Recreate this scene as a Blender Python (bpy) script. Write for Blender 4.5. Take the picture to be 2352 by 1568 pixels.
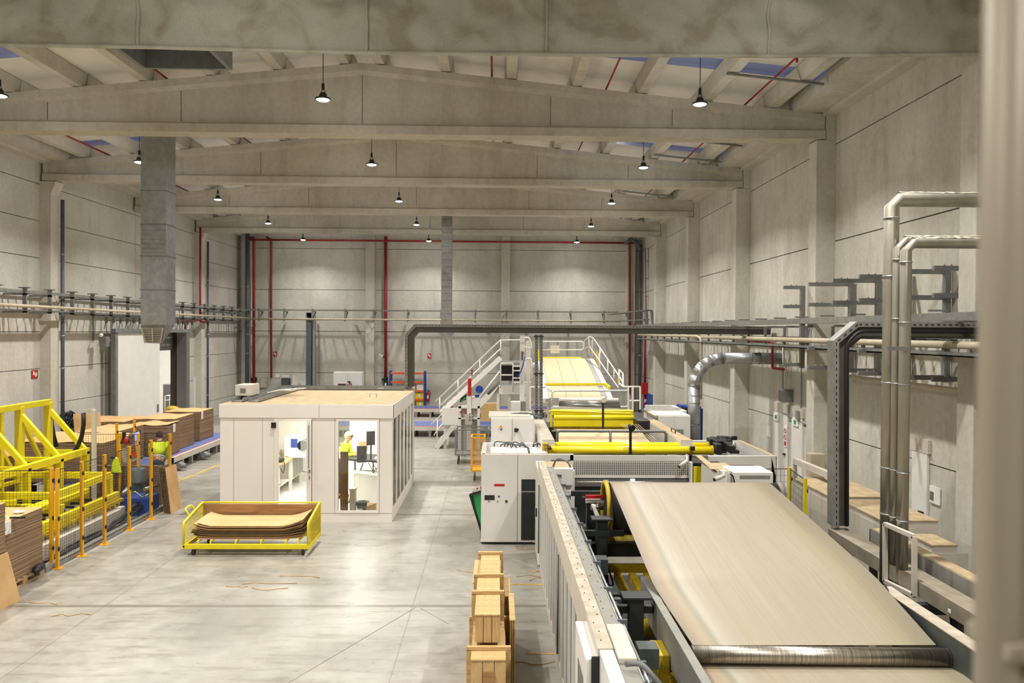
import bpy, bmesh, math, random
from mathutils import Vector, Matrix, noise
random.seed(7)
V = Vector
SC = bpy.context.scene
COL = SC.collection
for o in list(bpy.data.objects): bpy.data.objects.remove(o)
# ---------------- camera ----------------
FPX, CH = 1800.0, 4.23
YAW, PIT, ROL = 35 / 1800, 22 / 1800, 0.0065
CR = Matrix.Rotation(-YAW, 3, 'Z') @ Matrix.Rotation(math.pi / 2 - PIT, 3, 'X') @ Matrix.Rotation(ROL, 3, 'Z')
CC = V((0, 0, CH))
cd = bpy.data.cameras.new('camera'); cam = bpy.data.objects.new('camera', cd); COL.objects.link(cam)
cam.matrix_world = Matrix.Translation(CC) @ CR.to_4x4()
cd.sensor_width = 36; cd.lens = 36 * FPX / 2352; cd.clip_start = 0.05; cd.clip_end = 200
cd.dof.use_dof = True; cd.dof.focus_distance = 16; cd.dof.aperture_fstop = 3.0
SC.camera = cam
def un(px, py, ax, val):
    """point of the place seen at photo pixel px,py on the plane ax = val"""
    d = CR @ V(((px - 1176) / FPX, -(py - 784) / FPX, -1))
    i = 'XYZ'.index(ax); t = (val - CC[i]) / d[i]
    return CC + d * t
# ---------------- view, world ----------------
SC.view_settings.view_transform = 'Standard'; SC.view_settings.look = 'None'
SC.view_settings.gamma = 1; SC.view_settings.exposure = 0.0; SC.view_settings.use_curve_mapping = False
W = bpy.data.worlds.new('dusk_sky'); SC.world = W; W.use_nodes = True
W.node_tree.nodes['Background'].inputs[0].default_value = (.44, .49, .72, 1)
W.node_tree.nodes['Background'].inputs[1].default_value = 1.5
# ---------------- lamps of the hall (lights; the lamp bodies are built further down) ----------------
LAMP_X = (-9.8, -3.47, 4.03); LAMP_Y = [15.65 + 6.03 * k for k in range(-3, 5)]; LAMP_Z = 8.80
LAMP_W = 290.0; LAMP_SIDE = 30.0; LAMP_C = (1.0, .975, .93)
# ---------------- helpers ----------------
WL = {}
def wl(o): return WL[o.name] if o is not None else V((0, 0, 0))
def props(o, label=None, cat=None, group=None, kind=None):
    if label: o['label'] = label
    if cat: o['category'] = cat
    if group: o['group'] = group
    if kind: o['kind'] = kind
    return o
def thing(name, loc, label, cat, group=None):
    o = bpy.data.objects.new(name, None); COL.objects.link(o); o.empty_display_size = .1
    o.location = V(loc); WL[o.name] = V(loc)
    return props(o, label, cat, group)
class MB:
    def __init__(s): s.v = []; s.f = []; s.sm = []
    def add(s, vs, fs, sm=False):
        b = len(s.v); s.v += [V(p) for p in vs]; s.f += [tuple(i + b for i in f) for f in fs]; s.sm += [sm] * len(fs); return s
    def box(s, x0, x1, y0, y1, z0, z1):
        return s.add([(x, y, z) for x in (x0, x1) for y in (y0, y1) for z in (z0, z1)],
                     [(0, 1, 3, 2), (4, 6, 7, 5), (0, 4, 5, 1), (2, 3, 7, 6), (0, 2, 6, 4), (1, 5, 7, 3)])
    def hexa(s, b4, t4):
        return s.add(list(b4) + list(t4), [(3, 2, 1, 0), (4, 5, 6, 7), (0, 1, 5, 4), (1, 2, 6, 5), (2, 3, 7, 6), (3, 0, 4, 7)])
    def bar(s, a, b, w, h=None, up=(0, 0, 1)):
        a = V(a); b = V(b); h = h or w; d = (b - a).normalized(); u = V(up)
        if abs(d.dot(u)) > .98: u = V((0, 1, 0)) if abs(d.y) < .9 else V((1, 0, 0))
        r = d.cross(u).normalized() * (w / 2); u = r.cross(d).normalized() * (h / 2)
        q = [-r - u, r - u, r + u, -r + u]
        return s.hexa([a + k for k in q], [b + k for k in q])
    def cyl(s, a, b, r, r2=None, n=14, cap=True):
        a = V(a); b = V(b); r2 = r if r2 is None else r2; d = (b - a).normalized()
        u = V((0, 0, 1)) if abs(d.z) < .9 else V((1, 0, 0)); e = d.cross(u).normalized(); g = e.cross(d)
        c = [(math.cos(2 * math.pi * i / n), math.sin(2 * math.pi * i / n)) for i in range(n)]
        vs = [a + (e * x + g * y) * r for x, y in c] + [b + (e * x + g * y) * r2 for x, y in c]
        s.add(vs, [(i, (i + 1) % n, (i + 1) % n + n, i + n) for i in range(n)], True)
        if cap: s.add(vs, [tuple(range(n))[::-1], tuple(range(n, 2 * n))])
        return s
    def tube(s, pts, r, n=10, cap=True):
        pts = [V(p) for p in pts]; m = len(pts); rings = []; e = None
        for i, p in enumerate(pts):
            d = (pts[min(i + 1, m - 1)] - pts[max(i - 1, 0)]).normalized()
            if e is None:
                u = V((0, 0, 1)) if abs(d.z) < .9 else V((1, 0, 0)); e = d.cross(u).normalized()
            else: e = (e - d * e.dot(d)).normalized()
            g = e.cross(d); rr = r[i] if isinstance(r, (list, tuple)) else r
            rings.append([p + (e * math.cos(2 * math.pi * k / n) + g * math.sin(2 * math.pi * k / n)) * rr for k in range(n)])
        s.add([q for R_ in rings for q in R_], [(j * n + k, j * n + (k + 1) % n, (j + 1) * n + (k + 1) % n, (j + 1) * n + k) for j in range(m - 1) for k in range(n)], True)
        if cap: s.add(rings[0], [tuple(range(n))[::-1]]); s.add(rings[-1], [tuple(range(n))])
        return s
    def prism(s, poly, vec):
        n = len(poly); vec = V(vec); a = [V(p) for p in poly]
        return s.add(a + [p + vec for p in a], [tuple(range(n))[::-1], tuple(range(n, 2 * n))] + [(i, (i + 1) % n, (i + 1) % n + n, i + n) for i in range(n)])
    def lathe(s, c, prof, n=16, ax='Z'):
        c = V(c); vs = []
        for r, h in prof:
            for k in range(n):
                x, y = r * math.cos(2 * math.pi * k / n), r * math.sin(2 * math.pi * k / n)
                vs.append(c + (V((x, y, h)) if ax == 'Z' else V((h, x, y)) if ax == 'X' else V((x, h, y))))
        m = len(prof)
        return s.add(vs, [(j * n + k, j * n + (k + 1) % n, (j + 1) * n + (k + 1) % n, (j + 1) * n + k) for j in range(m - 1) for k in range(n)], True)
    def ball(s, c, r, n=12, m=8):
        r = V((r, r, r)) if not hasattr(r, '__len__') else V(r); c = V(c)
        vs = [c + V((r.x * math.sin(math.pi * j / m) * math.cos(2 * math.pi * k / n), r.y * math.sin(math.pi * j / m) * math.sin(2 * math.pi * k / n), r.z * math.cos(math.pi * j / m))) for j in range(m + 1) for k in range(n)]
        return s.add(vs, [(j * n + k, (j + 1) * n + k, (j + 1) * n + (k + 1) % n, j * n + (k + 1) % n) for j in range(m) for k in range(n)], True)
    def grid(s, fn, nu, nv, sm=True):
        vs = [fn(i / nu, j / nv) for i in range(nu + 1) for j in range(nv + 1)]; k = nv + 1
        return s.add(vs, [(i * k + j, (i + 1) * k + j, (i + 1) * k + j + 1, i * k + j + 1) for i in range(nu) for j in range(nv)], sm)
    def build(s, name, mat, parent=None, bevel=0, **kw):
        vs = s.v; lo = V([min(p[i] for p in vs) for i in range(3)]); hi = V([max(p[i] for p in vs) for i in range(3)])
        o0 = V(((lo.x + hi.x) / 2, (lo.y + hi.y) / 2, lo.z))
        me = bpy.data.meshes.new(name); me.from_pydata([p - o0 for p in vs], [], s.f); me.validate()
        if len(me.polygons) == len(s.sm): me.polygons.foreach_set('use_smooth', s.sm)
        bm = bmesh.new(); bm.from_mesh(me); bmesh.ops.remove_doubles(bm, verts=bm.verts, dist=1e-5); bmesh.ops.recalc_face_normals(bm, faces=bm.faces); bm.to_mesh(me); bm.free()
        me.materials.append(mat); o = bpy.data.objects.new(name, me); COL.objects.link(o)
        o.parent = parent; o.location = o0 - wl(parent); WL[o.name] = o0
        if bevel:
            b = o.modifiers.new('bevel', 'BEVEL'); b.width = bevel; b.segments = 2; b.limit_method = 'ANGLE'
        return props(o, **kw)
def struct(name, mb, mat, **k): return mb.build(name, mat, None, kind='structure', **k)
def B(*a): return MB().box(*a)
def dup(o, off=(0, 0, 0), label=None, group=None, rotz=0, par=None):
    c = o.copy(); COL.objects.link(c); c.parent = par
    if par is None:
        c.location = o.location + V(off); c.rotation_euler.z += rotz
        if label: c['label'] = label
        if group: c['group'] = group
    WL[c.name] = wl(o) + V(off)
    for ch in list(o.children): dup(ch, off, par=c)
    return c
# ---------------- materials ----------------
def S(r, g, b):
    f = lambda c: (c / 255 / 12.92) if c / 255 <= .04045 else ((c / 255 + .055) / 1.055) ** 2.4
    return (f(r), f(g), f(b), 1)
def nt(name):
    m = bpy.data.materials.new(name); m.use_nodes = True; t = m.node_tree; return m, t, t.nodes['Principled BSDF']
def N(t, typ, **k):
    n = t.nodes.new(typ)
    for a, b in k.items():
        if a.startswith('i_'): n.inputs[a[2:].replace('_', ' ')].default_value = b
        else: setattr(n, a, b)
    return n
def ramp(t, fac, stops):
    r = N(t, 'ShaderNodeValToRGB'); e = r.color_ramp.elements
    e[0].position, e[0].color = stops[0]; e[1].position, e[1].color = stops[-1]
    for p, c in stops[1:-1]:
        q = e.new(p); q.color = c
    t.links.new(fac, r.inputs[0]); return r.outputs[0]
def mixc(t, fac, a, b, mode='MIX'):
    m = N(t, 'ShaderNodeMix', data_type='RGBA', blend_type=mode)
    for k, v in ((0, fac), (6, a), (7, b)):
        if hasattr(v, 'links') or hasattr(v, 'is_linked'): t.links.new(v, m.inputs[k])
        else: m.inputs[k].default_value = v
    return m.outputs[2]
def mat(name, col, rough=.5, metal=0, var=.08, scale=4, bump=0, bscale=30, stretch=(1, 1, 1), col2=None, spec=.5, coat=0):
    m, t, p = nt(name)
    tc = N(t, 'ShaderNodeTexCoord'); mp = N(t, 'ShaderNodeMapping'); mp.inputs['Scale'].default_value = stretch
    t.links.new(tc.outputs['Object'], mp.inputs[0])
    n = N(t, 'ShaderNodeTexNoise'); n.inputs['Scale'].default_value = scale; n.inputs['Detail'].default_value = 6; t.links.new(mp.outputs[0], n.inputs[0])
    c2 = col2 or tuple(max(0, c * (1 - var * 2.2)) for c in col[:3]) + (1,)
    t.links.new(ramp(t, n.outputs[0], [(.35, c2), (.65, col)]), p.inputs['Base Color'])
    p.inputs['Roughness'].default_value = rough; p.inputs['Metallic'].default_value = metal
    p.inputs['Specular IOR Level'].default_value = spec; p.inputs['Coat Weight'].default_value = coat
    if bump:
        n2 = N(t, 'ShaderNodeTexNoise'); n2.inputs['Scale'].default_value = bscale; n2.inputs['Detail'].default_value = 4; t.links.new(mp.outputs[0], n2.inputs[0])
        bp = N(t, 'ShaderNodeBump'); bp.inputs['Strength'].default_value = bump; bp.inputs['Distance'].default_value = .01
        t.links.new(n2.outputs[0], bp.inputs['Height']); t.links.new(bp.outputs[0], p.inputs['Normal'])
    return m
def emis(name, col, s):
    m, t, p = nt(name); p.inputs['Emission Color'].default_value = col; p.inputs['Emission Strength'].default_value = s; p.inputs['Base Color'].default_value = col; return m
def concrete(name, base, dark, stain, bands=0):
    m, t, p = nt(name); g = N(t, 'ShaderNodeNewGeometry'); L = t.links.new
    n1 = N(t, 'ShaderNodeTexNoise', i_Scale=.55, i_Detail=8.0, i_Roughness=.6); n2 = N(t, 'ShaderNodeTexNoise', i_Scale=9.0, i_Detail=6.0, i_Roughness=.7)
    mp = N(t, 'ShaderNodeMapping'); mp.inputs['Scale'].default_value = (1.3, 1.3, .25); L(g.outputs['Position'], mp.inputs[0])
    n3 = N(t, 'ShaderNodeTexNoise', i_Scale=2.2, i_Detail=5.0, i_Roughness=.6); L(mp.outputs[0], n3.inputs[0])
    L(g.outputs['Position'], n1.inputs[0]); L(g.outputs['Position'], n2.inputs[0])
    c = ramp(t, n1.outputs[0], [(.35, dark), (.62, base)])
    c = mixc(t, ramp(t, n3.outputs[0], [(.5, (0, 0, 0, 1)), (.75, (.55, .55, .55, 1))]), c, stain)
    c = mixc(t, .2, c, ramp(t, n2.outputs[0], [(.3, (.25, .25, .25, 1)), (.7, (.78, .78, .78, 1))]), 'OVERLAY')
    L(c, p.inputs['Base Color']); p.inputs['Roughness'].default_value = .85; p.inputs['Specular IOR Level'].default_value = .25
    n4 = N(t, 'ShaderNodeTexNoise', i_Scale=40.0, i_Detail=3.0); L(g.outputs['Position'], n4.inputs[0])
    bp = N(t, 'ShaderNodeBump'); bp.inputs['Strength'].default_value = .25; bp.inputs['Distance'].default_value = .01
    L(n4.outputs[0], bp.inputs['Height']); L(bp.outputs[0], p.inputs['Normal']); return m
def G(v): return (v, v, v, 1)
M = {}
M['wall'] = concrete('precast concrete', S(200, 197, 188), S(184, 180, 170), S(172, 166, 153))
M['wall_old'] = concrete('stained precast concrete', S(202, 198, 187), S(184, 179, 166), S(158, 149, 131))
M['beam'] = concrete('beam concrete', S(192, 187, 174), S(178, 171, 156), S(154, 145, 126))
M['col'] = concrete('column concrete', S(200, 196, 184), S(184, 178, 165), S(164, 156, 140))
M['joint'] = mat('joint shadow gap', S(70, 62, 52), .9)
M['rust'] = mat('rusty sealant joint', S(120, 70, 50), .9)
M['white'] = mat('white powder coat', S(228, 224, 218), .38, var=.03, scale=2)
M['offwhite'] = mat('dusty off white paint', S(200, 192, 178), .45, var=.06, scale=3)
M['dust'] = mat('cardboard dust', S(180, 161, 126), .95, var=.10, scale=5, bump=.3, bscale=60, col2=S(158, 138, 108))
M['dustgrey'] = mat('dust covered white sheet', S(182, 174, 158), .8, var=.1, scale=6, col2=S(160, 148, 128))
M['galv'] = mat('galvanised steel', S(170, 172, 172), .42, .75, var=.1, scale=6)
M['galvd'] = mat('dull galvanised steel', S(138, 140, 138), .55, .5, var=.1, scale=6)
M['tray'] = mat('cable tray steel', S(140, 140, 134), .55, .35, var=.1, scale=8)
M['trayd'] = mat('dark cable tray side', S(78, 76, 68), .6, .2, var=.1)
M['chrome'] = mat('polished chrome', S(205, 200, 190), .34, 1, var=.3, scale=9, stretch=(5, .01, .01), col2=S(140, 130, 116))
M['steel'] = mat('machined steel', S(165, 165, 162), .3, .9)
M['yellow'] = mat('machine yellow paint', S(228, 208, 22), .38, var=.05)
M['yellow2'] = mat('roller yellow paint', S(245, 222, 30), .32, var=.03)
M['yold'] = mat('grimy yellow paint', S(196, 166, 26), .5, var=.14, scale=9)
M['orange'] = mat('orange post paint', S(224, 162, 26), .45, var=.05)
M['black'] = mat('black plastic', S(24, 24, 25), .5)
M['dark'] = mat('dark machine paint', S(36, 42, 41), .5, var=.15)
M['greygreen'] = mat('grey green machine paint', S(76, 84, 82), .5, var=.12)
M['grey'] = mat('grey paint', S(112, 112, 110), .5)
M['midgrey'] = mat('mid grey panel', S(140, 138, 130), .55, var=.08)
M['red'] = mat('sprinkler red', S(150, 34, 30), .45)
M['redb'] = mat('bright red', S(190, 24, 22), .4)
M['blue'] = mat('blue paint', S(28, 66, 150), .45)
M['bluebelt'] = mat('blue modular belt', S(84, 96, 146), .6, var=.12, scale=30)
M['bluegrey'] = mat('blue grey downpipe', S(88, 93, 102), .5)
M['pipe'] = mat('beige conduit pipe', S(190, 178, 152), .5)
M['green'] = mat('green plastic', S(40, 150, 80), .5)
M['paper'] = mat('white paper', S(240, 238, 232), .8)
M['rubberdark'] = mat('dark drum rubber', S(44, 38, 34), .5)
M['brown'] = mat('brown kraft board', S(122, 84, 50), .8)
M['duststeel'] = mat('dusty brown steel', S(146, 136, 118), .8, var=.12, scale=5)
M['rubber'] = mat('rubber tyre', S(60, 40, 40), .7)
M['belt'] = None
def wood(name, a, b, sc=3, ax=(1, 1, 12)):
    m, t, p = nt(name); L = t.links.new; tc = N(t, 'ShaderNodeTexCoord'); mp = N(t, 'ShaderNodeMapping'); mp.inputs['Scale'].default_value = ax; L(tc.outputs['Object'], mp.inputs[0])
    n = N(t, 'ShaderNodeTexNoise', i_Scale=float(sc), i_Detail=6.0, i_Distortion=1.2); L(mp.outputs[0], n.inputs[0])
    L(ramp(t, n.outputs[0], [(.35, a), (.65, b)]), p.inputs['Base Color']); p.inputs['Roughness'].default_value = .65; return m
M['crate'] = wood('pine crate board', S(178, 144, 94), S(206, 174, 124), 3, (6, 6, 1))
M['crateh'] = wood('pine crate batten', S(172, 138, 88), S(198, 166, 114), 3, (1, 8, 8))
M['ply'] = wood('plywood', S(146, 104, 62), S(176, 132, 84), 1.5, (1, 1, 7))
M['pallet'] = wood('pallet wood', S(150, 120, 84), S(186, 156, 114), 3, (6, 6, 1))
def card(name, a, b, lines=0):
    m, t, p = nt(name); L = t.links.new; tc = N(t, 'ShaderNodeTexCoord')
    n = N(t, 'ShaderNodeTexNoise', i_Scale=2.5, i_Detail=5.0); L(tc.outputs['Object'], n.inputs[0])
    c = ramp(t, n.outputs[0], [(.35, a), (.65, b)])
    if lines:
        sx = N(t, 'ShaderNodeSeparateXYZ'); L(tc.outputs['Object'], sx.inputs[0])
        n1 = N(t, 'ShaderNodeTexNoise', noise_dimensions='1D', i_Scale=float(lines), i_Detail=3.0, i_Roughness=.8)
        ad = N(t, 'ShaderNodeMath', operation='MULTIPLY_ADD'); L(n.outputs[0], ad.inputs[0]); ad.inputs[1].default_value = .02; L(sx.outputs[2], ad.inputs[2]); L(ad.outputs[0], n1.inputs['W'])
        c = mixc(t, ramp(t, n1.outputs[0], [(.42, G(0)), (.58, G(1))]), c, tuple(x * .42 for x in a[:3]) + (1,))
    L(c, p.inputs['Base Color']); p.inputs['Roughness'].default_value = .85; p.inputs['Specular IOR Level'].default_value = .2; return m
M['card'] = card('cardboard face', S(186, 148, 102), S(200, 164, 116))
M['edge'] = card('stacked cardboard edges', S(150, 122, 94), S(164, 136, 106), 42)
M['cardb'] = card('bright cardboard sheet', S(188, 152, 106), S(200, 166, 120))
def glass(name, tint=(.9, .95, .92, 1), f=.12, rough=.05, trans=None):
    m, t, p = nt(name); out = t.nodes['Material Output']; tr = N(t, 'ShaderNodeBsdfTransparent'); tr.inputs[0].default_value = tint
    g = N(t, 'ShaderNodeBsdfGlossy'); g.inputs['Roughness'].default_value = rough; mx = N(t, 'ShaderNodeMixShader'); fr = N(t, 'ShaderNodeFresnel', i_IOR=1.5 if f >= 0 else 1.12)
    ad = N(t, 'ShaderNodeMath', operation='MULTIPLY_ADD'); ad.inputs[1].default_value = 1; ad.inputs[2].default_value = f; t.links.new(fr.outputs[0], ad.inputs[0])
    t.links.new(ad.outputs[0], mx.inputs[0]); t.links.new(tr.outputs[0], mx.inputs[1]); t.links.new(g.outputs[0], mx.inputs[2]); t.links.new(mx.outputs[0], out.inputs[0]); t.nodes.remove(p); return m
M['glass'] = glass('clear glazing', (.93, .96, .94, 1), .02)
M['sideglass'] = glass('side glazing', (.95, .96, .94, 1), -.03)
M['perspex'] = glass('scratched perspex guard', (.72, .75, .72, 1), .06, .2)
M['skylight'] = glass('rooflight sheet', (.8, .85, 1, 1), .0, .4)
M['smoke'] = glass('smoked door glass', (.38, .4, .4, 1), .05)
# text as real lettering
def text(s, name, loc, size, mt, parent, rot=(math.pi / 2, 0, 0), ext=.001, align='CENTER'):
    cu = bpy.data.curves.new(name, 'FONT'); cu.body = s; cu.size = size; cu.extrude = ext; cu.align_x = align; cu.align_y = 'CENTER'
    o = bpy.data.objects.new(name, cu); COL.objects.link(o); cu.materials.append(mt)
    dg = bpy.context.evaluated_depsgraph_get(); me = bpy.data.meshes.new_from_object(o.evaluated_get(dg)); bpy.data.objects.remove(o)
    me.materials.clear(); me.materials.append(mt)
    o = bpy.data.objects.new(name, me); COL.objects.link(o); o.parent = parent; o.location = V(loc) - wl(parent); o.rotation_euler = rot; WL[o.name] = V(loc); return o
# =================== THE HALL ===================
XL, XR, YB, YF = -13.78, 7.75, 42.2, -8.0
BS = 6.03; BY0 = 0.0
PX_L, PX_R = -13.45, 7.30       # inner faces of columns
RX = (-13.7 + 7.5) / 2
def roofz(x): return 9.27 + (10.30 - 9.27) * (1 - abs(x - RX) / 10.6)
# floor
m, t, p = nt('polished concrete floor'); L = t.links.new
g = N(t, 'ShaderNodeNewGeometry'); sx = N(t, 'ShaderNodeSeparateXYZ'); L(g.outputs['Position'], sx.inputs[0])
n1 = N(t, 'ShaderNodeTexNoise', i_Scale=.35, i_Detail=9.0, i_Roughness=.62, i_Distortion=.6); L(g.outputs['Position'], n1.inputs[0])
n2 = N(t, 'ShaderNodeTexNoise', i_Scale=3.0, i_Detail=8.0, i_Roughness=.7); L(g.outputs['Position'], n2.inputs[0])
mp = N(t, 'ShaderNodeMapping'); mp.inputs['Scale'].default_value = (.5, 3, 1); mp.inputs['Rotation'].default_value = (0, 0, .3); L(g.outputs['Position'], mp.inputs[0])
n3 = N(t, 'ShaderNodeTexNoise', i_Scale=2.0, i_Detail=6.0, i_Roughness=.75); L(mp.outputs[0], n3.inputs[0])
c = ramp(t, n1.outputs[0], [(.32, S(122, 118, 108)), (.5, S(148, 144, 134)), (.68, S(164, 160, 150))])
c = mixc(t, ramp(t, n3.outputs[0], [(.5, G(0)), (.7, G(.7))]), c, S(112, 104, 90))
c = mixc(t, .3, c, ramp(t, n2.outputs[0], [(.3, G(.3)), (.7, G(.72))]), 'OVERLAY')
def line(axis, pos, w, period=None):
    s = N(t, 'ShaderNodeMath', operation='SUBTRACT'); L(sx.outputs[axis], s.inputs[0]); s.inputs[1].default_value = pos; o = s.outputs[0]
    if period:
        q = N(t, 'ShaderNodeMath', operation='PINGPONG'); L(o, q.inputs[0]); q.inputs[1].default_value = period / 2; o = q.outputs[0]
    else:
        q = N(t, 'ShaderNodeMath', operation='ABSOLUTE'); L(o, q.inputs[0]); o = q.outputs[0]
    l = N(t, 'ShaderNodeMath', operation='LESS_THAN'); L(o, l.inputs[0]); l.inputs[1].default_value = w; return l.outputs[0]
for ax_, pos, w, per, cc, k in ((0, -1.27, .007, 4.7, S(110, 104, 92), .8), (1, 12.05, .06, 6.03, S(104, 98, 84), .6), (1, 12.05, .008, 6.03, S(80, 74, 64), .8)):
    mm = N(t, 'ShaderNodeMath', operation='MULTIPLY'); L(line(ax_, pos, w, per), mm.inputs[0]); mm.inputs[1].default_value = k; c = mixc(t, mm.outputs[0], c, cc)
L(c, p.inputs['Base Color'])
L(ramp(t, n2.outputs[0], [(.3, G(.24)), (.7, G(.42))]), p.inputs['Roughness']); p.inputs['Specular IOR Level'].default_value = .5
n4 = N(t, 'ShaderNodeTexNoise', i_Scale=1.6, i_Detail=3.0); L(g.outputs['Position'], n4.inputs[0]); bp = N(t, 'ShaderNodeBump'); bp.inputs['Strength'].default_value = .12; bp.inputs['Distance'].default_value = .02; L(n4.outputs[0], bp.inputs['Height']); L(bp.outputs[0], p.inputs['Normal'])
struct('floor', B(XL - .3, XR + .3, YF, YB + .3, -.2, 0), m)
# walls made of precast panels with shadow gaps
def panels(lo, hi, zs, mk, gap=.012):
    mb = MB()
    for (a, b) in lo:
        for z0, z1 in zip(zs, zs[1:]): mk(mb, a, b, z0 + gap, z1 - gap)
    return mb
ZR = [0.0, 1.92, 4.14, 6.36, 8.58, 9.55]
ZLF = [0.0, .81, 1.92, 3.03, 4.14, 5.25, 6.36, 7.47, 8.58, 9.55]
ys = [YF] + [BS * k for k in range(0, 7)] + [YB]
mb = panels([(a + .01, b - .01) for a, b in zip(ys, ys[1:])], None, ZR, lambda q, a, b, z0, z1: q.box(XR, XR + .14, a, b, z0, z1))
struct('wall_right', mb, M['wall_old'])
struct('wall_right_backing', B(XR + .03, XR + .3, YF, YB + .3, 0, 10), M['joint'])
# left wall has the doorway 29.4..35.9, z 0..4.15
DY0, DY1, DZ = 30.5, 34.1, 4.18
mb = MB()
for a, b in zip(ys, ys[1:]):
    for z0, z1 in zip(ZLF, ZLF[1:]):
        segs = [(a, b)]
        if z1 <= 4.2: segs = [(u, v) for u, v in ((a, min(b, DY0)), (max(a, DY1), b)) if v - u > .05 and not (u >= DY0 and v <= DY1)]
        for u, v in segs: mb.box(XL - .14, XL, u + .01, v - .01, z0 + .01, z1 - .01)
struct('wall_left', mb, M['wall'])
struct('wall_left_backing', MB().box(XL - .3, XL - .03, YF, DY0, 0, 10).box(XL - .3, XL - .03, DY1, YB + .3, 0, 10).box(XL - .3, XL - .03, DY0, DY1, DZ, 10), M['joint'])
xs = [XL, -6.75, .45, XR]
mb = panels([(a + .01, b - .01) for a, b in zip(xs, xs[1:])], None, [0, 1.98, 4.2, 6.42, 8.62, 10.6], lambda q, a, b, z0, z1: q.box(a, b, YB, YB + .15, z0, z1))
struct('wall_back', mb, M['wall'])
struct('wall_back_backing', B(XL, XR, YB + .04, YB + .3, 0, 10.8), M['joint'])
struct('wall_front', B(XL, XR, YF - .2, YF, 0, 10.8), M['wall'])
# roof sheets with rooflights
SKY = [(x, k) for k in range(2, 8) for x in (-11.6, -10.0, 3.6, 5.15, 6.5)]
def roof():
    mb = MB(); off = .34
    xs_ = sorted([XL - .3, RX, XR + .3] + [RX + s_ * (.4 + 1.5 * i) for i in range(7) for s_ in (-1, 1)])
    sk = MB(); yy = [YF] + [BS * k for k in range(0, 8)]
    for a, b in zip(xs_, xs_[1:]):
        for y0, y1 in zip(yy, yy[1:]):
            mid = (a + b) / 2; lit = (2.3 < mid < 7.3 or -12.6 < mid < -9.0) and y0 > 0
            s0, s1 = (5.25, 5.85) if 17 < y0 < 20 else (2.3, 3.0) if y0 > 35 else (4.1, 4.75)
            cuts = [y0, y0 + s0, y0 + s1, y1] if lit else [y0, y1]
            for i, (c0, c1) in enumerate(zip(cuts, cuts[1:])):
                q = sk if (lit and i == 1) else mb
                z0, z1 = roofz(a) + off, roofz(b) + off
                q.hexa([(a, c0, z0), (b, c0, z1), (b, c1, z1), (a, c1, z0)], [(a, c0, z0 + .08), (b, c0, z1 + .08), (b, c1, z1 + .08), (a, c1, z0 + .08)])
    return mb, sk
mb, sk = roof()
M['roof'] = mat('white roof lining', S(228, 224, 216), .75, var=.05, scale=1.5)
struct('ceiling', mb, M['roof']); struct('window_1', sk, M['skylight'])
# purlins
k = 0
for s_ in (-1, 1):
    for i in range(7):
        x = RX + s_ * (.4 + 1.5 * i)
        for n_ in range(1, 7):
            y0, y1 = BS * n_ + .02, BS * (n_ + 1) - .02; k += 1; z = roofz(x)
            q = MB().prism([(x - .11, y0, z + .02), (x + .11, y0, z + .02), (x + .16, y0, z + .34), (x - .16, y0, z + .34)], (0, y1 - y0, 0))
            struct('roof_purlin', q, M['col'])
for n_ in range(1, 7):
    for sgn, xa, xb in ((1, 6.75, XR), (-1, XL, -12.95)):
        struct('gutter_beam', MB().box(xa, xb, BS * n_ + .02, BS * (n_ + 1) - .02, 9.30, 9.62).box(xa if sgn < 0 else xb - .3, xb if sgn > 0 else xa + .3, BS * n_ + .02, BS * (n_ + 1) - .02, 9.22, 9.32), M['col'])
# gabled I beams
words = {1: 'that carries the hanging canvas', 2: 'behind the canvas curtain', 3: 'nearest whole one in view, behind the first lamps', 4: 'second whole one, its left end on the left wall column', 5: 'third whole one, crossing behind the second lamp row', 6: 'farthest one, just before the back wall'}
def ibeam(n_):
    y = BS * n_; xa, xb = -13.7, 7.5; zb = 8.69
    q = MB()
    def ring(x, hw_b=.24, hw_w=.09, hw_t=.2):
        zt = roofz(x); hb = .19; ht = .16
        e = abs(x - RX) > 10.2
        ww = .19 if e else hw_w
        pr = [(-hw_b, zb), (hw_b, zb), (hw_b, zb + hb), (ww, zb + hb + .07), (ww, zt - ht - .08), (hw_t, zt - ht), (hw_t, zt), (-hw_t, zt), (-hw_t, zt - ht), (-ww, zt - ht - .08), (-ww, zb + hb + .07), (-hw_b, zb + hb)]
        return [(x, y + a, z) for a, z in pr]
    st = [xa, xa + .5, xa + 1.2, xa + 4.4, RX, xb - 4.4, xb - 1.2, xb - .5, xb]
    vs = []; fs = []
    for i, x in enumerate(st):
        vs += ring(x)
        if i: fs += [(12 * (i - 1) + j, 12 * (i - 1) + (j + 1) % 12, 12 * i + (j + 1) % 12, 12 * i + j) for j in range(12)]
    fs += [tuple(range(12))[::-1], tuple(12 * (len(st) - 1) + j for j in range(12))]
    q.add(vs, fs)
    o = q.build('roof_beam', M['beam'], None); props(o, 'long gabled concrete roof beam ' + words[n_], 'beam')
    if n_ >= 3:
        jb = MB()
        for x in (-10.2, -7.2, RX, 1.2, 4.0): jb.box(x - .006, x + .006, y - .093, y - .088, zb + .27, roofz(x) - .25)
        jb.build('formwork_seam', M['joint'], o)
for n_ in range(1, 7): ibeam(n_)
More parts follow.
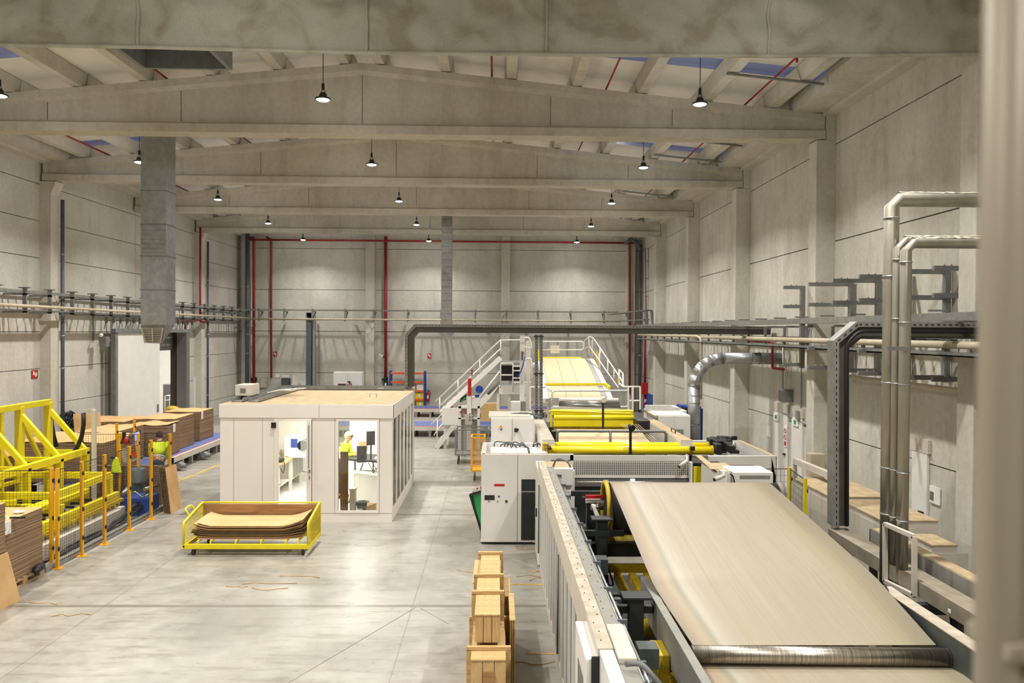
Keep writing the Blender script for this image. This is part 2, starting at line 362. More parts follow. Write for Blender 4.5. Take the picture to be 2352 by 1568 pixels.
# columns
cw = {1: 'beside the viewpoint', 2: 'half hidden by the blurred near pole', 3: 'under the nearest roof beam', 4: 'under the second roof beam', 5: 'under the third roof beam', 6: 'under the farthest roof beam'}
for n_ in range(1, 7):
    y = BS * n_
    q = MB().box(PX_R, XR, y - .22, y + .22, 0, 8.67).box(7.52, XR, y - .22, y + .22, 8.67, 9.3)
    c_ = q.build('concrete_column', M['col'], None, bevel=.012); props(c_, 'square concrete column on the right wall ' + cw[n_], 'column')
    MB().cyl((7.52, y - .225, 6.7), (7.52, y - .215, 6.7), .06, n=20).build('lifting_plug', M['wall'], c_)
    if n_ >= 3 and n_ != 5:
        q = MB().box(XL, PX_L, y - .22, y + .22, 0, 8.67)
        q.hexa([(PX_L, y - .22, 8.3), (PX_L + .001, y - .22, 8.3), (PX_L + .001, y + .22, 8.3), (PX_L, y + .22, 8.3)], [(PX_L, y - .22, 8.67), (PX_L + .15, y - .22, 8.67), (PX_L + .15, y + .22, 8.67), (PX_L, y + .22, 8.67)])
        c_ = q.build('concrete_column', M['col'], None, bevel=.012); props(c_, 'square concrete column on the left wall ' + cw[n_], 'column')
for x, lb in ((-6.75, 'in the middle of the back wall, left of the white stairs'), (.45, 'on the back wall behind the white stairs'), (-13.3, 'in the left corner of the back wall'), (7.15, 'in the right corner of the back wall')):
    props(B(x - .23, x + .23, YB - .42, YB, 0, 10).build('concrete_column', M['col'], None, bevel=.012), 'pale concrete column ' + lb, 'column')
# hanging canvas curtain in front of beam 2
m, t, p = nt('dusty canvas'); L = t.links.new; g = N(t, 'ShaderNodeNewGeometry')
n1 = N(t, 'ShaderNodeTexNoise', i_Scale=1.6, i_Detail=7.0, i_Distortion=.8); L(g.outputs['Position'], n1.inputs[0])
n2 = N(t, 'ShaderNodeTexNoise', i_Scale=60.0, i_Detail=2.0); L(g.outputs['Position'], n2.inputs[0])
c = ramp(t, n1.outputs[0], [(.36, S(158, 150, 132)), (.5, S(176, 173, 157)), (.6, S(182, 180, 166))]); c = mixc(t, .25, c, ramp(t, n2.outputs[0], [(.3, G(.3)), (.7, G(.7))]), 'OVERLAY')
L(c, p.inputs['Base Color']); p.inputs['Roughness'].default_value = .9
cx = [un(x_, 100, 'Y', 11.75).x for x_ in (318, 843, 1255, 1765)]
bot = [(un(a, b, 'Y', 11.75).x, un(a, b, 'Y', 11.75).z) for a, b in ((-400, 88), (0, 107), (318, 113), (843, 126), (1255, 130), (1765, 133), (2240, 129), (2400, 124))]
def botz(x):
    for (a, za), (b, zb_) in zip(bot, bot[1:]):
        if x <= b or b == bot[-1][0]: return za + (zb_ - za) * (x - a) / (b - a)
def cv(u, v):
    x = -11 + 18.7 * u; z = botz(x) + (10.2 - botz(x)) * v
    y = 11.75
    d = 0
    for i, s_ in enumerate([-9.5] + cx + [7.7]):
        dx = abs(x - s_); d += .05 * math.exp(-(dx / .9) ** 2) * math.sin(9 * (z - 8.2) + 3.2 * dx + i * 1.7)
    d += .09 * noise.noise(V((x * .9, z * 1.6, 3))) + .04 * noise.noise(V((x * 2.6 + z * 2.2, z * 2.4, 9)))
    return V((x, y + d * (.15 + min(1, 2.5 * v)), z))
cur = MB().grid(cv, 190, 26).build('canvas_curtain', m, None); props(cur, 'wide dusty grey canvas curtain with seams hanging across the top', 'curtain')
hem = MB().tube([cv(i / 80, 0) + V((0, -.03, .02)) for i in range(81)], .03, 8).build('hem', m, cur)
for x in cx:
    u = (x + 11) / 18.7
    MB().tube([cv(u, j / 30) + V((0, -.015, 0)) for j in range(31)], .022, 6).build('seam', m, cur)
# lamps
def lamp(x, y, lb):
    t_ = thing('highbay_lamp', (x, y, LAMP_Z), lb, 'lamp', None)
    MB().lathe((x, y, LAMP_Z), [(0, .14), (.05, .14), (.075, .10), (.08, .045), (.15, .03), (.155, .0), (.13, -.005), (.13, .012), (0, .012)], 24).build('housing', M['dark'], t_)
    MB().lathe((x, y, LAMP_Z), [(0, -.03), (.06, -.027), (.11, -.012), (.128, .010)], 24).build('led_lens', M['led'], t_)
    zt = roofz(x) + .33
    MB().tube([(x, y, zt), (x, y, LAMP_Z + .3)], .008, 6).build('cable', M['black'], t_)
    MB().box(x - .025, x + .025, y - .02, y + .02, LAMP_Z + .2, LAMP_Z + .32).tube([(x - .05, y, LAMP_Z + .12), (x - .02, y, LAMP_Z + .2), (x + .02, y, LAMP_Z + .2), (x + .05, y, LAMP_Z + .12)], .007, 6).build('hanger', M['black'], t_)
    ld = bpy.data.lights.new('lamp_light', 'AREA'); ld.shape = 'DISK'; ld.size = .24; ld.energy = LAMP_W * (.5 if y > 38 else 1); ld.color = LAMP_C; ld.spread = math.radians(134)
    lo = bpy.data.objects.new('lamp_light', ld); COL.objects.link(lo); lo.parent = t_; lo.location = (0, 0, -.04)
    ld = bpy.data.lights.new('lamp_side_glow', 'POINT'); ld.energy = LAMP_SIDE; ld.color = LAMP_C; ld.shadow_soft_size = .1
    lo = bpy.data.objects.new('lamp_side_glow', ld); COL.objects.link(lo); lo.parent = t_; lo.location = (0, 0, -.14)
M['led'] = emis('led chips', (1, .97, .9, 1), 60)
colw = ['left', 'middle', 'right']; roww = {0: 'behind the viewpoint', 1: 'above the viewpoint', 2: 'over the near floor', 3: 'in front of the nearest roof beam', 4: 'in front of the second roof beam', 5: 'in front of the third roof beam', 6: 'in front of the farthest roof beam', 7: 'closest to the back wall'}
for r_, y in enumerate(LAMP_Y):
    for c_, x in enumerate(LAMP_X):
        lamp(x, y, 'round hanging high bay lamp in the %s column, %s' % (colw[c_], roww[r_]))
# =================== FIXTURES ON THE WALLS ===================
def sx_(px, Y): return un(px, 762, 'Y', Y).x
def P(px, py, Y): return un(px, py, 'Y', Y)
def one(name, mb, mt, label, cat, group=None, bevel=0, **k): return props(mb.build(name, mt, None, bevel=bevel), label, cat, group)
def tubes(pts, r): return MB().tube(pts, r, 10)
def bend(pts, rad=.12, n=5):
    """round the corners of a polyline"""
    pts = [V(p) for p in pts]; out = [pts[0]]
    for a, b, c in zip(pts, pts[1:], pts[2:]):
        d1 = (a - b).normalized(); d2 = (c - b).normalized(); r = min(rad, (a - b).length * .49, (c - b).length * .49)
        p0, p2 = b + d1 * r, b + d2 * r
        out += [p0 * (1 - t) ** 2 + b * 2 * t * (1 - t) + p2 * t * t for t in [i / n for i in range(n + 1)]]
    return out + [pts[-1]]
# downpipes
for (x, y, r, z1, lb) in ((-13.38, 24.42, .055, 8.2, 'slim blue grey downpipe beside the left wall column nearest the duct'), (-13.36, 36.5, .05, 8.3, 'slim blue grey downpipe by the left wall column near the small white door'),
                          (sx_(568, 41.6), 41.6, .1, 9.4, 'thick blue grey downpipe in the left back corner'), (sx_(1470, 41.5), 41.5, .085, 8.9, 'thick blue grey downpipe in the right back corner')):
    t_ = thing('downpipe', (x, y, 0), lb, 'pipe')
    MB().cyl((x, y, 0), (x, y, z1), r, n=16).build('pipe', M['bluegrey'], t_)
    for z in (1.2, 3.0, 4.0, 6.5): MB().cyl((x, y, z), (x, y, z + .04), r + .012, n=16).build('clamp', M['galv'], t_)
# red sprinkler pipes
def redpipe(pts, r, lb): return one('sprinkler_pipe', MB().tube(bend(pts, .12), r, 8), M['red'], lb, 'pipe')
yb = 42.08
redpipe([P(583, 885, 41.7), P(583, 546, 41.7), P(571, 546, 41.7)], .075, 'thick red fire pipe near the left back corner')
redpipe([P(623, 868, yb), P(623, 551, yb), P(612, 544, yb)], .05, 'thin red fire pipe right of the thick corner one')
redpipe([P(886, 880, yb), P(886, 543, yb)], .08, 'thick red fire pipe right of the middle back wall column')
redpipe([P(1446, 905, 41.7), P(1446, 560, 41.7), P(1436, 556, 41.7)], .055, 'red fire pipe by the right back corner column')
redpipe([un(1481, 900, 'X', 7.66), un(1481, 765, 'X', 7.66)], .06, 'short red riser above the wall cabinet in the right back corner')
redpipe([V((-12.9, 41.2, 8.95)), V((7.3, 41.2, 8.95))], .05, 'long horizontal red pipe along the top of the back wall')
redpipe([un(460, 522, 'X', -13.38), un(460, 700, 'X', -13.38), V((-13.38, 35.6, 4.6)), V((-13.38, 36.6, 4.6))], .05, 'red fire pipe running down beside the left wall column')
redpipe([un(425, 770, 'X', -13.4), un(425, 737, 'X', -13.4), un(463, 735, 'X', -13.38)], .035, 'thin red pipe over the sliding doorway')
for i, (x, lb) in enumerate(((-11.9, 'leftmost'), (-7.6, 'second from the left'), (-3.6, 'just left of the ridge'), (-.15, 'just right of the ridge'), (2.5, 'second from the right'), (5.75, 'rightmost'))):
    q = MB()
    xx = x; q.tube([(xx, 12.5, roofz(xx) + .12), (xx, 41.8, roofz(xx) + .12)], .022, 6)
    o = one('sprinkler_pipe', q, M['red'], 'thin red sprinkler pipe under the roof, ' + lb, 'pipe')
    for n_ in range(2, 7): MB().cyl((xx, BS * n_ + 3.0, roofz(xx) + .02), (xx, BS * n_ + 3.0, roofz(xx) + .12), .022, n=6).build('sprinkler_head', M['red'], o)
# flat cross bars under the purlins
for n_ in (2, 3, 4):
    for yy in ((3.2, 5.2) if n_ > 2 else (3.9,)):
        one('cross_bar', MB().bar((4.65, BS * n_ + yy, roofz(4.65) - .02), (6.65, BS * n_ + yy, roofz(6.65) - .02), .06, .04), M['galvd'], 'flat steel bar under the right roof purlins, %s' % {(2, 3.9): 'beside the rooflights', (3, 3.2): 'nearer one of its bay', (3, 5.2): 'farther one of its bay', (4, 3.2): 'small one seen past the third lamp', (4, 5.2): 'smallest and farthest'}[(n_, yy)], 'bar')
    if n_ == 3: one('cross_bar', MB().bar((-12.6, 20.9, roofz(-12.6)), (-10.6, 20.9, roofz(-10.6)), .06, .04), M['galvd'], 'flat steel bar under the purlins at upper left', 'bar')
# roof hatch well
one('roof_vent', MB().box(-7.2, -5.4, 14.2, 14.28, 9.5, 10.0).box(-7.2, -5.4, 16.0, 16.08, 9.5, 10.0).box(-7.2, -7.12, 14.2, 16, 9.5, 10).box(-5.48, -5.4, 14.2, 16, 9.5, 10).box(-7.2, -5.4, 14.2, 16, 9.96, 10), M['galvd'], 'dark square vent well hanging in the roof lining left of the ridge', 'vent')
# cable trays on the walls
def ladder(name, path, w, h, lb, side=(0, 0, 1), rung=.35):
    t_ = thing(name, path[0], lb, 'cable tray')
    a, b = V(path[0]), V(path[1]); d = (b - a).normalized(); n_ = d.cross(V((0, 0, 1))).normalized() * (w / 2)
    MB().bar(a - n_, b - n_, .025, h).build('side_rail', M['tray'], t_); MB().bar(a + n_, b + n_, .025, h).build('side_rail', M['tray'], t_)
    q = MB(); L_ = (b - a).length; k = int(L_ / rung)
    for i in range(k): c_ = a + d * ((i + .5) * rung); q.bar(c_ - n_, c_ + n_, .05, .02)
    q.build('rungs', M['tray'], t_, kind='stuff'); return t_
tl = ladder('cable_ladder', [(-13.4, 12.0, 5.27), (-13.4, 41.6, 5.27)], .42, .08, 'upper cable ladder running along the left wall')
for i in range(25):
    y = 12.34 + 1.22 * i
    if y < 41.5: MB().box(-13.2, -13.1, y - .03, y + .03, 4.68, 5.36).box(-13.74, -13.1, y - .03, y + .03, 5.17, 5.22).box(-13.74, -13.1, y - .03, y + .03, 4.68, 4.72).box(-13.30, -13.0, y - .05, y + .05, 5.36, 5.39).build('bracket', M['galvd'], tl)
one('conduit_pipe', tubes([(-13.02, 12, 4.86), (-13.02, 41.4, 4.86)], .045), M['pipe'], 'long beige conduit pipe below the left wall cable ladder', 'pipe')
ladder('cable_ladder', [(-13.4, 12.0, 4.75), (-13.4, 41.6, 4.75)], .42, .05, 'lower cable ladder along the left wall, under the beige pipe')
tb = ladder('cable_ladder', [(-13.1, 41.3, 5.30), (6.4, 41.3, 5.30)], .4, .07, 'upper cable ladder crossing the back wall')
for px in (600, 657, 722, 796, 861, 938, 1014, 1092, 1163, 1235, 1310, 1385, 1440):
    x = sx_(px, 41.5); MB().box(x - .04, x + .04, 41.05, 41.11, 4.72, 5.38).bar((x, 41.08, 4.8), (x, 41.78, 5.2), .06).box(x - .04, x + .04, 41.1, 41.8, 5.2, 5.25).build('bracket', M['galvd'], tb)
one('conduit_pipe', tubes([(-13.0, 41.0, 4.82), (6.5, 41.0, 4.82)], .05), M['pipe'], 'long beige conduit pipe across the back wall', 'pipe')
# right wall trays
tr = ladder('cable_ladder', [(7.05, 9.0, 4.50), (7.05, 38.5, 4.56)], .4, .12, 'upper cable ladder along the right wall')
for i in range(20):
    y = 11.0 + 1.4 * i; MB().box(7.2, 7.72, y - .03, y + .03, 4.38, 4.43).box(6.9, 7.2, y - .03, y + .03, 4.60, 4.63).box(7.14, 7.2, y - .03, y + .03, 3.9, 4.4).build('bracket', M['galvd'], tr)
one('conduit_pipe', MB().tube(bend([(6.95, 9, 4.07), (6.95, 26.5, 4.10)], .2), .06, 10).tube([(6.95, 13.5, 4.07), (6.95, 13.6, 4.07)], .075, 10), M['pipe'], 'thick beige pipe along the right wall below the cable ladder', 'pipe')
one('conduit_pipe', MB().tube(bend([(6.9, 38, 4.12), (6.9, 26.8, 4.12), (6.9, 26.3, 4.05), (6.9, 26.3, 2.0)], .25), .05, 10), M['pipe'], 'beige pipe on the right wall that bends straight down', 'pipe')
one('cable_rack', MB().box(6.86, 7.3, 9, 38, 3.90, 3.92).box(6.86, 6.88, 9, 38, 3.9, 3.97), M['galvd'], 'thin lower tray along the right wall under the beige pipe', 'cable tray')
one('conduit_pipe', tubes([(7.55, 10.5, 3.32), (7.55, 17, 3.32)], .045), M['pipe'], 'short lower beige pipe on the right wall behind the three insulated pipes', 'pipe')
q = MB()
for a, b in (((1400, 722), (1490, 712)), ((1405, 738), (1485, 734))): q.bar(P(*a, 40.5), P(*b, 38.0), .35, .05)
q.bar(P(1486, 752, 38), P(1484, 714, 38), .12, .35).bar(P(1502, 752, 37.6), P(1496, 712, 37.6), .10, .3)
one('tray_junction', q, M['tray'], 'bulky pale junction of cable trays in the right back corner', 'cable tray')
one('wall_ladder', MB().tube([P(1482, 570, 40), P(1484, 712, 40)], .03).tube([P(1490, 570, 40), P(1492, 712, 40)], .03).bar(P(1482, 600, 40), P(1491, 600, 40), .03).bar(P(1482, 640, 40), P(1491, 640, 40), .03).bar(P(1482, 680, 40), P(1491, 680, 40), .03), M['galvd'], 'small steel access ladder high in the right back corner', 'ladder')
one('roof_outlet', MB().tube(bend([P(1436, 560, 41), P(1450, 548, 41), P(1466, 562, 41), P(1471, 575, 41)], .1), .09), M['bluegrey'], 'bent grey rainwater outlet at the top of the right back corner', 'pipe')
# cantilever pipe brackets
def carm(y, xw, ln, zs, z0, lb):
    t_ = thing('pipe_bracket', (xw, y, z0), lb, 'bracket')
    MB().box(xw - .1, xw, y - .05, y + .05, z0, 5.36).build('upright', M['galvd'], t_, bevel=.004)
    for z in zs:
        MB().box(xw - ln, xw - .08, y - .035, y + .035, z - .04, z + .04).build('arm', M['galvd'], t_, bevel=.004)
        q = MB(); [q.cyl((xw - ln + d_, y, z + .04), (xw - ln + d_, y, z + .065), .015, n=6) for d_ in (.18, .3)]; q.build('bolts', M['steel'], t_)
for y, xw, ln, lb in ((18.35, 7.25, .5, 'with short arms on the column, farthest of its row'), (16.8, 7.7, .98, 'next to the column, second in its row'), (15.6, 7.7, .98, 'left of the insulated pipes, third in its row'), (14.45, 7.7, .98, 'half hidden behind the insulated pipes'), (13.2, 7.7, .98, 'just right of the insulated pipes'), (12.72, 7.745, .6, 'with short arms, nearest in its row')):
    carm(y, xw, ln, (5.30, 4.86, 3.92, 3.5) if ln > .7 else (5.32, 4.87, 3.5), 3.42, 'galvanised steel wall bracket ' + lb)
one('cable_loop', MB().tube(bend([(6.78, 15.6, 3.5), (6.78, 15.6, 2.95), (7.0, 15.6, 2.85)], .15), .03).tube(bend([(6.84, 15.5, 3.5), (6.84, 15.5, 2.99), (7.0, 15.5, 2.90)], .15), .03), M['black'], 'hooked pair of black cables hanging from a wall bracket', 'cable')
# vertical square duct with grille
def P2(px, py, Y): return P(px, py, Y)
Yd = 21.2
a, b = P(323, 745, Yd), P(381, 745, Yd); zt = 9.62
t_ = thing('square_air_duct', (a.x, Yd, b.z), 'tall square galvanised air duct hanging near the left wall', 'duct')
q = MB()
zs_ = [a.z, 5.3, 6.2, 7.05, 7.95, zt + .45]
for z0, z1 in zip(zs_, zs_[1:]): q.box(a.x, b.x, Yd, Yd + .62, z0 + .01, z1 - .01)
q.build('duct_sections', M['galv'], t_)
for z in zs_[1:-1]: MB().box(a.x - .02, b.x + .02, Yd - .02, Yd + .64, z - .012, z + .012).build('flange', M['galvd'], t_)
for k in range(7): MB().box(a.x + .005, b.x - .005, Yd - .006, Yd, 7.0 - k * .12, 7.008 - k * .12).build('crease', M['galvd'], t_)
g0, g1, g2, g3 = P(323, 750, Yd), P(364, 755, Yd), P(371, 789, Yd - .0), P(331, 787, Yd)
q = MB().hexa([P(331, 787, Yd + .25), P(371, 789, Yd + .25), P(382, 770, Yd + .62), P(340, 770, Yd + .62)], [V((a.x, Yd, a.z)), V((b.x, Yd, a.z)), V((b.x, Yd + .62, a.z)), V((a.x, Yd + .62, a.z))])
q.build('outlet', M['galvd'], t_)
q = MB(); e0 = V((a.x + .03, Yd - .01, a.z - .1)); e1 = V((b.x - .08, Yd - .01, a.z - .1)); e2 = P(368, 787, Yd + .2); e3 = P(334, 785, Yd + .2)
for i in range(9):
    f_ = i / 8; q.bar(e0.lerp(e3, f_), e1.lerp(e2, f_), .012)
for f_ in (0, .5, 1): q.bar(e0.lerp(e1, f_), e3.lerp(e2, f_), .03)
q.build('grille', M['offwhite'], t_)
# far duct with pointed end
Ye = 33.2; a, b = P(1013, 736, Ye), P(1037, 736, Ye)
t_ = thing('pointed_air_duct', (a.x, Ye, a.z), 'slim galvanised duct with a pointed lower end in front of the back wall', 'duct')
q = MB(); z = a.z
while z < 10.4: q.box(a.x, b.x, Ye, Ye + .45, z + .004, min(z + .28, 10.5)); z += .285
q.build('duct_sections', M['galv'], t_)
c_ = P(1025, 784, Ye); l_, r_ = P(1007, 765, Ye), P(1042, 765, Ye)
MB().add([(l_.x, Ye, l_.z), (r_.x, Ye, l_.z), (r_.x, Ye + .45, l_.z), (l_.x, Ye + .45, l_.z), (c_.x, Ye + .05, c_.z), (a.x, Ye, a.z), (b.x, Ye, a.z), (b.x, Ye + .45, a.z), (a.x, Ye + .45, a.z)], [(0, 1, 4), (1, 2, 4), (2, 3, 4), (3, 0, 4), (0, 5, 6, 1), (1, 6, 7, 2), (2, 7, 8, 3), (3, 8, 5, 0)]).build('outlet', M['galv'], t_)
# steel post on the back wall
q = MB().box(sx_(705, 41.2), sx_(717, 41.2), 41.0, 41.4, 0, 5.15)
t_ = thing('steel_post', (sx_(711, 41.2), 41.2, 0), 'blue grey steel post against the back wall with a top bracket', 'post')
q.build('post', M['bluegrey'], t_); MB().box(sx_(719, 41.2), sx_(724, 41.2), 41.1, 41.4, 0, 5.0).build('side_channel', M['galv'], t_); MB().hexa([P(707, 729, 41), P(718, 729, 41), P(718, 729, 41.4), P(707, 729, 41.4)], [P(703, 717, 41), P(721, 717, 41), P(721, 717, 41.4), P(703, 717, 41.4)]).build('head', M['galvd'], t_)
# sliding door and doorway on the left wall
xd = -13.32
y0 = un(270, 900, 'X', xd).y; y1 = un(367, 900, 'X', xd).y; zt = un(270, 765, 'X', xd).z
o = B(xd - .06, xd, y0, y1, .02, zt).build('door_1', M['white'], None, bevel=.01); props(o, kind='structure')
MB().box(xd, xd + .05, y1 - .25, y1 - .2, 1.0, 1.3).build('door_handle', M['grey'], o)
tg = thing('door_gantry', (xd, y0, 0), 'grey steel frame around the sliding doorway in the left wall', 'door frame')
MB().box(xd - .12, xd + .04, y0 - .25, y0 - .05, 0, zt + .1).build('post', M['galvd'], tg)
yf = un(425, 900, 'X', xd).y
MB().box(xd - .34, xd + .06, yf, yf + .35, 0, zt + .16).build('post', M['grey'], tg)
MB().box(xd - .1, xd + .08, y0 - .3, yf + .35, zt + .02, zt + .16).build('track', M['galvd'], tg)
q = MB().box(xd - .02, xd + .03, y0 - .9, yf + .3, zt + .42, zt + .46)
for i in range(16):
    y = y0 - .8 + i * .5; q.box(xd - .03, xd + .05, y - .03, y + .03, zt + .36, zt + .56).bar((xd, y, zt + .4), (xd, y - .12, zt + .15), .03)
q.build('roller_rail', M['galvd'], tg)
# room beyond the doorway
struct('wall_annex', MB().box(-18.0, -17.9, 28, 40, 0, 4.6).box(-18, XL - .3, 39.8, 40, 0, 4.6).box(-18, XL - .3, 28, 28.2, 0, 4.6).box(-18, XL - .3, 28, 40, 4.5, 4.6), M['white'])
struct('floor_annex', B(-18, XL - .3, 28, 40, -.1, 0), M['offwhite'])
struct('wall_annex_header', B(XL - .28, XL - .2, 30.5, 34.1, un(380, 805, 'X', XL).z, DZ), M['midgrey'])
la = bpy.data.lights.new('annex_ceiling_light', 'AREA'); la.size = 2.5; la.energy = 420; la.color = (1, .98, .94); lo = bpy.data.objects.new('annex_ceiling_light', la); COL.objects.link(lo); lo.location = (-16, 35.5, 4.45)
def annex(name, px0, px1, py0, py1, dx, mt, lb, cat):
    # stands just inside the doorway
    p0 = un(px0, py1, 'Y', 34.6 + dx); p1 = un(px1, py0, 'Y', 34.6 + dx)
    return one(name, B(p0.x, p1.x, 34.6 + dx, 35.3 + dx, max(0, p0.z) if p0.z > .3 else 0, p1.z), mt, lb, cat, bevel=.02)
annex('metal_cabinet', 374, 400, 882, 948, 1.0, M['grey'], 'dark grey metal cabinet seen through the left doorway', 'cabinet')
one('blue_notice', B(-17.88, -17.85, 37.4, 39.3, .9, 3.0), M['blue'], 'blue panel on the wall of the room through the doorway', 'panel')
p_ = P(410, 945, 29.5)
t_ = thing('yellow_bin', (p_.x, 29.5, 0), 'yellow lidded bin standing in the left doorway', 'bin')
zb = P(395, 948, 29.5).z + .25
MB().lathe((P(396, 900, 29.5).x, 29.5, 0), [(0, 0), (.17, 0), (.22, zb - .1), (0, zb - .1)], 20).build('bin_body', M['yellow'], t_); MB().lathe((P(396, 900, 29.5).x, 29.5, zb - .1), [(.24, 0), (.24, .04), (.12, .1), (0, .12)], 20).build('lid', M['yold'], t_)
q = MB()
for dy in (0, .5):
    for dx in (0, .4): q.cyl((-14.6 + dx, 34.8 + dy, 0), (-14.6 + dx, 34.8 + dy, 1.3), .02, n=8)
for z in (.3, .7, 1.1, 1.3): q.box(-14.62, -14.18, 34.78, 35.32, z, z + .02)
one('wire_shelf', q, M['white'], 'white wire shelf just inside the left doorway', 'shelf')
# small white door
y0, y1 = un(444, 900, 'X', XL).y, un(459, 900, 'X', XL).y; zt = un(444, 868, 'X', XL).z
o = B(XL, XL + .06, y0, y1, 0, 2.1).build('door_2', M['white'], None); props(o, kind='structure')
MB().box(XL + .06, XL + .1, y0 + .1, y0 + .22, 1.0, 1.08).build('door_handle', M['black'], o)
# signs
def sign(px, py, w, h, Y=None, X=None, mt='redb', lb='', pic=True, name='fire_sign', cat='sign'):
    if Y is not None:
        c = P(px, py, Y); t_ = thing(name, c, lb, cat); B(c.x - w / 2, c.x + w / 2, Y, Y + .015, c.z - h / 2, c.z + h / 2).build('plate', M[mt], t_)
        if pic: MB().box(c.x - w * .32, c.x - w * .1, Y - .004, Y - .001, c.z - h * .1, c.z + h * .35).box(c.x + .02 * w, c.x + w * .3, Y - .004, Y - .001, c.z - h * .3, c.z + h * .2).build('pictogram', M['paper'], t_)
    else:
        c = un(px, py, 'X', X); s_ = 1 if X < 0 else -1; t_ = thing(name, c, lb, cat); B(min(X, X + s_ * .015), max(X, X + s_ * .015), c.y - w / 2, c.y + w / 2, c.z - h / 2, c.z + h / 2).build('plate', M[mt], t_)
        xa, xb = sorted((X + s_ * .016, X + s_ * .02))
        if pic: MB().box(xa, xb, c.y - w * .32, c.y - w * .1, c.z - h * .1, c.z + h * .35).box(xa, xb, c.y + .02 * w, c.y + w * .3, c.z - h * .3, c.z + h * .2).build('pictogram', M['paper'], t_)
    return t_
sign(79, 859, .3, .24, X=XL + .01, lb='red and white fire hydrant sign on the left wall behind the yellow truss')
sign(632, 813, .19, .26, Y=YB - .03, lb='small red fire sign by the thin red pipe on the back wall')
sign(986, 817, .19, .26, Y=YB - .03, lb='small red fire sign on the back wall above the shelving rack')
sign(637, 863, .25, .18, Y=YB - .03, mt='paper', pic=False, lb='small white notice by the thin red pipe', name='notice')
# wall lamps / camera on left wall
c_ = un(228, 783, 'X', -13.55)
t_ = thing('wall_floodlight', c_, 'small grey floodlight on the left wall beside the sliding door', 'lamp')
B(-13.5, -13.25, c_.y - .12, c_.y + .12, c_.z - .2, c_.z + .15).build('housing', M['galvd'], t_, bevel=.02); MB().ball((-13.4, c_.y - .18, c_.z + .2), .07).build('sensor', M['white'], t_); B(-13.78, -13.72, c_.y - .02, c_.y + .02, c_.z, 4.7).build('conduit', M['galv'], t_)
# hose and tool board at left wall
t_ = thing('hose_reels', un(150, 965, 'X', XL), 'cluster of black hoses hanging on the left wall', 'hoses'); q = MB()
rnd = random.Random(3)
for i in range(7):
    c_ = un(146 + 5 * i, 962 + rnd.uniform(-6, 6), 'X', XL + .05)
    q.tube([c_ + V((0, .17 * math.cos(a_ * .7), .17 * math.sin(a_ * .7))) for a_ in range(10)], .035, 6).tube([c_, c_ + V((0, 0, -.25 - rnd.random() * .3))], .02, 6)
q.build('hose', M['black'], t_)
# cabinets at the back wall
def cab(name, px0, px1, py0, Y, z0, lb, mt='white', doors=2, dep=.3, py1=None, cat='cabinet'):
    a = P(px0, py0, Y); b = P(px1, py0, Y); z0 = P(px0, py1, Y).z if py1 else z0
    t_ = thing(name, (a.x, Y, z0), lb, cat)
    B(a.x, b.x, Y, Y + dep, z0, a.z).build('body', M[mt], t_, bevel=.008)
    w = (b.x - a.x) / max(1, doors)
    for i in range(doors):
        d = B(a.x + w * i + .012, a.x + w * (i + 1) - .012, Y - .02, Y - .001, z0 + .03, a.z - .03).build('door', M[mt], t_, bevel=.004)
        B(a.x + w * (i + (.85 if i % 2 == 0 else .12)), a.x + w * (i + (.85 if i % 2 == 0 else .12)) + .02, Y - .035, Y - .02, (z0 + a.z) / 2 - .05, (z0 + a.z) / 2 + .05).build('handle', M['black'], d)
    return t_
cab('electric_cabinet', 766, 832, 854, 40.6, 0, 'wide pale green electrical cabinet against the back wall', 'white', 2, .6)
cab('electric_cabinet', 671, 704, 862, 41.88, .9, 'white two door wall cabinet left of the steel post', 'white', 2, .3)
cab('meter_box', 597, 613, 867, 41.98, 0, 'small white meter box near the left back corner', 'offwhite', 1, .2, py1=890)
t_ = cab('first_aid_cabinet', 646, 664, 869, 41.88, 0, 'dark green first aid cabinet with a red cover', 'greygreen', 1, .3, py1=888)
sign(655, 864, .42, .14, Y=42.17, mt='paper', lb='green and white safety sign above the first aid cabinet', name='safety_sign')
for px, lb in ((585, 'left back corner'), (886, 'middle back wall column')):
    t_ = thing('fire_valve', P(px, 890, 42.05), 'black fire valve at the foot of the red pipe by the ' + lb, 'valve')
    MB().cyl(P(px, 898, 42.05), P(px, 866, 42.05), .12, n=10).box(P(px - 5, 0, 42).x, P(px + 5, 0, 42).x, 41.9, 42.18, P(0, 870, 41.5).z, P(0, 866, 41.5).z).build('valve_body', M['black'], t_); B(P(px - 2, 0, 41.3).x, P(px + 2, 0, 41.3).x, 41.86, 41.92, P(0, 882, 41.5).z, P(0, 876, 41.5).z).build('tag', M['paper'], t_)
# person by the back cabinets
M['skin'] = mat('skin', S(214, 160, 130), .5, var=.05); M['hair'] = mat('dark hair', S(40, 30, 26), .8); M['hivis'] = mat('hi vis yellow fabric', S(222, 240, 40), .7, var=.05); M['navy'] = mat('navy fabric', S(38, 44, 56), .85); M['refl'] = mat('reflective tape', S(190, 192, 190), .35)
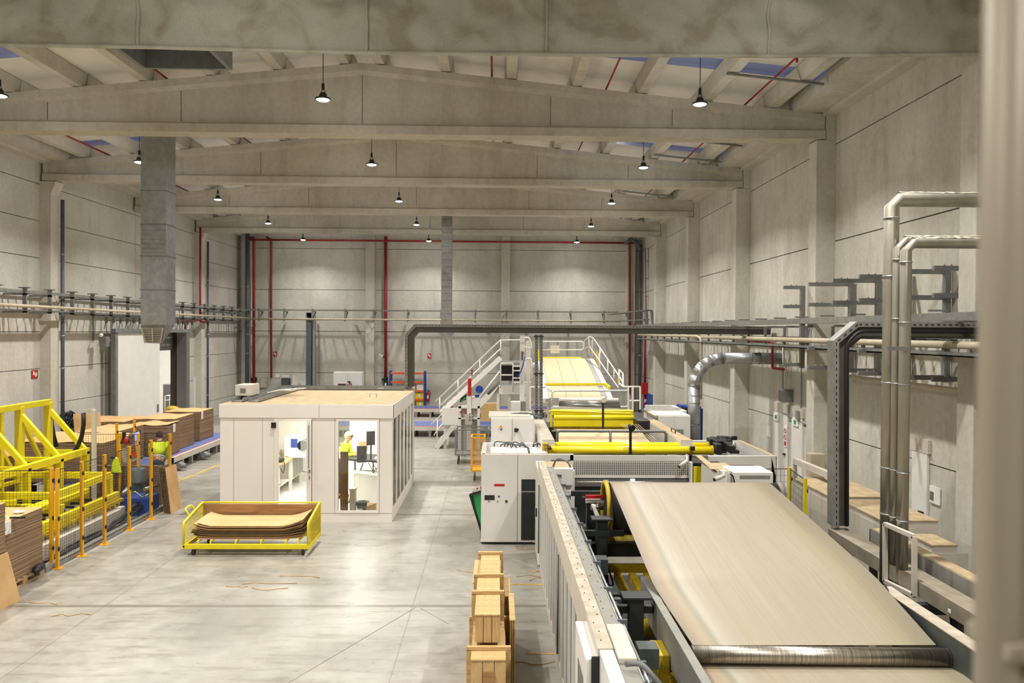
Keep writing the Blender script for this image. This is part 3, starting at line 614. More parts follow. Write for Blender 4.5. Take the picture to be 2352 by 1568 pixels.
# shelf rack
YS = 41.2; x0, x1 = P(896, 850, YS).x, P(975, 850, YS).x; zs = [P(0, p, YS).z for p in (852, 873, 893, 913, 932)]
t_ = thing('shelving_rack', (x0, YS, 0), 'orange and blue shelving rack against the back wall', 'shelf')
for x in (x0, x1):
    for y in (YS, YS + .55): B(x - .04, x + .04, y - .03, y + .03, 0, zs[0] + .12).build('upright', M['blue'], t_)
M['obeam'] = mat('orange shelf beam', S(222, 92, 40), .45)
for z in zs: B(x0 + .04, x1 - .04, YS - .03, YS + .02, z - .05, z + .05).build('shelf_beam', M['obeam'], t_); B(x0, x1, YS + .02, YS + .55, z + .01, z + .04).build('shelf_board', M['crateh'], t_)
for px, z, w, mt, lb in ((964, zs[2], .35, 'paper', 'white carton on the second shelf of the orange rack'), (950, zs[2], .2, 'card', 'small brown carton beside the white one on the orange rack'), (963, zs[3], .45, 'yellow', 'yellow carton on the third shelf of the orange rack'), (965, zs[4], .4, 'yellow', 'yellow and white carton on the bottom shelf of the orange rack')):
    c_ = P(px, 900, YS); t_ = thing('carton', (c_.x, YS + .1, z + .042), lb, 'box'); B(c_.x - w / 2, c_.x + w / 2, YS + .06, YS + .4, z + .042, z + .36).build('box_body', M[mt], t_); B(c_.x - .06, c_.x + .06, YS + .05, YS + .06, z + .12, z + .28).build('label_patch', M['paper'], t_)
# fire extinguisher
def exting(c, lb):
    t_ = thing('fire_extinguisher', c, lb, 'fire extinguisher')
    MB().lathe(c, [(0, 0), (.085, 0), (.09, .03), (.09, .42), (.05, .5), (.02, .53), (.02, .56)], 14).build('cylinder', M['redb'], t_); MB().box(c.x - .03, c.x + .06, c.y - .02, c.y + .02, c.z + .56, c.z + .6).tube(bend([c + V((.03, -.02, .56)), c + V((.13, -.03, .5)), c + V((.1, -.03, .2))], .05), .012).build('hose', M['black'], t_); B(c.x - .05, c.x + .05, c.y - .094, c.y - .088, c.z + .15, c.z + .32).build('label_patch', M['paper'], t_)
exting(P(983, 921, 42.1) + V((0, 0, 0)), 'red fire extinguisher on the back wall right of the orange rack')
exting(un(1481, 930, 'X', 7.65), 'red fire extinguisher under the red cabinet in the right back corner')
one('hose_cabinet', MB().box(7.45, 7.74, un(1481, 880, 'X', 7.6).y - .1, un(1481, 880, 'X', 7.6).y + .2, un(1481, 905, 'X', 7.6).z, un(1481, 879, 'X', 7.6).z), M['redb'], 'narrow red wall cabinet in the right back corner', 'cabinet')
c_ = P(878, 818, 41.6); t_ = thing('security_camera', c_, 'white security camera right of the middle back wall column', 'camera'); MB().ball(c_, .09).build('housing', M['white'], t_); MB().cyl(c_, c_ + V((.12, -.08, -.03)), .045).build('lens', M['black'], t_); MB().bar(c_, c_ + V((-.2, .3, .1)), .04).build('arm', M['white'], t_)
# blue sliding gate by right back wall (beyond the column)
o = B(XR - .02, XR - .001, un(1478, 900, 'X', XR).y - .4, un(1500, 920, 'X', XR).y + 3.2, 0, 1.9)
y0 = 36.4; o = B(XR - .05, XR - .002, 37.0, 41.0, 0, un(1490, 903, 'X', XR).z).build('door_3', M['blue'], None); props(o, kind='structure')
one('blue_machine', MB().box(sx_(1566, 24), sx_(1574, 24), 24, 24.6, 0, P(0, 924, 24).z), M['blue'], 'narrow blue cabinet with a black side left of the round duct', 'cabinet')
q = thing('blue_cabinet', (sx_(1605, 23.6), 23.6, 0), 'tall blue cabinet mostly hidden behind the round silver duct', 'cabinet')
B(sx_(1575, 23.8), sx_(1612, 23.8), 23.8, 24.5, 0, P(0, 926, 23.8).z).build('body', M['blue'], q); B(sx_(1612, 23.8) + .001, sx_(1616, 23.8), 23.8, 24.5, .5, P(0, 931, 23.8).z).build('side_panel', M['black'], q); B(sx_(1567, 23.7), sx_(1580, 23.7), 23.7, 23.79, .9, P(0, 928, 23.8).z).build('screen', M['black'], q)
# round silver duct
Yr = 21.2; r = .16
t_ = thing('round_duct', P(1594, 1005, Yr), 'round silver spiral duct that bends over to the right wall', 'duct')
p0, p1, p2 = P(1594, 1010, Yr), P(1594, 822, Yr), P(1810, 820, Yr); p2.x = XR - .005; p2.z = p1.z
def arcpts(c, R, a0, a1, n): return [c + V((R * math.cos(a0 + (a1 - a0) * i / n), 0, R * math.sin(a0 + (a1 - a0) * i / n))) for i in range(n + 1)]
R_ = .78; cc = V((p1.x + R_, Yr, p1.z - R_)); ar = arcpts(cc, R_, math.pi, math.pi / 2, 4)
MB().tube([p0, ar[0]], r, 24).build('riser', M['galv'], t_); MB().tube([ar[-1], p2], r * .97, 24).build('wall_run', M['galv'], t_)
q = MB()
for a, b in zip(ar, ar[1:]): q.cyl(a, b, r * 1.0, n=24)
for a in ar: q.ball(a, r * .995, 24, 12)
q.build('elbow', M['galv'], t_)
for z in (p0.z + .4, p0.z + 1.0, ar[0].z - .25, ar[0].z - .02): MB().lathe((p0.x, Yr, z), [(r, 0), (r + .012, 0), (r + .012, .02), (r, .02)], 24).build('clamp_ring', M['galvd'], t_)
for x in (ar[-1].x, ar[-1].x + .75, ar[-1].x + 1.0): MB().lathe((x, Yr, p1.z), [(r * .97, 0), (r + .01, 0), (r + .01, .02), (r * .97, .02)], 24, 'X').build('clamp_ring', M['galvd'], t_)
# cable channel gantry from the office roof to the right wall
def channel(name, pts, w, d, lb, flange=(0, -1, 0)):
    """U channel along pts in an XZ plane, web width w seen from the front, depth d"""
    t_ = thing(name, pts[0], lb, 'cable tray')
    Y0 = pts[0].y
    n = len(pts); inn = []; 
    for i, p in enumerate(pts):
        dd = []
        if i: dd.append((p - pts[i - 1]).normalized())
        if i < n - 1: dd.append((pts[i + 1] - p).normalized())
        nn = [V((x.z, 0, -x.x)) for x in dd]; s_ = sum(nn, V()).normalized(); k = 1 / max(.3, s_.dot(nn[0])); inn.append(s_ * k)
    q = MB(); q2 = MB()
    for i in range(n - 1):
        a, b = pts[i], pts[i + 1]; ia, ib = inn[i], inn[i + 1]
        def ring(p, q_): return p + q_
        # dark web (back and inner side)
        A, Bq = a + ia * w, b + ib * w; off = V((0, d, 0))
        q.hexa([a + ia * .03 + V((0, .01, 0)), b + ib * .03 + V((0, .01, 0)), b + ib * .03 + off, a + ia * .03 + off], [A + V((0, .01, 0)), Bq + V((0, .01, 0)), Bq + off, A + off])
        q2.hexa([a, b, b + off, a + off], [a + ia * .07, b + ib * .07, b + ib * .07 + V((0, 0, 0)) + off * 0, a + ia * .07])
        q2.hexa([a - V((0, .03, 0)), b - V((0, .03, 0)), b, a], [a + ia * .08 - V((0, .03, 0)), b + ib * .08 - V((0, .03, 0)), b + ib * .08, a + ia * .08])
        L_ = (b - a).length; k = int(L_ / .09); s3 = MB()
        for j in range(k):
            f0 = (j + .25) / k; f1 = (j + .7) / k; e0 = a.lerp(b, f0) + ia * .04 - V((0, .032, 0)); e1 = a.lerp(b, f1) + ia * .04 - V((0, .032, 0)); s3.bar(e0, e1, .012, .012)
        s3.build('slots', M['black'], t_, kind='stuff')
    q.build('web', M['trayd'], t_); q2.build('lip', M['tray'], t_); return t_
Yg = 21.6
pts = [P(930, 888, Yg), P(930, 768, Yg), P(952, 744, Yg), P(1784, 752, Yg)]; pts[3].z = pts[2].z; pts[3].x = 7.6
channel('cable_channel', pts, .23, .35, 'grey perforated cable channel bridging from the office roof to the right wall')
Yg = 11.6
pts = [P(1913, 1208, Yg), P(1913, 782, Yg), P(1966, 738, Yg), P(2250, 738, Yg)]; pts[3].z = pts[2].z; pts[3].x = 7.7
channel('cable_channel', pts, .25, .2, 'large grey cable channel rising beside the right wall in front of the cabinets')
for px, sz, lb in ((1941, .03, 'thick'),): one('vertical_conduit', MB().tube(bend([P(1944, 1208, 11.55), P(1944, 790, 11.55), P(1972, 760, 11.55), P(2252, 762, 11.55)], .1), .028, 8), M['black'], 'black conduit running inside the large cable channel', 'pipe')
t_ = thing('strut_support', P(1235, 950, 21.3), 'pair of perforated steel struts holding up the cable channel', 'support')
for px, lb in ((1232, 0), (1243, 1)):
    a, b = P(px, 976, 21.3), P(px, 768, 21.3); MB().bar(a, b, .085, .06, up=(0, 1, 0)).build('strut', M['galvd'], t_)
    s3 = MB(); k = 30
    for j in range(k): s3.bar(a.lerp(b, (j + .3) / k) - V((0, .035, 0)), a.lerp(b, (j + .65) / k) - V((0, .035, 0)), .02, .012)
    s3.build('slots', M['dark'], t_, kind='stuff')
for py in (772, 858, 943): MB().bar(P(1226, py, 21.22), P(1249, py, 21.22), .03, .03).build('clamp', M['dark'], t_)
# insulated pipes
def ipipe(y, r, zt, lb, zbot, xo=5.08):
    t_ = thing('insulated_pipe', (xo, y, zbot), lb, 'pipe')
    MB().tube([(xo, y, zbot), (xo, y, zt - .1), (xo + .1, y, zt), (7.74, y, zt)], r, 24).build('jacket', M['jacket'], t_)
    MB().grid(lambda u, v: V((xo + .08 + u * 2.56, y + (v - .5) * 1.2 * r, zt + math.sqrt(max(0, r * r - ((v - .5) * 1.2 * r) ** 2)) + .006 + .012 * noise.noise(V((u * 40, v * 3, y))))), 60, 4).build('dust_crust', M['dustgrey'], t_)
    for z in (zt - .25, zt - 1.0, 3.6, 2.5, 1.9): MB().lathe((xo, y, z), [(r, 0), (r + .008, 0), (r + .008, .015), (r, .015)], 24).build('clamp_ring', M['galv'], t_)
M['jacket'] = mat('dusty aluminium pipe jacket', S(166, 160, 146), .36, .6, var=.12, scale=5, stretch=(1, 1, .3))
ipipe(10.03, .093, 5.97, 'tall insulated silver pipe turning right high up, leftmost of three', 1.0)
ipipe(9.86, .06, 5.42, 'slim insulated pipe in the middle of the group of three', .95)
ipipe(9.66, .068, 5.37, 'insulated silver pipe turning right at mid height, rightmost of three', .9)
one('pipe_clamp', MB().bar(P(2038, 800, 9.60), P(2088, 800, 9.57), .05, .05), M['galvd'], 'grey clamp bar around the three insulated pipes', 'clamp')
t_ = thing('pipe_support', (5.12, 9.9, .6), 'pale rectangular frame holding the lower ends of the insulated pipes', 'frame')
xf = 4.98; A = [un(*q_, 'X', xf) for q_ in ((2033, 1203), (2100, 1232), (2100, 1368), (2033, 1335))]
for a, b in ((0, 1), (1, 2), (2, 3), (3, 0)): MB().bar(A[a], A[b], .05, .05).build('rail', M['offwhite'], t_)
# near blurred pole right at the viewpoint
t_ = thing('blurred_pole', (.51, .72, 3.0), 'blurred pale metal pole very close at the right edge of the view', 'pole')
Yp = .72; x0 = un(2253, 784, 'Y', Yp).x
M['pole'] = mat('brushed aluminium pole', S(160, 151, 133), .5, .2, var=.04, scale=1, stretch=(30, 1, .2))
MB().box(x0 + .034, x0 + .12, Yp - .02, Yp + .03, 3.2, 5.2).build('profile', M['pole'], t_, bevel=.008)
MB().cyl((x0 + .020, Yp, 3.2), (x0 + .020, Yp, 5.2), .02, n=24).build('tube', M['pole'], t_)
zc = un(2320, 1475, 'Y', Yp).z
q = MB().box(x0 + .012, x0 + .13, Yp - .028, Yp + .035, zc - .007, zc + .007); q.build('clamp', M['pole'], t_)
MB().ball((x0 + .032, Yp - .04, zc + .011), .007, 12, 8).ball((x0 + .032, Yp - .04, zc - .012), .007, 12, 8).build('bolt', M['chrome'], t_)
# things on the right wall: doors, signs, boxes
def wallbox(name, px, py, w, h, d, mt, lb, cat, x=XR): c = un(px, py, 'X', x); return one(name, B(x - d, x, c.y - w / 2, c.y + w / 2, c.z - h / 2, c.z + h / 2), M[mt], lb, cat, bevel=.006)
def rdoor(n, pxf, pxn, lb):
    ya, yb_ = un(pxf, 1000, 'X', XR).y, un(pxn, 1000, 'X', XR).y
    o = B(XR - .05, XR - .001, yb_, ya, 0, 2.1).build(n, M['white'], None, bevel=.005); props(o, kind='structure'); B(XR - .1, XR - .05, yb_ + .08, yb_ + .2, 1.0, 1.04).build('door_handle', M['black'], o)
    B(XR - .06, XR, yb_ - .05, ya + .05, 2.1, 2.35).build('door_header', M['offwhite'], o)
rdoor('door_4', 1779, 1812, ''); rdoor('door_5', 1822, 1846, ''); rdoor('door_6', 2101, 2136, '')
for px, py, lb in ((1782, 957, 'left door'), (1826, 969, 'right door')):
    c = un(px, py, 'X', XR - .08); t_ = thing('exit_sign', c, 'white exit sign with a green symbol over the %s in the right wall' % lb, 'sign'); B(XR - .08, XR - .061, c.y - .18, c.y + .18, c.z - .1, c.z + .1).build('plate', M['paper'], t_); MB().box(XR - .09, XR - .081, c.y - .06, c.y + .06, c.z - .05, c.z + .05).build('symbol', M['green'], t_)
c = un(1802, 1002, 'X', XR - .09); t_ = thing('prohibition_sign', c, 'white sign with red no entry circles on the right wall between doors', 'sign'); B(XR - .07, XR - .06, c.y - .09, c.y + .09, c.z - .28, c.z + .28).build('plate', M['paper'], t_)
q = MB()
for dz in (.15, -.02): q.tube([(XR - .075, c.y + .06 * math.cos(a_ * math.pi / 8), c.z + dz + .06 * math.sin(a_ * math.pi / 8)) for a_ in range(17)], .009, 6)
q.box(XR - .076, XR - .071, c.y - .06, c.y + .06, c.z - .24, c.z - .13); q.build('symbol', M['redb'], t_)
wallbox('wall_notice', 1767, 991, .24, .3, .02, 'paper', 'small white notice left of the doors in the right wall', 'sign')
wallbox('junction_box', 1840, 953, .16, .22, .12, 'midgrey', 'small grey junction box above the right wall doors', 'box')
t_ = thing('distribution_box', un(1800, 908, 'X', XR), 'grey finned distribution box on the right wall above the doors', 'box')
c = un(1800, 908, 'X', XR - .2); B(XR - .28, XR, c.y - .16, c.y + .16, c.z - .16, c.z + .16).build('housing', M['galvd'], t_, bevel=.01)
for k in range(6): B(XR - .30, XR - .28, c.y - .15 + k * .05, c.y - .13 + k * .05, c.z - .14, c.z + .14).build('fin', M['grey'], t_)
one('conduit_pipe', tubes(bend([c + V((.1, .2, 0)), c + V((.1, .35, .1)), c + V((.1, .35, 1.5))], .08), .02), M['galv'], 'thin steel conduit rising from the grey distribution box', 'pipe')
one('conduit_pipe', tubes([un(1840, 945, 'X', XR - .04), un(1840, 790, 'X', XR - .04)], .018), M['galv'], 'thin steel conduit rising from the grey junction box', 'pipe')
one('conduit_pipe', tubes([un(1780, 940, 'X', XR - .04), un(1856, 975, 'X', XR - .04)], .02), M['galv'], 'thin horizontal conduit above the right wall doors', 'pipe')
wallbox('wall_notice', 1840, 1020, .3, .34, .02, 'paper', 'white notice right of the doors in the right wall', 'sign')
t_ = thing('door_sign', un(2146, 1135, 'X', XR), 'white door sign with a dark square right of the near wall door', 'sign'); c = un(2146, 1137, 'X', XR - .03); B(XR - .03, XR - .01, c.y - .16, c.y + .16, c.z - .15, c.z + .15).build('plate', M['paper'], t_); B(XR - .035, XR - .031, c.y + .02, c.y + .14, c.z - .1, c.z + .05).build('symbol', M['grey'], t_)
t_ = thing('red_valve_pipe', un(1776, 780, 'X', 7.4), 'short red pipe with valve bracket above the round duct end', 'pipe')
MB().tube(bend([un(1718, 783, 'X', 7.3), un(1774, 786, 'X', 7.4), un(1774, 845, 'X', 7.4), un(1800, 848, 'X', 7.5)], .06), .035).build('pipe', M['red'], t_)
one('electric_box', MB().box(P(1873, 0, 17.6).x, P(1908, 0, 17.6).x, 17.6, 17.865, P(0, 1090, 17.6).z, P(0, 1036, 17.6).z), M['pipe'], 'beige box on a column above the white cabinets at right', 'cabinet', bevel=.01)
# =================== PEOPLE ===================
def skin(name, joints, edges, mt, parent=None, sub=1, root=0):
    """joints {name:(x,y,z,r)}; one continuous skinned surface"""
    ks = list(joints); vs = [V(joints[k][:3]) for k in ks]; o0 = V(vs[root])
    me = bpy.data.meshes.new(name); me.from_pydata([v - o0 for v in vs], [(ks.index(a), ks.index(b)) for a, b in edges], [])
    o = bpy.data.objects.new(name, me); COL.objects.link(o); sk_ = o.modifiers.new('skin', 'SKIN'); sk_.use_smooth_shade = True
    sv = me.skin_vertices[0].data if me.skin_vertices else None
    for i, k in enumerate(ks):
        r = joints[k][3]; r = (r, r) if not isinstance(r, tuple) else r; sv[i].radius = r; sv[i].use_root = (i == root)
    s2 = o.modifiers.new('sub', 'SUBSURF'); s2.levels = s2.render_levels = sub
    dg = bpy.context.evaluated_depsgraph_get(); m2 = bpy.data.meshes.new_from_object(o.evaluated_get(dg)); bpy.data.objects.remove(o)
    m2.materials.clear(); m2.materials.append(mt)
    for p_ in m2.polygons: p_.use_smooth = True
    o = bpy.data.objects.new(name, m2); COL.objects.link(o); o.parent = parent; o.location = o0 - wl(parent); WL[o.name] = o0; return o
def person(base, ang, J, label, shirt='hivis', sleeve='hivis', trousers='navy', bald=True, glasses=False, fwd=0):
    """J: local joints, +x = facing direction, z up"""
    c, s = math.cos(ang), math.sin(ang); T = lambda p: (base[0] + c * p[0] - s * p[1], base[1] + s * p[0] + c * p[1], base[2] + p[2])
    W_ = {k: T(v) + (v[3],) for k, v in J.items()}
    t_ = thing('person', base, label, 'person')
    g = lambda k, r: W_[k][:3] + (r,)
    jo = dict(W_); ed = [('pel', 'wai'), ('wai', 'che'), ('che', 'nec'), ('nec', 'hed')]
    for sd in 'lr': ed += [('pel', 'hip' + sd), ('hip' + sd, 'kne' + sd), ('kne' + sd, 'ank' + sd), ('ank' + sd, 'toe' + sd), ('che', 'sho' + sd), ('sho' + sd, 'elb' + sd), ('elb' + sd, 'wri' + sd), ('wri' + sd, 'pal' + sd)]
    jo = {'pel': jo.pop('pel'), **jo}
    for k_ in jo:
        if k_[:3] in ('pel', 'wai'): jo[k_] = jo[k_][:3] + (jo[k_][3] * .8,)
        if k_[:3] in ('pel', 'wai', 'che', 'hip', 'kne', 'sho', 'elb'): jo[k_] = jo[k_][:3] + (jo[k_][3] * .74,)
    skin('body', jo, ed, M['skin'], t_)
    # head with a face
    h = V(W_['hed'][:3]); fx = V((c, s, 0)); sy = V((-s, c, 0)); q = MB()
    q.grid(lambda u, v: h + fx * ((.098 + (.012 if .35 < v < .6 else 0)) * math.sin(math.pi * v) * math.cos(2 * math.pi * u)) + sy * (.076 * math.sin(math.pi * v) * math.sin(2 * math.pi * u)) + V((0, 0, .125 * math.cos(math.pi * v) + .01)) + fx * (.015 * (v - .5)), 20, 14)
    hd = q.build('head', M['skin'], t_)
    q = MB().prism([h + fx * .09 + V((0, 0, .02)), h + fx * .125 + V((0, 0, -.025)), h + fx * .09 + V((0, 0, -.03))], sy * .02); q.build('nose', M['skin'], hd)
    MB().bar(h + fx * .088 - sy * .025 + V((0, 0, -.062)), h + fx * .088 + sy * .025 + V((0, 0, -.062)), .01, .01).build('mouth', M['lip'], hd)
    for sd in (-1, 1): MB().ball(h + sy * .078 * sd, (.02, .012, .032)).build('ear', M['skin'], hd); MB().ball(h + fx * .088 + sy * .03 * sd + V((0, 0, .02)), .011).build('eye', M['black'], hd)
    if glasses: MB().bar(h + fx * .10 - sy * .06 + V((0, 0, .02)), h + fx * .10 + sy * .06 + V((0, 0, .02)), .03, .03).bar(h + fx * .1 - sy * .078 + V((0, 0, .02)), h - sy * .08 + V((0, 0, .02)), .008).build('glasses', M['black'], hd)
    if not bald: MB().grid(lambda u, v: h - fx * .008 + fx * (.108 * math.sin(math.pi * v * .55) * math.cos(2 * math.pi * u)) + sy * (.088 * math.sin(math.pi * v * .55) * math.sin(2 * math.pi * u)) + V((0, 0, .142 * math.cos(math.pi * v * .55) + .005)), 18, 8).build('hair', M['hair'], hd)
    # clothing
    e_ = .022
    sj = {'che': g('che', (W_['che'][3] if not isinstance(W_['che'][3], tuple) else W_['che'][3][0]) + e_), 'wai': g('wai', .155), 'nec0': tuple((V(W_['nec'][:3]) * .6 + V(W_['che'][:3]) * .4)) + (.085,)}
    se = [('che', 'wai'), ('che', 'nec0')]
    for sd in 'lr':
        el = V(W_['elb' + sd][:3]); wr = V(W_['wri' + sd][:3]); f_ = el.lerp(wr, .75)
        sj['sho' + sd] = g('sho' + sd, .085); sj['elb' + sd] = g('elb' + sd, .062); sj['cuf' + sd] = tuple(f_) + (.05,); se += [('che', 'sho' + sd), ('sho' + sd, 'elb' + sd), ('elb' + sd, 'cuf' + sd)]
    sh = skin('shirt', sj, se, M[shirt], t_)
    wz = V(W_['wai'][:3]); cz = V(W_['che'][:3])
    MB().tube([wz.lerp(cz, -.05), wz.lerp(cz, .1)], .17, 20, False).build('reflective_band', M['refl'], sh)
    tj = {'pel': g('pel', .16)}; te = []
    for sd in 'lr':
        tj['hip' + sd] = g('hip' + sd, .105); tj['kne' + sd] = g('kne' + sd, .08); tj['an' + sd] = W_['ank' + sd][:2] + (W_['ank' + sd][2] + .03, .07); te += [('pel', 'hip' + sd), ('hip' + sd, 'kne' + sd), ('kne' + sd, 'an' + sd)]
    tj['top'] = tuple(V(W_['pel'][:3]).lerp(V(W_['wai'][:3]), .7)) + (.155,); te += [('pel', 'top')]
    skin('trousers', tj, te, M[trousers], t_)
    for sd in 'lr':
        a = V(W_['ank' + sd][:3]); b = V(W_['toe' + sd][:3]); MB().tube([a - (b - a) * .45 - V((0, 0, .03)), a - V((0, 0, .02)), b], [.045, .055, .04], 10).build('shoe', M['black'], t_)
        # hand: five fingers
        p_ = V(W_['pal' + sd][:3]); w_ = V(W_['wri' + sd][:3]); d = (p_ - w_).normalized(); sd_ = d.cross(V((0, 0, 1))).normalized(); tip = p_ + d * .03
        hj = {'w': tuple(w_) + (.026,), 'p': tuple(p_) + ((.022, .036),)}; he = [('w', 'p')]
        hnd = MB()
        for k, ln in enumerate((.075, .085, .08, .062)):
            b0 = p_ + sd_ * (.027 - .018 * k); b1 = b0 + d * ln * .55 - V((0, 0, .008)); b2 = b0 + d * ln - V((0, 0, .03)); hnd.tube([b0, b1, b2], [.009, .0085, .007], 6)
        sg = 1 if sd == 'r' else -1
        b0 = p_ - d * .03 - sd_ * .03 * sg; hnd.tube([b0, b0 - sd_ * .03 * sg + d * .02, b0 - sd_ * .035 * sg + d * .05], [.011, .010, .008], 6); hnd.build('fingers', M['skin'], t_)
    return t_
M['lip'] = mat('lip', S(176, 104, 92), .5)
def stand(lean=0, arms=None, h=1.78):
    k = h / 1.78; L_ = lambda z: lean * max(0, (z - .95)) ** 1.0
    J = {'pel': (0, 0, .96, .145), 'wai': (L_(1.12), 0, 1.12, .14), 'che': (L_(1.33), 0, 1.33, .155), 'nec': (L_(1.5), 0, 1.5, .058), 'hed': (L_(1.62) + .03, 0, 1.63, .075)}
    for sd, s_ in (('l', 1), ('r', -1)):
        J['hip' + sd] = (0, .09 * s_, .88, .09); J['kne' + sd] = (.03, .10 * s_, .5, .06); J['ank' + sd] = (-.01, .11 * s_, .09, .042); J['toe' + sd] = (.15, .12 * s_, .04, .035)
        a = (arms or {}).get(sd, ((.02, .25, 1.12), (.1, .24, .9)))
        J['sho' + sd] = (L_(1.43), .19 * s_, 1.43, .062); J['elb' + sd] = (L_(1.2) + a[0][0], a[0][1] * s_, a[0][2], .043); J['wri' + sd] = (a[1][0], a[1][1] * s_, a[1][2], .028)
        d = (V(J['wri' + sd][:3]) - V(J['elb' + sd][:3])).normalized() * .07; J['pal' + sd] = tuple(V(J['wri' + sd][:3]) + d) + (.03,)
    return {n_: tuple(c_ * k for c_ in v[:3]) + ((v[3] * k),) for n_, v in J.items()}
# =================== THE OFFICE CABIN ===================
YO, XO0, XO1, YO1, ZO = 17.36, -6.08, -2.30, 22.0, 2.60
def fx(px): return un(px, 1000, 'Y', YO).x
def fz(py): return un(700, py, 'Y', YO).z
t_ = thing('office_cabin', ((XO0 + XO1) / 2, (YO + YO1) / 2, 0), 'white prefabricated office cabin with lit interior and dusty flat roof', 'office cabin')
OFF = t_
dx0, dx1, wx0, wx1 = fx(630), fx(717), fx(777), fx(866)
wz0, wz1 = fz(1173), fz(966); hz = 2.30
q = MB().box(XO0, dx0, YO, YO + .08, 0, hz).box(dx0, dx1, YO, YO + .08, 2.27, hz).box(dx1, wx0, YO, YO + .08, 0, hz).box(wx0, wx1, YO, YO + .08, 0, wz0).box(wx0, wx1, YO, YO + .08, wz1, hz).box(wx1, XO1, YO, YO + .08, 0, hz)
M['cabin'] = mat('cabin sandwich panel', S(226, 219, 210), .35, var=.02, scale=1)
q.build('front_wall', M['cabin'], t_)
seam = MB()
for px in (537, 603): seam.box(fx(px) - .004, fx(px) + .004, YO - .002, YO, .2, hz)
for px in (769, 872): seam.box(fx(px) - .004, fx(px) + .004, YO - .002, YO, .2, hz)
seam.box(fx(733) - .004, fx(733) + .004, YO - .022, YO - .02, 2.32, ZO).box(dx1, XO1, YO - .002, YO, .19, .2).box(XO0, dx0, YO - .002, YO, .19, .2)
seam.build('panel_seams', M['midgrey'], t_)
MB().box(XO0 - .02, XO1 + .02, YO - .02, YO + .1, hz, ZO).box(XO0 - .02, XO1 + .02, YO1 - .1, YO1 + .02, hz, ZO).box(XO0 - .02, XO0 + .1, YO, YO1, hz, ZO).box(XO1 - .1, XO1 + .02, YO, YO1, hz, ZO).build('fascia', M['cabin'], t_, bevel=.006)
B(XO0 + .1, XO1 - .1, YO + .1, YO1 - .1, ZO - .12, ZO - .04).build('roof', M['dust'], t_)
MB().grid(lambda u, v: V((XO0 + (XO1 - XO0) * u, YO + (YO1 - YO) * v, ZO + .004 + .006 * noise.noise(V((u * 30, v * 30, 1))))), 40, 40).build('dust_layer', M['dust'], t_)
B(XO0, XO0 + .08, YO + .08, YO1, 0, hz).build('left_wall', M['cabin'], t_)
B(XO0 + .08, XO1 - .08, YO + .08, YO1 - .08, 0, .02).build('cabin_floor', M['white'], t_)
bx0, bx1 = un(760, 980, 'Y', YO1).x, un(804, 980, 'Y', YO1).x
MB().box(XO0 + .08, bx0, YO1 - .08, YO1, 0, hz).box(bx1, XO1, YO1 - .08, YO1, 0, hz).box(bx0, bx1, YO1 - .08, YO1, 0, 1.0).box(bx0, bx1, YO1 - .08, YO1, 2.2, hz).build('back_wall', M['cabin'], t_)
bg = B(bx0, bx1, YO1 - .05, YO1 - .04, 1.0, 2.2).build('back_window_pane', M['glass'], t_)
# side wall with six tall panes
MB().box(XO1 - .08, XO1, YO + .08, YO1 - .08, 0, .28).box(XO1 - .08, XO1, YO + .08, YO1 - .08, 2.26, hz).build('side_wall_rails', M['cabin'], t_)
nY = 6; wY = (YO1 - YO - .3) / nY
for i in range(nY + 1):
    y = YO + .1 + i * wY; B(XO1 - .08, XO1 + .002, y, y + .1, .28, 2.26).build('mullion', M['cabin'], t_)
for i in range(nY):
    y = YO + .2 + i * wY; B(XO1 - .012, XO1 - .004, y, y + wY - .1, .28, 2.26).build('side_pane', M['sideglass'], t_)
f_ = MB().box(wx0 - .045, wx0, YO - .012, YO, wz0 - .045, wz1 + .045).box(wx1, wx1 + .045, YO - .012, YO, wz0 - .045, wz1 + .045).box(wx0, wx1, YO - .012, YO, wz1, wz1 + .045).box(wx0, wx1, YO - .012, YO, wz0 - .045, wz0).build('window_frame', M['cabin'], t_)
B(wx0, wx1, YO + .03, YO + .04, wz0, wz1).build('window_pane', M['glass'], f_)
gx0, gx1, gz0, gz1 = fx(640), fx(705), .14, fz(966)
d = MB().box(dx0 + .01, gx0, YO - .03, YO + .02, .02, 2.26).box(gx1, dx1 - .012, YO - .03, YO + .02, .02, 2.26).box(gx0, gx1, YO - .03, YO + .02, gz1, 2.26).box(gx0, gx1, YO - .03, YO + .02, .02, gz0).build('door', M['cabin'], t_, bevel=.004)
B(gx0, gx1, YO - .01, YO - .002, gz0, gz1).build('door_pane', M['glass'], d)
B(dx1 - .01, dx1, YO - .005, YO + .0, 0, 2.27).build('door_gap', M['joint'], t_)
B(dx1 - .075, dx1 - .06, YO - .05, YO - .031, 1.2, 2.15).build('grey_strip', M['grey'], d)  # thin grey upright strip on the door stile
zh = fz(1081); MB().tube([(dx1 - .05, YO - .03, zh), (dx1 - .05, YO - .09, zh), (dx1 - .18, YO - .09, zh)], .011, 8).box(dx1 - .07, dx1 - .03, YO - .045, YO - .03, zh - .03, zh + .03).box(dx1 - .06, dx1 - .04, YO - .05, YO - .03, zh - .18, zh - .1).build('door_handle', M['steel'], d)
for py in (976, 1164): MB().box(fx(624), fx(635), YO - .05, YO - .02, fz(py) - .06, fz(py) + .06).build('hinge', M['black'], d)
for px, py in ((897 - 3, 902), (877, 916)):
    c = un(px - 20, py - 4, 'Z', ZO); MB().tube(bend([(c.x - .08, c.y, ZO), (c.x - .08, c.y, ZO + .08), (c.x + .08, c.y, ZO + .08), (c.x + .08, c.y, ZO)], .02), .008, 6).build('lifting_eye', M['galv'], t_)
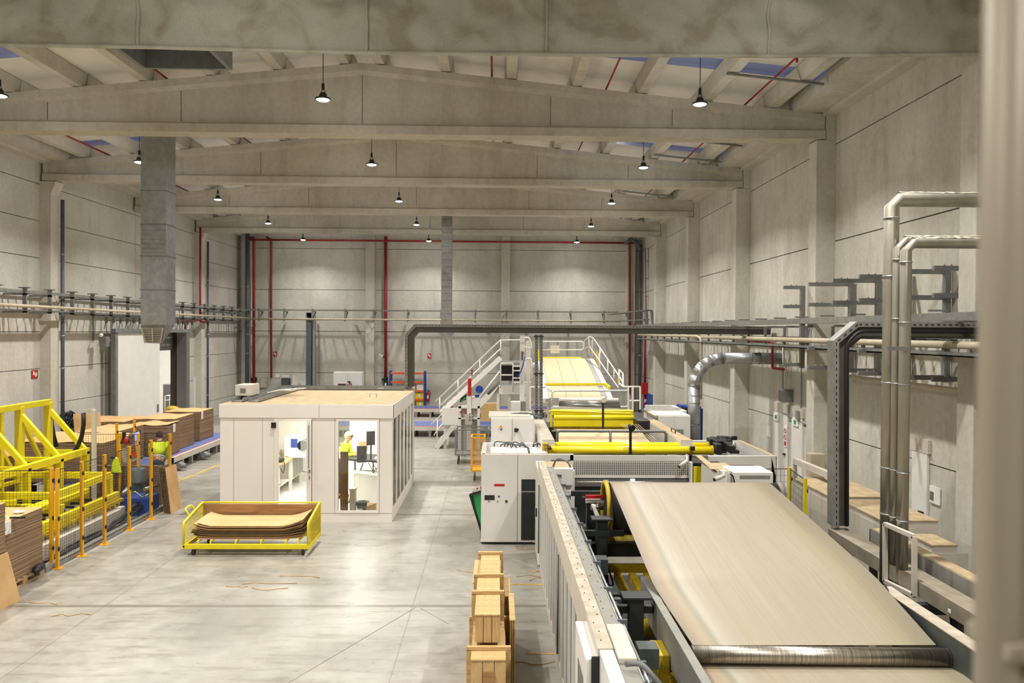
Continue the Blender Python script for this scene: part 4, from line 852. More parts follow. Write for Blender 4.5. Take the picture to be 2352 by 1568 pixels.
lo_ = bpy.data.lights.new('office_ceiling_light', 'AREA'); lo_.shape = 'RECTANGLE'; lo_.size = 3.0; lo_.size_y = 3.6; lo_.energy = 36; lo_.color = (1, .97, .92); o = bpy.data.objects.new('office_ceiling_light', lo_); COL.objects.link(o); o.parent = t_; o.location = V(((XO0 + XO1) / 2, (YO + YO1) / 2, 2.26)) - wl(t_)
B(-5.4, -3.0, 18.4, 21.0, 2.27, 2.29).build('ceiling_panel_light', emis('office led panel', (1, .98, .94, 1), 8), t_)
B(XO0 + .08, XO1 - .08, YO + .08, YO1 - .08, 2.3, 2.33).build('cabin_ceiling', M['white'], t_)
# cable trays on the cabin roof
t2 = thing('roof_cable_tray', (-5.8, 19.5, ZO + .02), 'flat perforated cable tray with two straight lengths lying on the office roof', 'cable tray')
ZT = ZO + .03
a0, a1, b0, b1 = un(525, 918, 'Z', ZT + .05), un(592, 922, 'Z', ZT + .05), un(622, 888, 'Z', ZT + .05), un(690, 888, 'Z', ZT + .05)
yl0, yl1 = YO + .45, YO1 - .1
for (xa, xb) in ((-5.98, -5.72), (-5.6, -5.36)):
    MB().box(xa, xb, yl0, yl1 - .3, ZT - .02, ZT - .01).box(xa, xa + .02, yl0, yl1 - .3, ZT - .02, ZT + .07).box(xb - .02, xb, yl0, yl1 - .3, ZT - .02, ZT + .07).build('tray_length', M['tray'], t2)
MB().box(-5.98, un(930, 888, 'Y', 21.6).x, 21.5, 21.52, ZT - .02, ZT + .08).box(-5.98, un(930, 888, 'Y', 21.6).x, 21.85, 21.87, ZT - .02, ZT + .08).box(-5.98, un(930, 888, 'Y', 21.6).x, 21.5, 21.87, ZT - .02, ZT - .01).build('back_length', M['tray'], t2)
t2 = thing('alarm_box', (-5.7, 18.6, ZO + .1), 'cream metal box with a small display sitting on the office roof trays', 'box')
a, b = P(540, 914, 18.3), P(578, 890, 18.3); B(a.x, b.x, 18.3, 18.9, ZO + .105, ZO + .36).build('housing', M['offwhite'], t2, bevel=.01); B(a.x + .12, a.x + .24, 18.29, 18.3, ZO + .18, ZO + .28).build('display', M['grey'], t2)
q = MB(); rnd = random.Random(5)
for i in range(6):
    y = 18.9 + i * .1; q.tube(bend([V((-5.5, y, ZO + .13)), V((-5.2 + .1 * i, y + .3, ZO + .2)), V((-5.0, y + .5, ZO + .14)), V((-5.4, y + .8, ZO + .12))], .3), .012, 6)
one('cable_bundle', q, M['white'], 'loose white cables curling over the office roof trays', 'cables')
one('cable_bundle', MB().tube(bend([P(587, 886, 41.0), P(592, 905, 38), P(600, 918, 22.2), V((-5.6, 21.0, ZO + .15))], .5), .02, 6), M['white'], 'pale cable dropping from the back wall to the office roof', 'cable') if False else None
# ---- interior ----
xb_, yb0, yb1 = -5.32, 19.7, 21.85
t2 = thing('work_bench', (-5.65, 20.8, 0), 'long white workbench with a wooden top and drawers behind the office door', 'workbench')
MB().prism([(XO0 + .1, yb0 - .2, .86), (xb_ - .2, yb0 - .2, .86), (xb_ - .05, yb0 - .1, .86), (xb_, yb0 + .1, .86), (xb_, yb1, .86), (XO0 + .1, yb1, .86)], (0, 0, .045)).build('bench_top', M['crateh'], t2)
for x, y in ((xb_ - .14, yb0), (xb_ - .08, yb0 + .95), (XO0 + .2, yb0), (xb_ - .08, yb1 - .1)): B(x - .035, x + .035, y - .035, y + .035, .02, .86).build('leg', M['white'], t2)
dr = B(XO0 + .2, xb_ - .05, yb0 + 1.05, yb1 - .12, .3, .855).build('drawer_unit', M['white'], t2, bevel=.005)
for k in range(3): B(xb_ - .05, xb_ - .035, yb0 + 1.1 + .35 * k, yb0 + 1.4 + .35 * k, .33, .82).build('drawer_front', M['midgrey'], dr)
B(XO0 + .2, xb_ - .1, yb0 - .05, yb0 + .9, .3, .34).build('lower_shelf', M['white'], t2)
t2 = thing('test_device', (-5.5, 21.0, .905), 'white and blue laboratory device on the office workbench', 'device')
a = P(650, 1035, 20.6); b = P(690, 1000, 20.6)
MB().box(a.x, b.x, 20.7, 21.2, .906, 1.42).build('housing', M['white'], t2, bevel=.02); B(a.x + .18, b.x - .1, 20.69, 20.7, 1.15, 1.38).build('front_panel', M['blue'], t2); MB().cyl((b.x + .03, 20.7, 1.2), (b.x + .03, 21.1, 1.2), .14, n=18).build('drum', M['grey'], t2); B(a.x + .15, b.x + .12, 20.55, 20.72, .906, 1.0).build('tray', M['white'], t2, bevel=.01)
t2 = thing('microscope', (b.x - .12, 20.9, 1.42), 'small beige microscope standing on the white device', 'microscope')
MB().box(b.x - .2, b.x - .04, 20.8, 21.0, 1.425, 1.45).bar((b.x - .08, 20.9, 1.45), (b.x - .08, 20.9, 1.68), .04).tube([(b.x - .15, 20.9, 1.52), (b.x - .15, 20.9, 1.66), (b.x - .22, 20.88, 1.72)], .022, 10).box(b.x - .2, b.x - .08, 20.86, 20.94, 1.54, 1.56).build('frame', M['offwhite'], t2)
c = P(646, 1040, 19.95); t2 = thing('water_bottle', (c.x, 19.95, .905), 'clear plastic water bottle on the near end of the workbench', 'bottle'); MB().lathe((c.x, 19.95, .907), [(0, 0), (.04, 0), (.042, .02), (.04, .2), (.015, .26), (.015, .28)], 14).build('bottle_body', M['perspex'], t2); MB().cyl((c.x, 19.95, 1.187), (c.x, 19.95, 1.205), .018, n=10).build('cap', M['blue'], t2)
t2 = thing('work_bag', (-5.5, 19.9, .905), 'black and hi vis yellow work bag on the near end of the workbench', 'bag')
c = V((-5.55, 19.85, .98)); MB().ball(c, (.22, .13, .11), 14, 8).build('bag_body', M['black'], t2); MB().ball(c + V((-.02, -.04, .05)), (.13, .1, .1), 12, 8).build('vest', M['hivis'], t2); MB().tube(bend([c + V((.18, -.05, 0)), c + V((.26, -.12, -.1)), c + V((.22, -.14, -.35)), c + V((.16, -.14, -.2))], .06), .012, 6).build('strap', M['black'], t2)
t2 = thing('cardboard_box', (-5.6, 20.0, .02), 'open cardboard box on the floor under the workbench', 'box')
MB().box(-5.85, -5.5, 19.6, 19.62, .022, .36).box(-5.85, -5.5, 19.93, 19.95, .022, .36).box(-5.85, -5.83, 19.6, 19.95, .022, .36).box(-5.52, -5.5, 19.6, 19.95, .022, .36).box(-5.85, -5.5, 19.6, 19.95, .022, .03).build('box_body', M['card'], t2); MB().hexa([(-5.5, 19.6, .355), (-5.32, 19.6, .44), (-5.32, 19.95, .44), (-5.5, 19.95, .355)], [(-5.5, 19.6, .36), (-5.32, 19.6, .445), (-5.32, 19.95, .445), (-5.5, 19.95, .36)]).build('flap', M['cardb'], t2)
# desk side
YD = 19.9
t2 = thing('standing_desk', (-3.2, YD, 0), 'white standing desk with dark top edge inside the office window', 'desk')
A = un(797, 1084, 'Y', 19.3)
zt = 1.06
MB().prism([(-3.72, 19.25, zt), (-2.5, 18.75, zt), (-2.5, 19.75, zt), (-3.5, 20.1, zt)], (0, 0, .04)).build('desk_top', M['black'], t2)
MB().prism([(-3.62, 19.0, .80), (-2.5, 18.4, .80), (-2.5, 18.8, .80), (-3.55, 19.3, .80)], (0, 0, .02)).build('paper_shelf', M['white'], t2)
MB().prism([(-3.42, 18.95, .022), (-2.5, 18.5, .022), (-2.5, 19.3, .022), (-3.35, 19.4, .022)], (0, 0, .775)).build('pedestal', M['white'], t2)
MB().bar((-3.5, 19.5, .02), (-3.5, 19.5, 1.06), .04).bar((-3.6, 19.2, .02), (-3.25, 19.2, 1.0), .03).bar((-2.7, 19.5, .79), (-2.7, 19.5, 1.06), .05).build('leg', M['grey'], t2)
def monitor(px0, px1, py0, py1, Y, rz, lb, tilt=0):
    a, b = P(px0, py1, Y), P(px1, py0, Y); t3 = thing('monitor', ((a.x + b.x) / 2, Y, zt + .04), lb, 'monitor'); c = (a + b) / 2
    u = V((math.cos(rz), math.sin(rz), 0)); n_ = V((-math.sin(rz), math.cos(rz), 0)); w = (b.x - a.x) / 2 / max(.3, math.cos(rz)); h = (b.z - a.z) / 2
    MB().hexa([c - u * w - V((0, 0, h)), c + u * w - V((0, 0, h)), c + u * w - V((0, 0, h)) + n_ * .03, c - u * w - V((0, 0, h)) + n_ * .03], [c - u * w + V((0, 0, h)), c + u * w + V((0, 0, h)), c + u * w + V((0, 0, h)) + n_ * .03, c - u * w + V((0, 0, h)) + n_ * .03]).build('screen_back', M['dark2'], t3, bevel=.004)
    MB().bar(c, V((c.x, c.y + .02, zt + .05)), .035).box(c.x - .1, c.x + .1, c.y - .08, c.y + .08, zt + .041, zt + .052).build('stand', M['black'], t3)
    return t3
M['dark2'] = mat('dark monitor plastic', S(54, 52, 52), .4)
monitor(820, 842, 1024, 1062, 19.15, .25, 'dark monitor seen from behind on the standing desk, nearer one')
monitor(843, 861, 990, 1022, 19.0, .5, 'second dark monitor behind, higher on the right of the desk')
q = MB(); rnd = random.Random(8)
for i in range(4): q.tube(bend([V((-3.1 + .1 * i, 19.05, 1.04)), V((-3.0 + .1 * i, 18.95, .9)), V((-2.95 + .12 * i, 18.8, .86 + .03 * i)), V((-2.8, 18.9, 1.0))], .08), .008, 6)
q.bar((-2.95, 18.85, 1.1), (-2.95, 18.85, .82), .025); one('cable_bundle', q, M['black'], 'black cables dangling from the standing desk edge', 'cables')
one('paper_stack', B(-2.95, -2.6, 19.0, 19.3, zt + .041, zt + .09), M['paper'], 'small pile of papers on the standing desk', 'papers')
one('pinned_board', B(un(824, 1020, 'Y', 21.9).x, un(844, 1020, 'Y', 21.9).x, 21.89, 21.915, un(0, 1030, 'Y', 21.9).z, un(0, 1011, 'Y', 21.9).z), M['card'], 'brown board on the far office wall behind the person', 'board')
for k in range(1): pass
c = P(832, 1170, 17.9); t2 = thing('waste_bin', (c.x, 17.95, .02), 'dark grey waste bin with a liner behind the office window', 'bin'); MB().lathe((c.x, 17.95, .022), [(0, 0), (.11, 0), (.14, .3), (.13, .3), (.10, .02)], 20).build('bin_body', M['grey'], t2); MB().lathe((c.x, 17.95, .26), [(.145, 0), (.15, .07), (.13, .06)], 20).build('liner', M['dark'], t2); B(c.x - .09, c.x + .02, 17.79, 17.8, .04, .2).build('label_patch', M['paper'], t2)
c = P(853, 1170, 17.75); t2 = thing('paper_bag', (c.x, 17.8, .02), 'open brown paper bag beside the waste bin', 'bag'); MB().hexa([(c.x - .14, 17.7, .022), (c.x + .12, 17.7, .022), (c.x + .12, 17.9, .022), (c.x - .14, 17.9, .022)], [(c.x - .10, 17.7, .27), (c.x + .1, 17.72, .34), (c.x + .11, 17.9, .3), (c.x - .11, 17.88, .33)]).build('bag_body', M['card'], t2)
one('cardboard_sheet', MB().box(fx(778), fx(778) + .17, 17.55, 17.6, .02, fz(1040)), M['brown'], 'tall brown cardboard panel just inside the office window', 'board')
one('grey_bin', MB().box(fx(796), fx(796) + .12, 17.75, 17.95, .02, .62).box(fx(796) - .01, fx(796) + .13, 17.73, 17.97, .62, .66), M['offwhite'], 'narrow grey bin with black rim behind the brown panel', 'bin')
Yp_ = 19.75; bp_ = P(803, 1150, Yp_)
J = stand(.22, {'l': ((.12, .2, 1.18), (.42, .12, 1.14)), 'r': ((.12, .2, 1.18), (.42, .12, 1.16))}, 1.70)
person((bp_.x - .2, Yp_, .02), -.12, J, 'bald person in a hi vis yellow shirt typing at the office desk', glasses=True)
# person behind the roof of the office near back cabinets
bp_ = P(803, 876, 38.5)
person((bp_.x, 38.5, .04), -math.pi / 2 - .3, stand(.12, None, 1.74), 'person wearing black ear defenders whose head shows above the office roof', shirt='navy', bald=False)
c = P(803, 884, 38.45); hz_ = .0
t2 = thing('ear_defenders', c, 'black ear defenders worn by the person behind the office', 'headphones')
hc = V((bp_.x, 38.5 - .1, 1.62)); MB().tube([hc + V((.11 * math.cos(a_), 0, .15 * math.sin(a_))) for a_ in [math.pi * i / 10 for i in range(11)]], .014, 8).build('headband', M['black'], t2)
for s_ in (-1, 1): MB().ball(hc + V((.105 * s_, 0, -.01)), (.035, .045, .05)).build('ear_cup', M['black'], t2)
one('computer_screen', B(P(776, 880, 39.5).x, P(794, 880, 39.5).x, 39.5, 39.55, 0, P(776, 881, 39.5).z), M['dark2'], 'dark screen edge showing above the office roof', 'monitor')
# =================== YELLOW CART ===================
xa, xb, ya, yb_ = -5.86, -3.50, 14.72, 15.72
t2 = thing('yellow_cart', ((xa + xb) / 2, (ya + yb_) / 2, 0), 'low yellow cart with plywood back and mesh ends in front of the office', 'cart')
MB().box(xa, xb, ya, ya + .05, .13, .22).box(xa, xb, yb_ - .05, yb_, .13, .22).box(xa, xa + .05, ya, yb_, .13, .2).box(xb - .05, xb, ya, yb_, .13, .2).build('base_frame', M['yellow'], t2, bevel=.006)
for px in (453, 482, 540, 598, 655, 683):
    x = un(px, 1250, 'Y', ya).x; MB().bar((x, ya + .03, .2), (x, ya + .03, .27), .025).bar((x, ya + .03, .27), (x + .02, yb_ - .05, .27), .03).build('slat', M['yellow'], t2)
B(xa + .03, xb - .03, yb_ - .02, yb_, .2, .76).build('plywood_back', M['ply'], t2)
for x in (xa + .02, xb - .02):
    e = MB().tube(bend([(x, ya + .02, .2), (x, ya + .02, .62), (x, yb_ - .1, .79), (x, yb_, .79), (x, yb_, .15)], .06), .022, 10).build('end_frame', M['yellow'], t2)
    q = MB()
    for k in range(16): z = .22 + .036 * k; q.bar((x, ya + .02 + max(0, (z - .62) * 5), z), (x, yb_, z), .006)
    for k in range(26): y = ya + .03 + k * .038; q.bar((x, y, .2), (x, y, min(.78, .6 + .17 * (y - ya))), .005)
    q.build('mesh', M['yellow'], e, kind='stuff')
MB().tube([(xa, yb_, .79), (xb, yb_, .79)], .018, 8).build('top_rail', M['yellow'], t2)
MB().tube(bend([(xa - .0, ya + .35, .68), (xa - .10, ya + .38, .80), (xa - .06, ya + .6, .83), (xa, ya + .62, .73)], .05), .018, 8).build('handle', M['yellow'], t2)
for x in (xa + .18, xb - .13):
    for y in (ya + .1, yb_ - .1):
        cst = MB().box(x - .03, x + .03, y - .03, y + .03, .09, .13).build('caster', M['steel'], t2); MB().cyl((x - .02, y, .065), (x + .02, y, .065), .065, n=18).build('wheel', M['rubber'], cst)
# curved cardboard sheets in the cart
M['gap_shade'] = mat('cardboard in gap shade', S(104, 80, 56), .85)  # alternate sheets coloured darker to paint the shade of the gaps between
rnd = random.Random(2)
for k in range(15):
    z0 = .285 + .0172 * k; x0 = xa + .09 + rnd.uniform(0, .14); x1 = xb - .12 - rnd.uniform(0, .05); y0 = ya + .1 + rnd.uniform(0, .08); y1 = yb_ - .06 - rnd.uniform(0, .04); cu = .006 * k + .01
    def sh(u, v, top):
        b = max(0, (u - .78) / .22) ** 1.6 * (.03 + .007 * k) + max(0, (.14 - u) / .14) ** 1.5 * (.01 + .004 * k)
        return V((x0 + (x1 - x0) * u, y0 + (y1 - y0) * v, z0 + b + .03 * v * (k / 15) + (.0045 if top else 0)))
    vs = [sh(i / 16, j / 2, tp) for tp in (0, 1) for i in range(17) for j in range(3)]; n_ = 51; fs = []
    for i in range(16):
        for j in range(2): a = i * 3 + j; fs += [(a, a + 1, a + 4, a + 3), (a + n_, a + 3 + n_, a + 4 + n_, a + 1 + n_)]
        fs += [(i * 3, (i + 1) * 3, (i + 1) * 3 + n_, i * 3 + n_), (i * 3 + 2, i * 3 + 2 + n_, (i + 1) * 3 + 2 + n_, (i + 1) * 3 + 2)]
    fs += [(0, n_, 1 + n_, 1), (1, 1 + n_, 2 + n_, 2), (48, 49, 49 + n_, 48 + n_), (49, 50, 50 + n_, 49 + n_)]
    one('cardboard_sheet', MB().add(vs, fs), M['cardb'] if k in (14, 13, 9, 4, 1, 0) else M['gap_shade'] if k % 2 else M['card'], 'topmost curved cardboard sheet in the yellow cart' if k == 14 else 'curved cardboard sheet in the pile lying in the yellow cart', 'cardboard', 'cardboard sheets in the yellow cart')
# =================== WOODEN CRATES ===================
def crate(x0, x1, y0, y1, z0, z1, lb, batten=(), inset=None, ov=.045):
    t2 = thing('wooden_crate', ((x0 + x1) / 2, (y0 + y1) / 2, z0), lb, 'crate')
    w = (x1 - x0 - .012) / 3
    for i in range(3): B(x0 + i * (w + .006), x0 + i * (w + .006) + w, y0, y0 + .02, z0 + .001, z1 - .02).build('front_board', M['crate'], t2, bevel=.002)
    for i in range(3): B(x0 - .005 + i * (w + .006), x0 - .005 + i * (w + .006) + w + .006, y0 - .01, y1, z1 - .02, z1).build('lid_board', M['crateh'], t2, bevel=.002)
    MB().box(x0, x0 + .02, y0 + .02, y1, z0 + .001, z1 - .02).box(x1 - .02, x1, y0 + .02, y1, z0 + .001, z1 - .02).box(x0, x1, y1 - .02, y1, z0 + .001, z1 - .02).build('side_board', M['crate'], t2)
    for y in batten: MB().box(x0 - ov, x1 + ov, y, y + .05, z1, z1 + .04).box(x0 - ov, x0 - .001, y, y + .05, z0 + .001, z1).box(x1 + .001, x1 + ov, y, y + .05, z0 + .001, z1).build('batten', M['crateh'], t2, bevel=.003)
    return t2
rnd = random.Random(4)
t2 = crate(-.245, .115, 8.1, 10.3, .0, .83, 'large bottom pine crate of the stack, partly cut off by the frame', (8.32, 9.2, 10.1), ov=.055)
B(-.12, .0, 8.08, 8.1, .42, .70).build('inset_panel', M['ply'], t2)
crate(-.215, .055, 8.42, 9.75, .875, 1.185, 'upper pine crate with three front boards on top of the large crate', (9.05, 9.68), ov=.05)
crate(-.19, .06, 9.80, 10.9, .83 - .83, 1.16, 'pine crate behind the upper one, under the cardboard flap', (10.75,))
crate(.17, .23, 8.9, 9.8, 0, .95, 'narrow pine crate standing to the right of the large crate', ())
crate(.125, .19, 9.85, 10.6, 0, .9, 'narrow pine crate at the right rear of the crate stack', ())
a = [un(*q_, 'Y', yy) for q_, yy in (((1085, 1340), 9.9), ((1150, 1341), 9.9), ((1151, 1287), 10.7), ((1091, 1287), 10.7))]
one('cardboard_sheet', MB().hexa(a, [p_ + V((0, 0, .012)) for p_ in a]), M['cardb'], 'square cardboard sheet lying tilted on top of the wooden crates', 'cardboard')
# =================== LEFT SIDE: STACKS, FENCE, TRUSS MACHINE ===================
def stack(x0, x1, y0, y1, z0, z1, lb, bow=.02, tag=None, lean=0):
    t2 = thing('cardboard_stack', ((x0 + x1) / 2, (y0 + y1) / 2, z0), lb, 'cardboard stack')
    rnd = random.Random(int(abs(x0 * 100 + y0 * 10)))
    q = MB(); n_ = max(6, int((z1 - z0) / .035)); h = (z1 - z0) / n_
    for k in range(n_):
        a, b = rnd.uniform(-.006, .006), rnd.uniform(-.006, .006); l_ = lean * k / n_
        q.box(x0 + a + l_, x1 + a + l_, y0 + b, y1 + b, z0 + h * k, z0 + h * (k + 1))
    q.build('stacked_sheets', M['edge'], t2)
    q = MB(); ph = rnd.uniform(0, 6)
    f_ = lambda u, v, t: V((x0 - .004 + lean + (x1 - x0 + .008) * u, y0 - .004 + (y1 - y0 + .008) * v, z1 + t + bow * (math.sin(u * 5 + ph) ** 2) * (.6 + .4 * v)))
    q.grid(lambda u, v: f_(u, v, .012), 12, 6, False); top = q.v[:]
    q.grid(lambda u, v: f_(u, v, -.0), 12, 6, False)
    k = 7
    ring = [i * k for i in range(13)] + [12 * k + j for j in range(1, 7)] + [i * k + 6 for i in range(11, -1, -1)] + [j for j in range(5, 0, -1)]
    off = 13 * 7
    q.f += [(ring[i], ring[(i + 1) % len(ring)], ring[(i + 1) % len(ring)] + off, ring[i] + off) for i in range(len(ring))]; q.sm += [False] * len(ring)
    q.build('top_sheet', M['card'], t2)
    if tag:
        ty, tz = tag; MB().hexa([(x1 + .012, ty, tz - .2), (x1 + .016, ty, tz - .2), (x1 + .016, ty + .16, tz - .2), (x1 + .012, ty + .16, tz - .2)], [(x1 + .012, ty - .02, z1 + .01), (x1 + .03, ty - .02, z1 + .01), (x1 + .03, ty + .14, z1 + .01), (x1 + .012, ty + .14, z1 + .01)]).build('paper_tag', M['paper'], t2)
    return t2
def pallet(x0, x1, y0, y1, z0, lb):
    t2 = thing('pallet', ((x0 + x1) / 2, (y0 + y1) / 2, z0), lb, 'pallet')
    for i in range(7):
        y = y0 + (y1 - y0 - .09) * i / 6; B(x0, x1, y, y + .09, z0 + .115, z0 + .138).build('deck_board', M['pallet'], t2)
    for x in (x0, (x0 + x1) / 2 - .05, x1 - .1):
        B(x, x + .1, y0, y1, z0 + .095, z0 + .115).build('stringer', M['pallet'], t2); B(x, x + .1, y0, y1, z0, z0 + .02).build('bottom_board', M['pallet'], t2)
        for y in (y0, (y0 + y1) / 2 - .06, y1 - .12): B(x, x + .1, y, y + .12, z0 + .02, z0 + .095).build('block', M['pallet'], t2)
pallet(-9.0, -7.78, 12.55, 13.62, 0, 'wooden pallet under the near left cardboard stack')
stack(-9.0, -7.80, 12.5, 13.6, .14, 1.15, 'big cardboard stack on a pallet at the lower left, tools on top', .0, (12.55, 1.15))
p_ = un(40, 1177, 'Z', 1.18); t2 = thing('crumpled_tissue', (p_.x, p_.y, 1.165), 'crumpled white tissue on top of the near left cardboard stack', 'tissue'); MB().ball(p_ + V((0, 0, .012)), (.07, .05, .03), 9, 6).ball(p_ + V((.06, .02, .012)), (.05, .04, .025), 7, 5).build('paper', M['paper'], t2)
p_ = un(42, 1190, 'Z', 1.18); one('knife', MB().bar(p_ + V((-.13, 0, .01)), p_ + V((.1, .02, .01)), .04, .025).bar(p_ + V((-.02, .04, .01)), p_ + V((.05, -.03, .015)), .03, .02), M['black'], 'black hand tool lying on the near left cardboard stack', 'tool')
p_ = un(92, 1314, 'X', -7.7); one('black_glove', MB().ball(V((-7.72, p_.y, .19)), (.07, .16, .07), 12, 7).ball(V((-7.68, p_.y - .12, .18)), (.05, .09, .06), 10, 6), M['black'], 'crumpled black bag on the pallet edge at lower left', 'bag')
stack(-9.2, -7.56, 11.0, 12.2, .76, 1.54, 'cardboard stack cut off by the left edge of the picture', .0)
pallet(-9.2, -7.56, 11.0, 12.2, .61, 'wooden pallet between the two leftmost cardboard stacks')
stack(-9.2, -7.58, 11.0, 12.2, 0, .59, 'low cardboard stack under the leftmost pallet', .0)
a = [un(*q_, 'X', -7.48) for q_ in ((47, 1383), (-60, 1440))]
one('leaning_board', MB().hexa([(-7.45, 12.35, 0), (-7.42, 12.35, 0), (-7.42, 11.0, 0), (-7.45, 11.0, 0)], [(-7.55, 12.2, .78), (-7.52, 12.2, .78), (-7.52, 11.0, .78), (-7.55, 11.0, .78)]), M['card'], 'cardboard sheet leaning at the lower left corner', 'cardboard')
# conveyor with blue belt on the left
def conveyor(x0, x1, y0, y1, z, lb, motors=(), along='Y'):
    t2 = thing('roller_conveyor', ((x0 + x1) / 2, (y0 + y1) / 2, 0), lb, 'conveyor')
    B(x0 + .1, x1 - .1, y0 + .05, y1 - .05, z - .05, z).build('blue_belt', M['bluebelt'], t2)
    MB().box(x0, x0 + .1, y0, y1, z - .16, z + .01).box(x1 - .1, x1, y0, y1, z - .16, z + .01).box(x0, x1, y0, y0 + .05, z - .16, z).box(x0, x1, y1 - .05, y1, z - .16, z).build('frame', M['offwhite'], t2)
    MB().box(x1 - .1, x1 - .07, y0, y1, z + .01, z + .014).build('red_edge', M['obeam'], t2) if along == 'Y' else MB().box(x0, x1, y0 - .001, y0 + .05, z, z + .01).build('red_edge', M['obeam'], t2)
    L_ = (y1 - y0) if along == 'Y' else (x1 - x0); n_ = int(L_ / .7)
    for i in range(n_ + 1):
        f_ = .1 + (L_ - .2) * i / max(1, n_)
        qs = (B(x1 - .12, x1 - .02, y0 + f_ - .05, y0 + f_ + .05, 0, z - .16), B(x0 + .02, x0 + .12, y0 + f_ - .05, y0 + f_ + .05, 0, z - .16)) if along == 'Y' else (B(x0 + f_ - .05, x0 + f_ + .05, y0 + .02, y0 + .12, 0, z - .16), B(x0 + f_ - .05, x0 + f_ + .05, y1 - .12, y1 - .02, 0, z - .16))
        for q in qs: q.build('foot', M['midgrey'], t2)
    for y in motors: m_ = MB().cyl((x1 + .08, y, .16), (x1 + .08, y + .3, .16), .09, n=16).build('motor', M['grey'], t2); MB().cyl((x1 + .02, y + .12, .14), (x1 + .28, y + .12, .14), .075, n=14).build('gearbox', M['grey'], m_)
    return t2
conveyor(-11.3, -9.62, 19.3, 23.4, .42, 'blue belt conveyor carrying cardboard behind the worker', (20.9, 22.9))
conveyor(-11.5, -9.60, 23.45, 29.4, .42, 'blue belt conveyor carrying the tall tagged cardboard stacks', (23.6, 25.6, 27.4))
conveyor(-9.0, 0.9, 31.4, 33.4, .42, 'blue belt conveyor crossing behind the office, nearer one', (), 'X')
conveyor(-9.0, 3.2, 38.6, 40.2, .42, 'blue belt conveyor crossing behind the office, farther one', (), 'X')
zc = .43
stack(-11.1, -9.88, 23.7, 24.62, zc, 1.34, 'cardboard stack with a white tag behind the bending worker', .05, (24.1, 1.3))
stack(-11.3, -10.08, 24.72, 26.3, zc, 1.41, 'long low cardboard stack between the two tagged ones', .03)
stack(-11.4, -10.15, 27.0, 28.3, zc, 1.41, 'tall tagged cardboard stack nearest the office', .015, (27.1, 1.36))
stack(-11.45, -10.45, 21.6, 23.4, zc, 1.40, 'cardboard stack behind the control panel', .02)
stack(-13.0, -11.5, 24.4, 26.0, .02, 1.36, 'small cardboard stack far behind by the left wall', .02)
stack(-11.9, -9.75, 19.6, 21.4, zc, 1.40, 'wide dark cardboard stack behind the yellow truss', .05)
stack(-13.4, -12.1, 18.2, 21.2, .02, 1.05, 'cardboard stack behind the yellow truss beside the left wall', .02)
q = MB(); a = [un(170, 950, 'X', -13.45), un(230, 946, 'X', -13.45)]
one('leaning_board', MB().hexa([(-12.2, 23.6, 0), (-12.17, 23.6, 0), (-12.17, 24.8, 0), (-12.2, 24.8, 0)], [(-13.0, 23.55, 2.0), (-12.97, 23.55, 2.0), (-12.97, 24.85, 2.0), (-13.0, 24.85, 2.0)]) if False else MB().hexa([P(176, 1060, 22.6), P(238, 1060, 22.6), P(238, 1060, 22.7), P(176, 1060, 22.7)], [P(168, 950, 23.2), P(230, 947, 23.2), P(230, 947, 23.3), P(168, 950, 23.3)]), M['card'], 'tall brown board standing by the left wall', 'board')
q = MB()
for k in range(6):
    dy = .06 * k; q.hexa([(-8.02 + dy * .5, 18.05 + dy, 0), (-7.57 + dy * .2, 18.5 + dy, 0), (-7.58 + dy * .2, 18.53 + dy, 0), (-8.03 + dy * .5, 18.08 + dy, 0)], [(-8.0, 18.75 + dy * .4, 1.0), (-7.62, 19.15 + dy * .4, 1.03), (-7.62, 19.18 + dy * .4, 1.03), (-8.0, 18.78 + dy * .4, 1.0)])
# boards leaning against the corner of the fence
a, b, c_, d = P(393, 1176, 18.1), P(418, 1164, 18.75), P(405, 1066, 18.95), P(380, 1074, 18.35)
for k in range(5):
    o_ = V((-.045 * k, .02 * k, 0)); n_ = V((-.02, .012, 0))
    a2, b2, c2, d2 = [V(p_) + o_ for p_ in (a, b, c_, d)]; a2.z = b2.z = 0.0
    one('leaning_board', MB().hexa([a2, b2, b2 + n_, a2 + n_], [d2, c2, c2 + n_, d2 + n_]), M['card'] if k == 0 else M['edge'], 'cardboard board at the front of those leaning on the orange fence corner' if k == 0 else 'cardboard board in the row leaning behind the front one at the fence corner', 'cardboard', None if k == 0 else 'boards leaning at the fence corner')
# inner screen of boards
one('board_screen', MB().box(-9.9, -8.05, 19.02, 19.10, 0, .95), M['edge'], 'long low brown cardboard screen behind the mesh fence', 'cardboard')
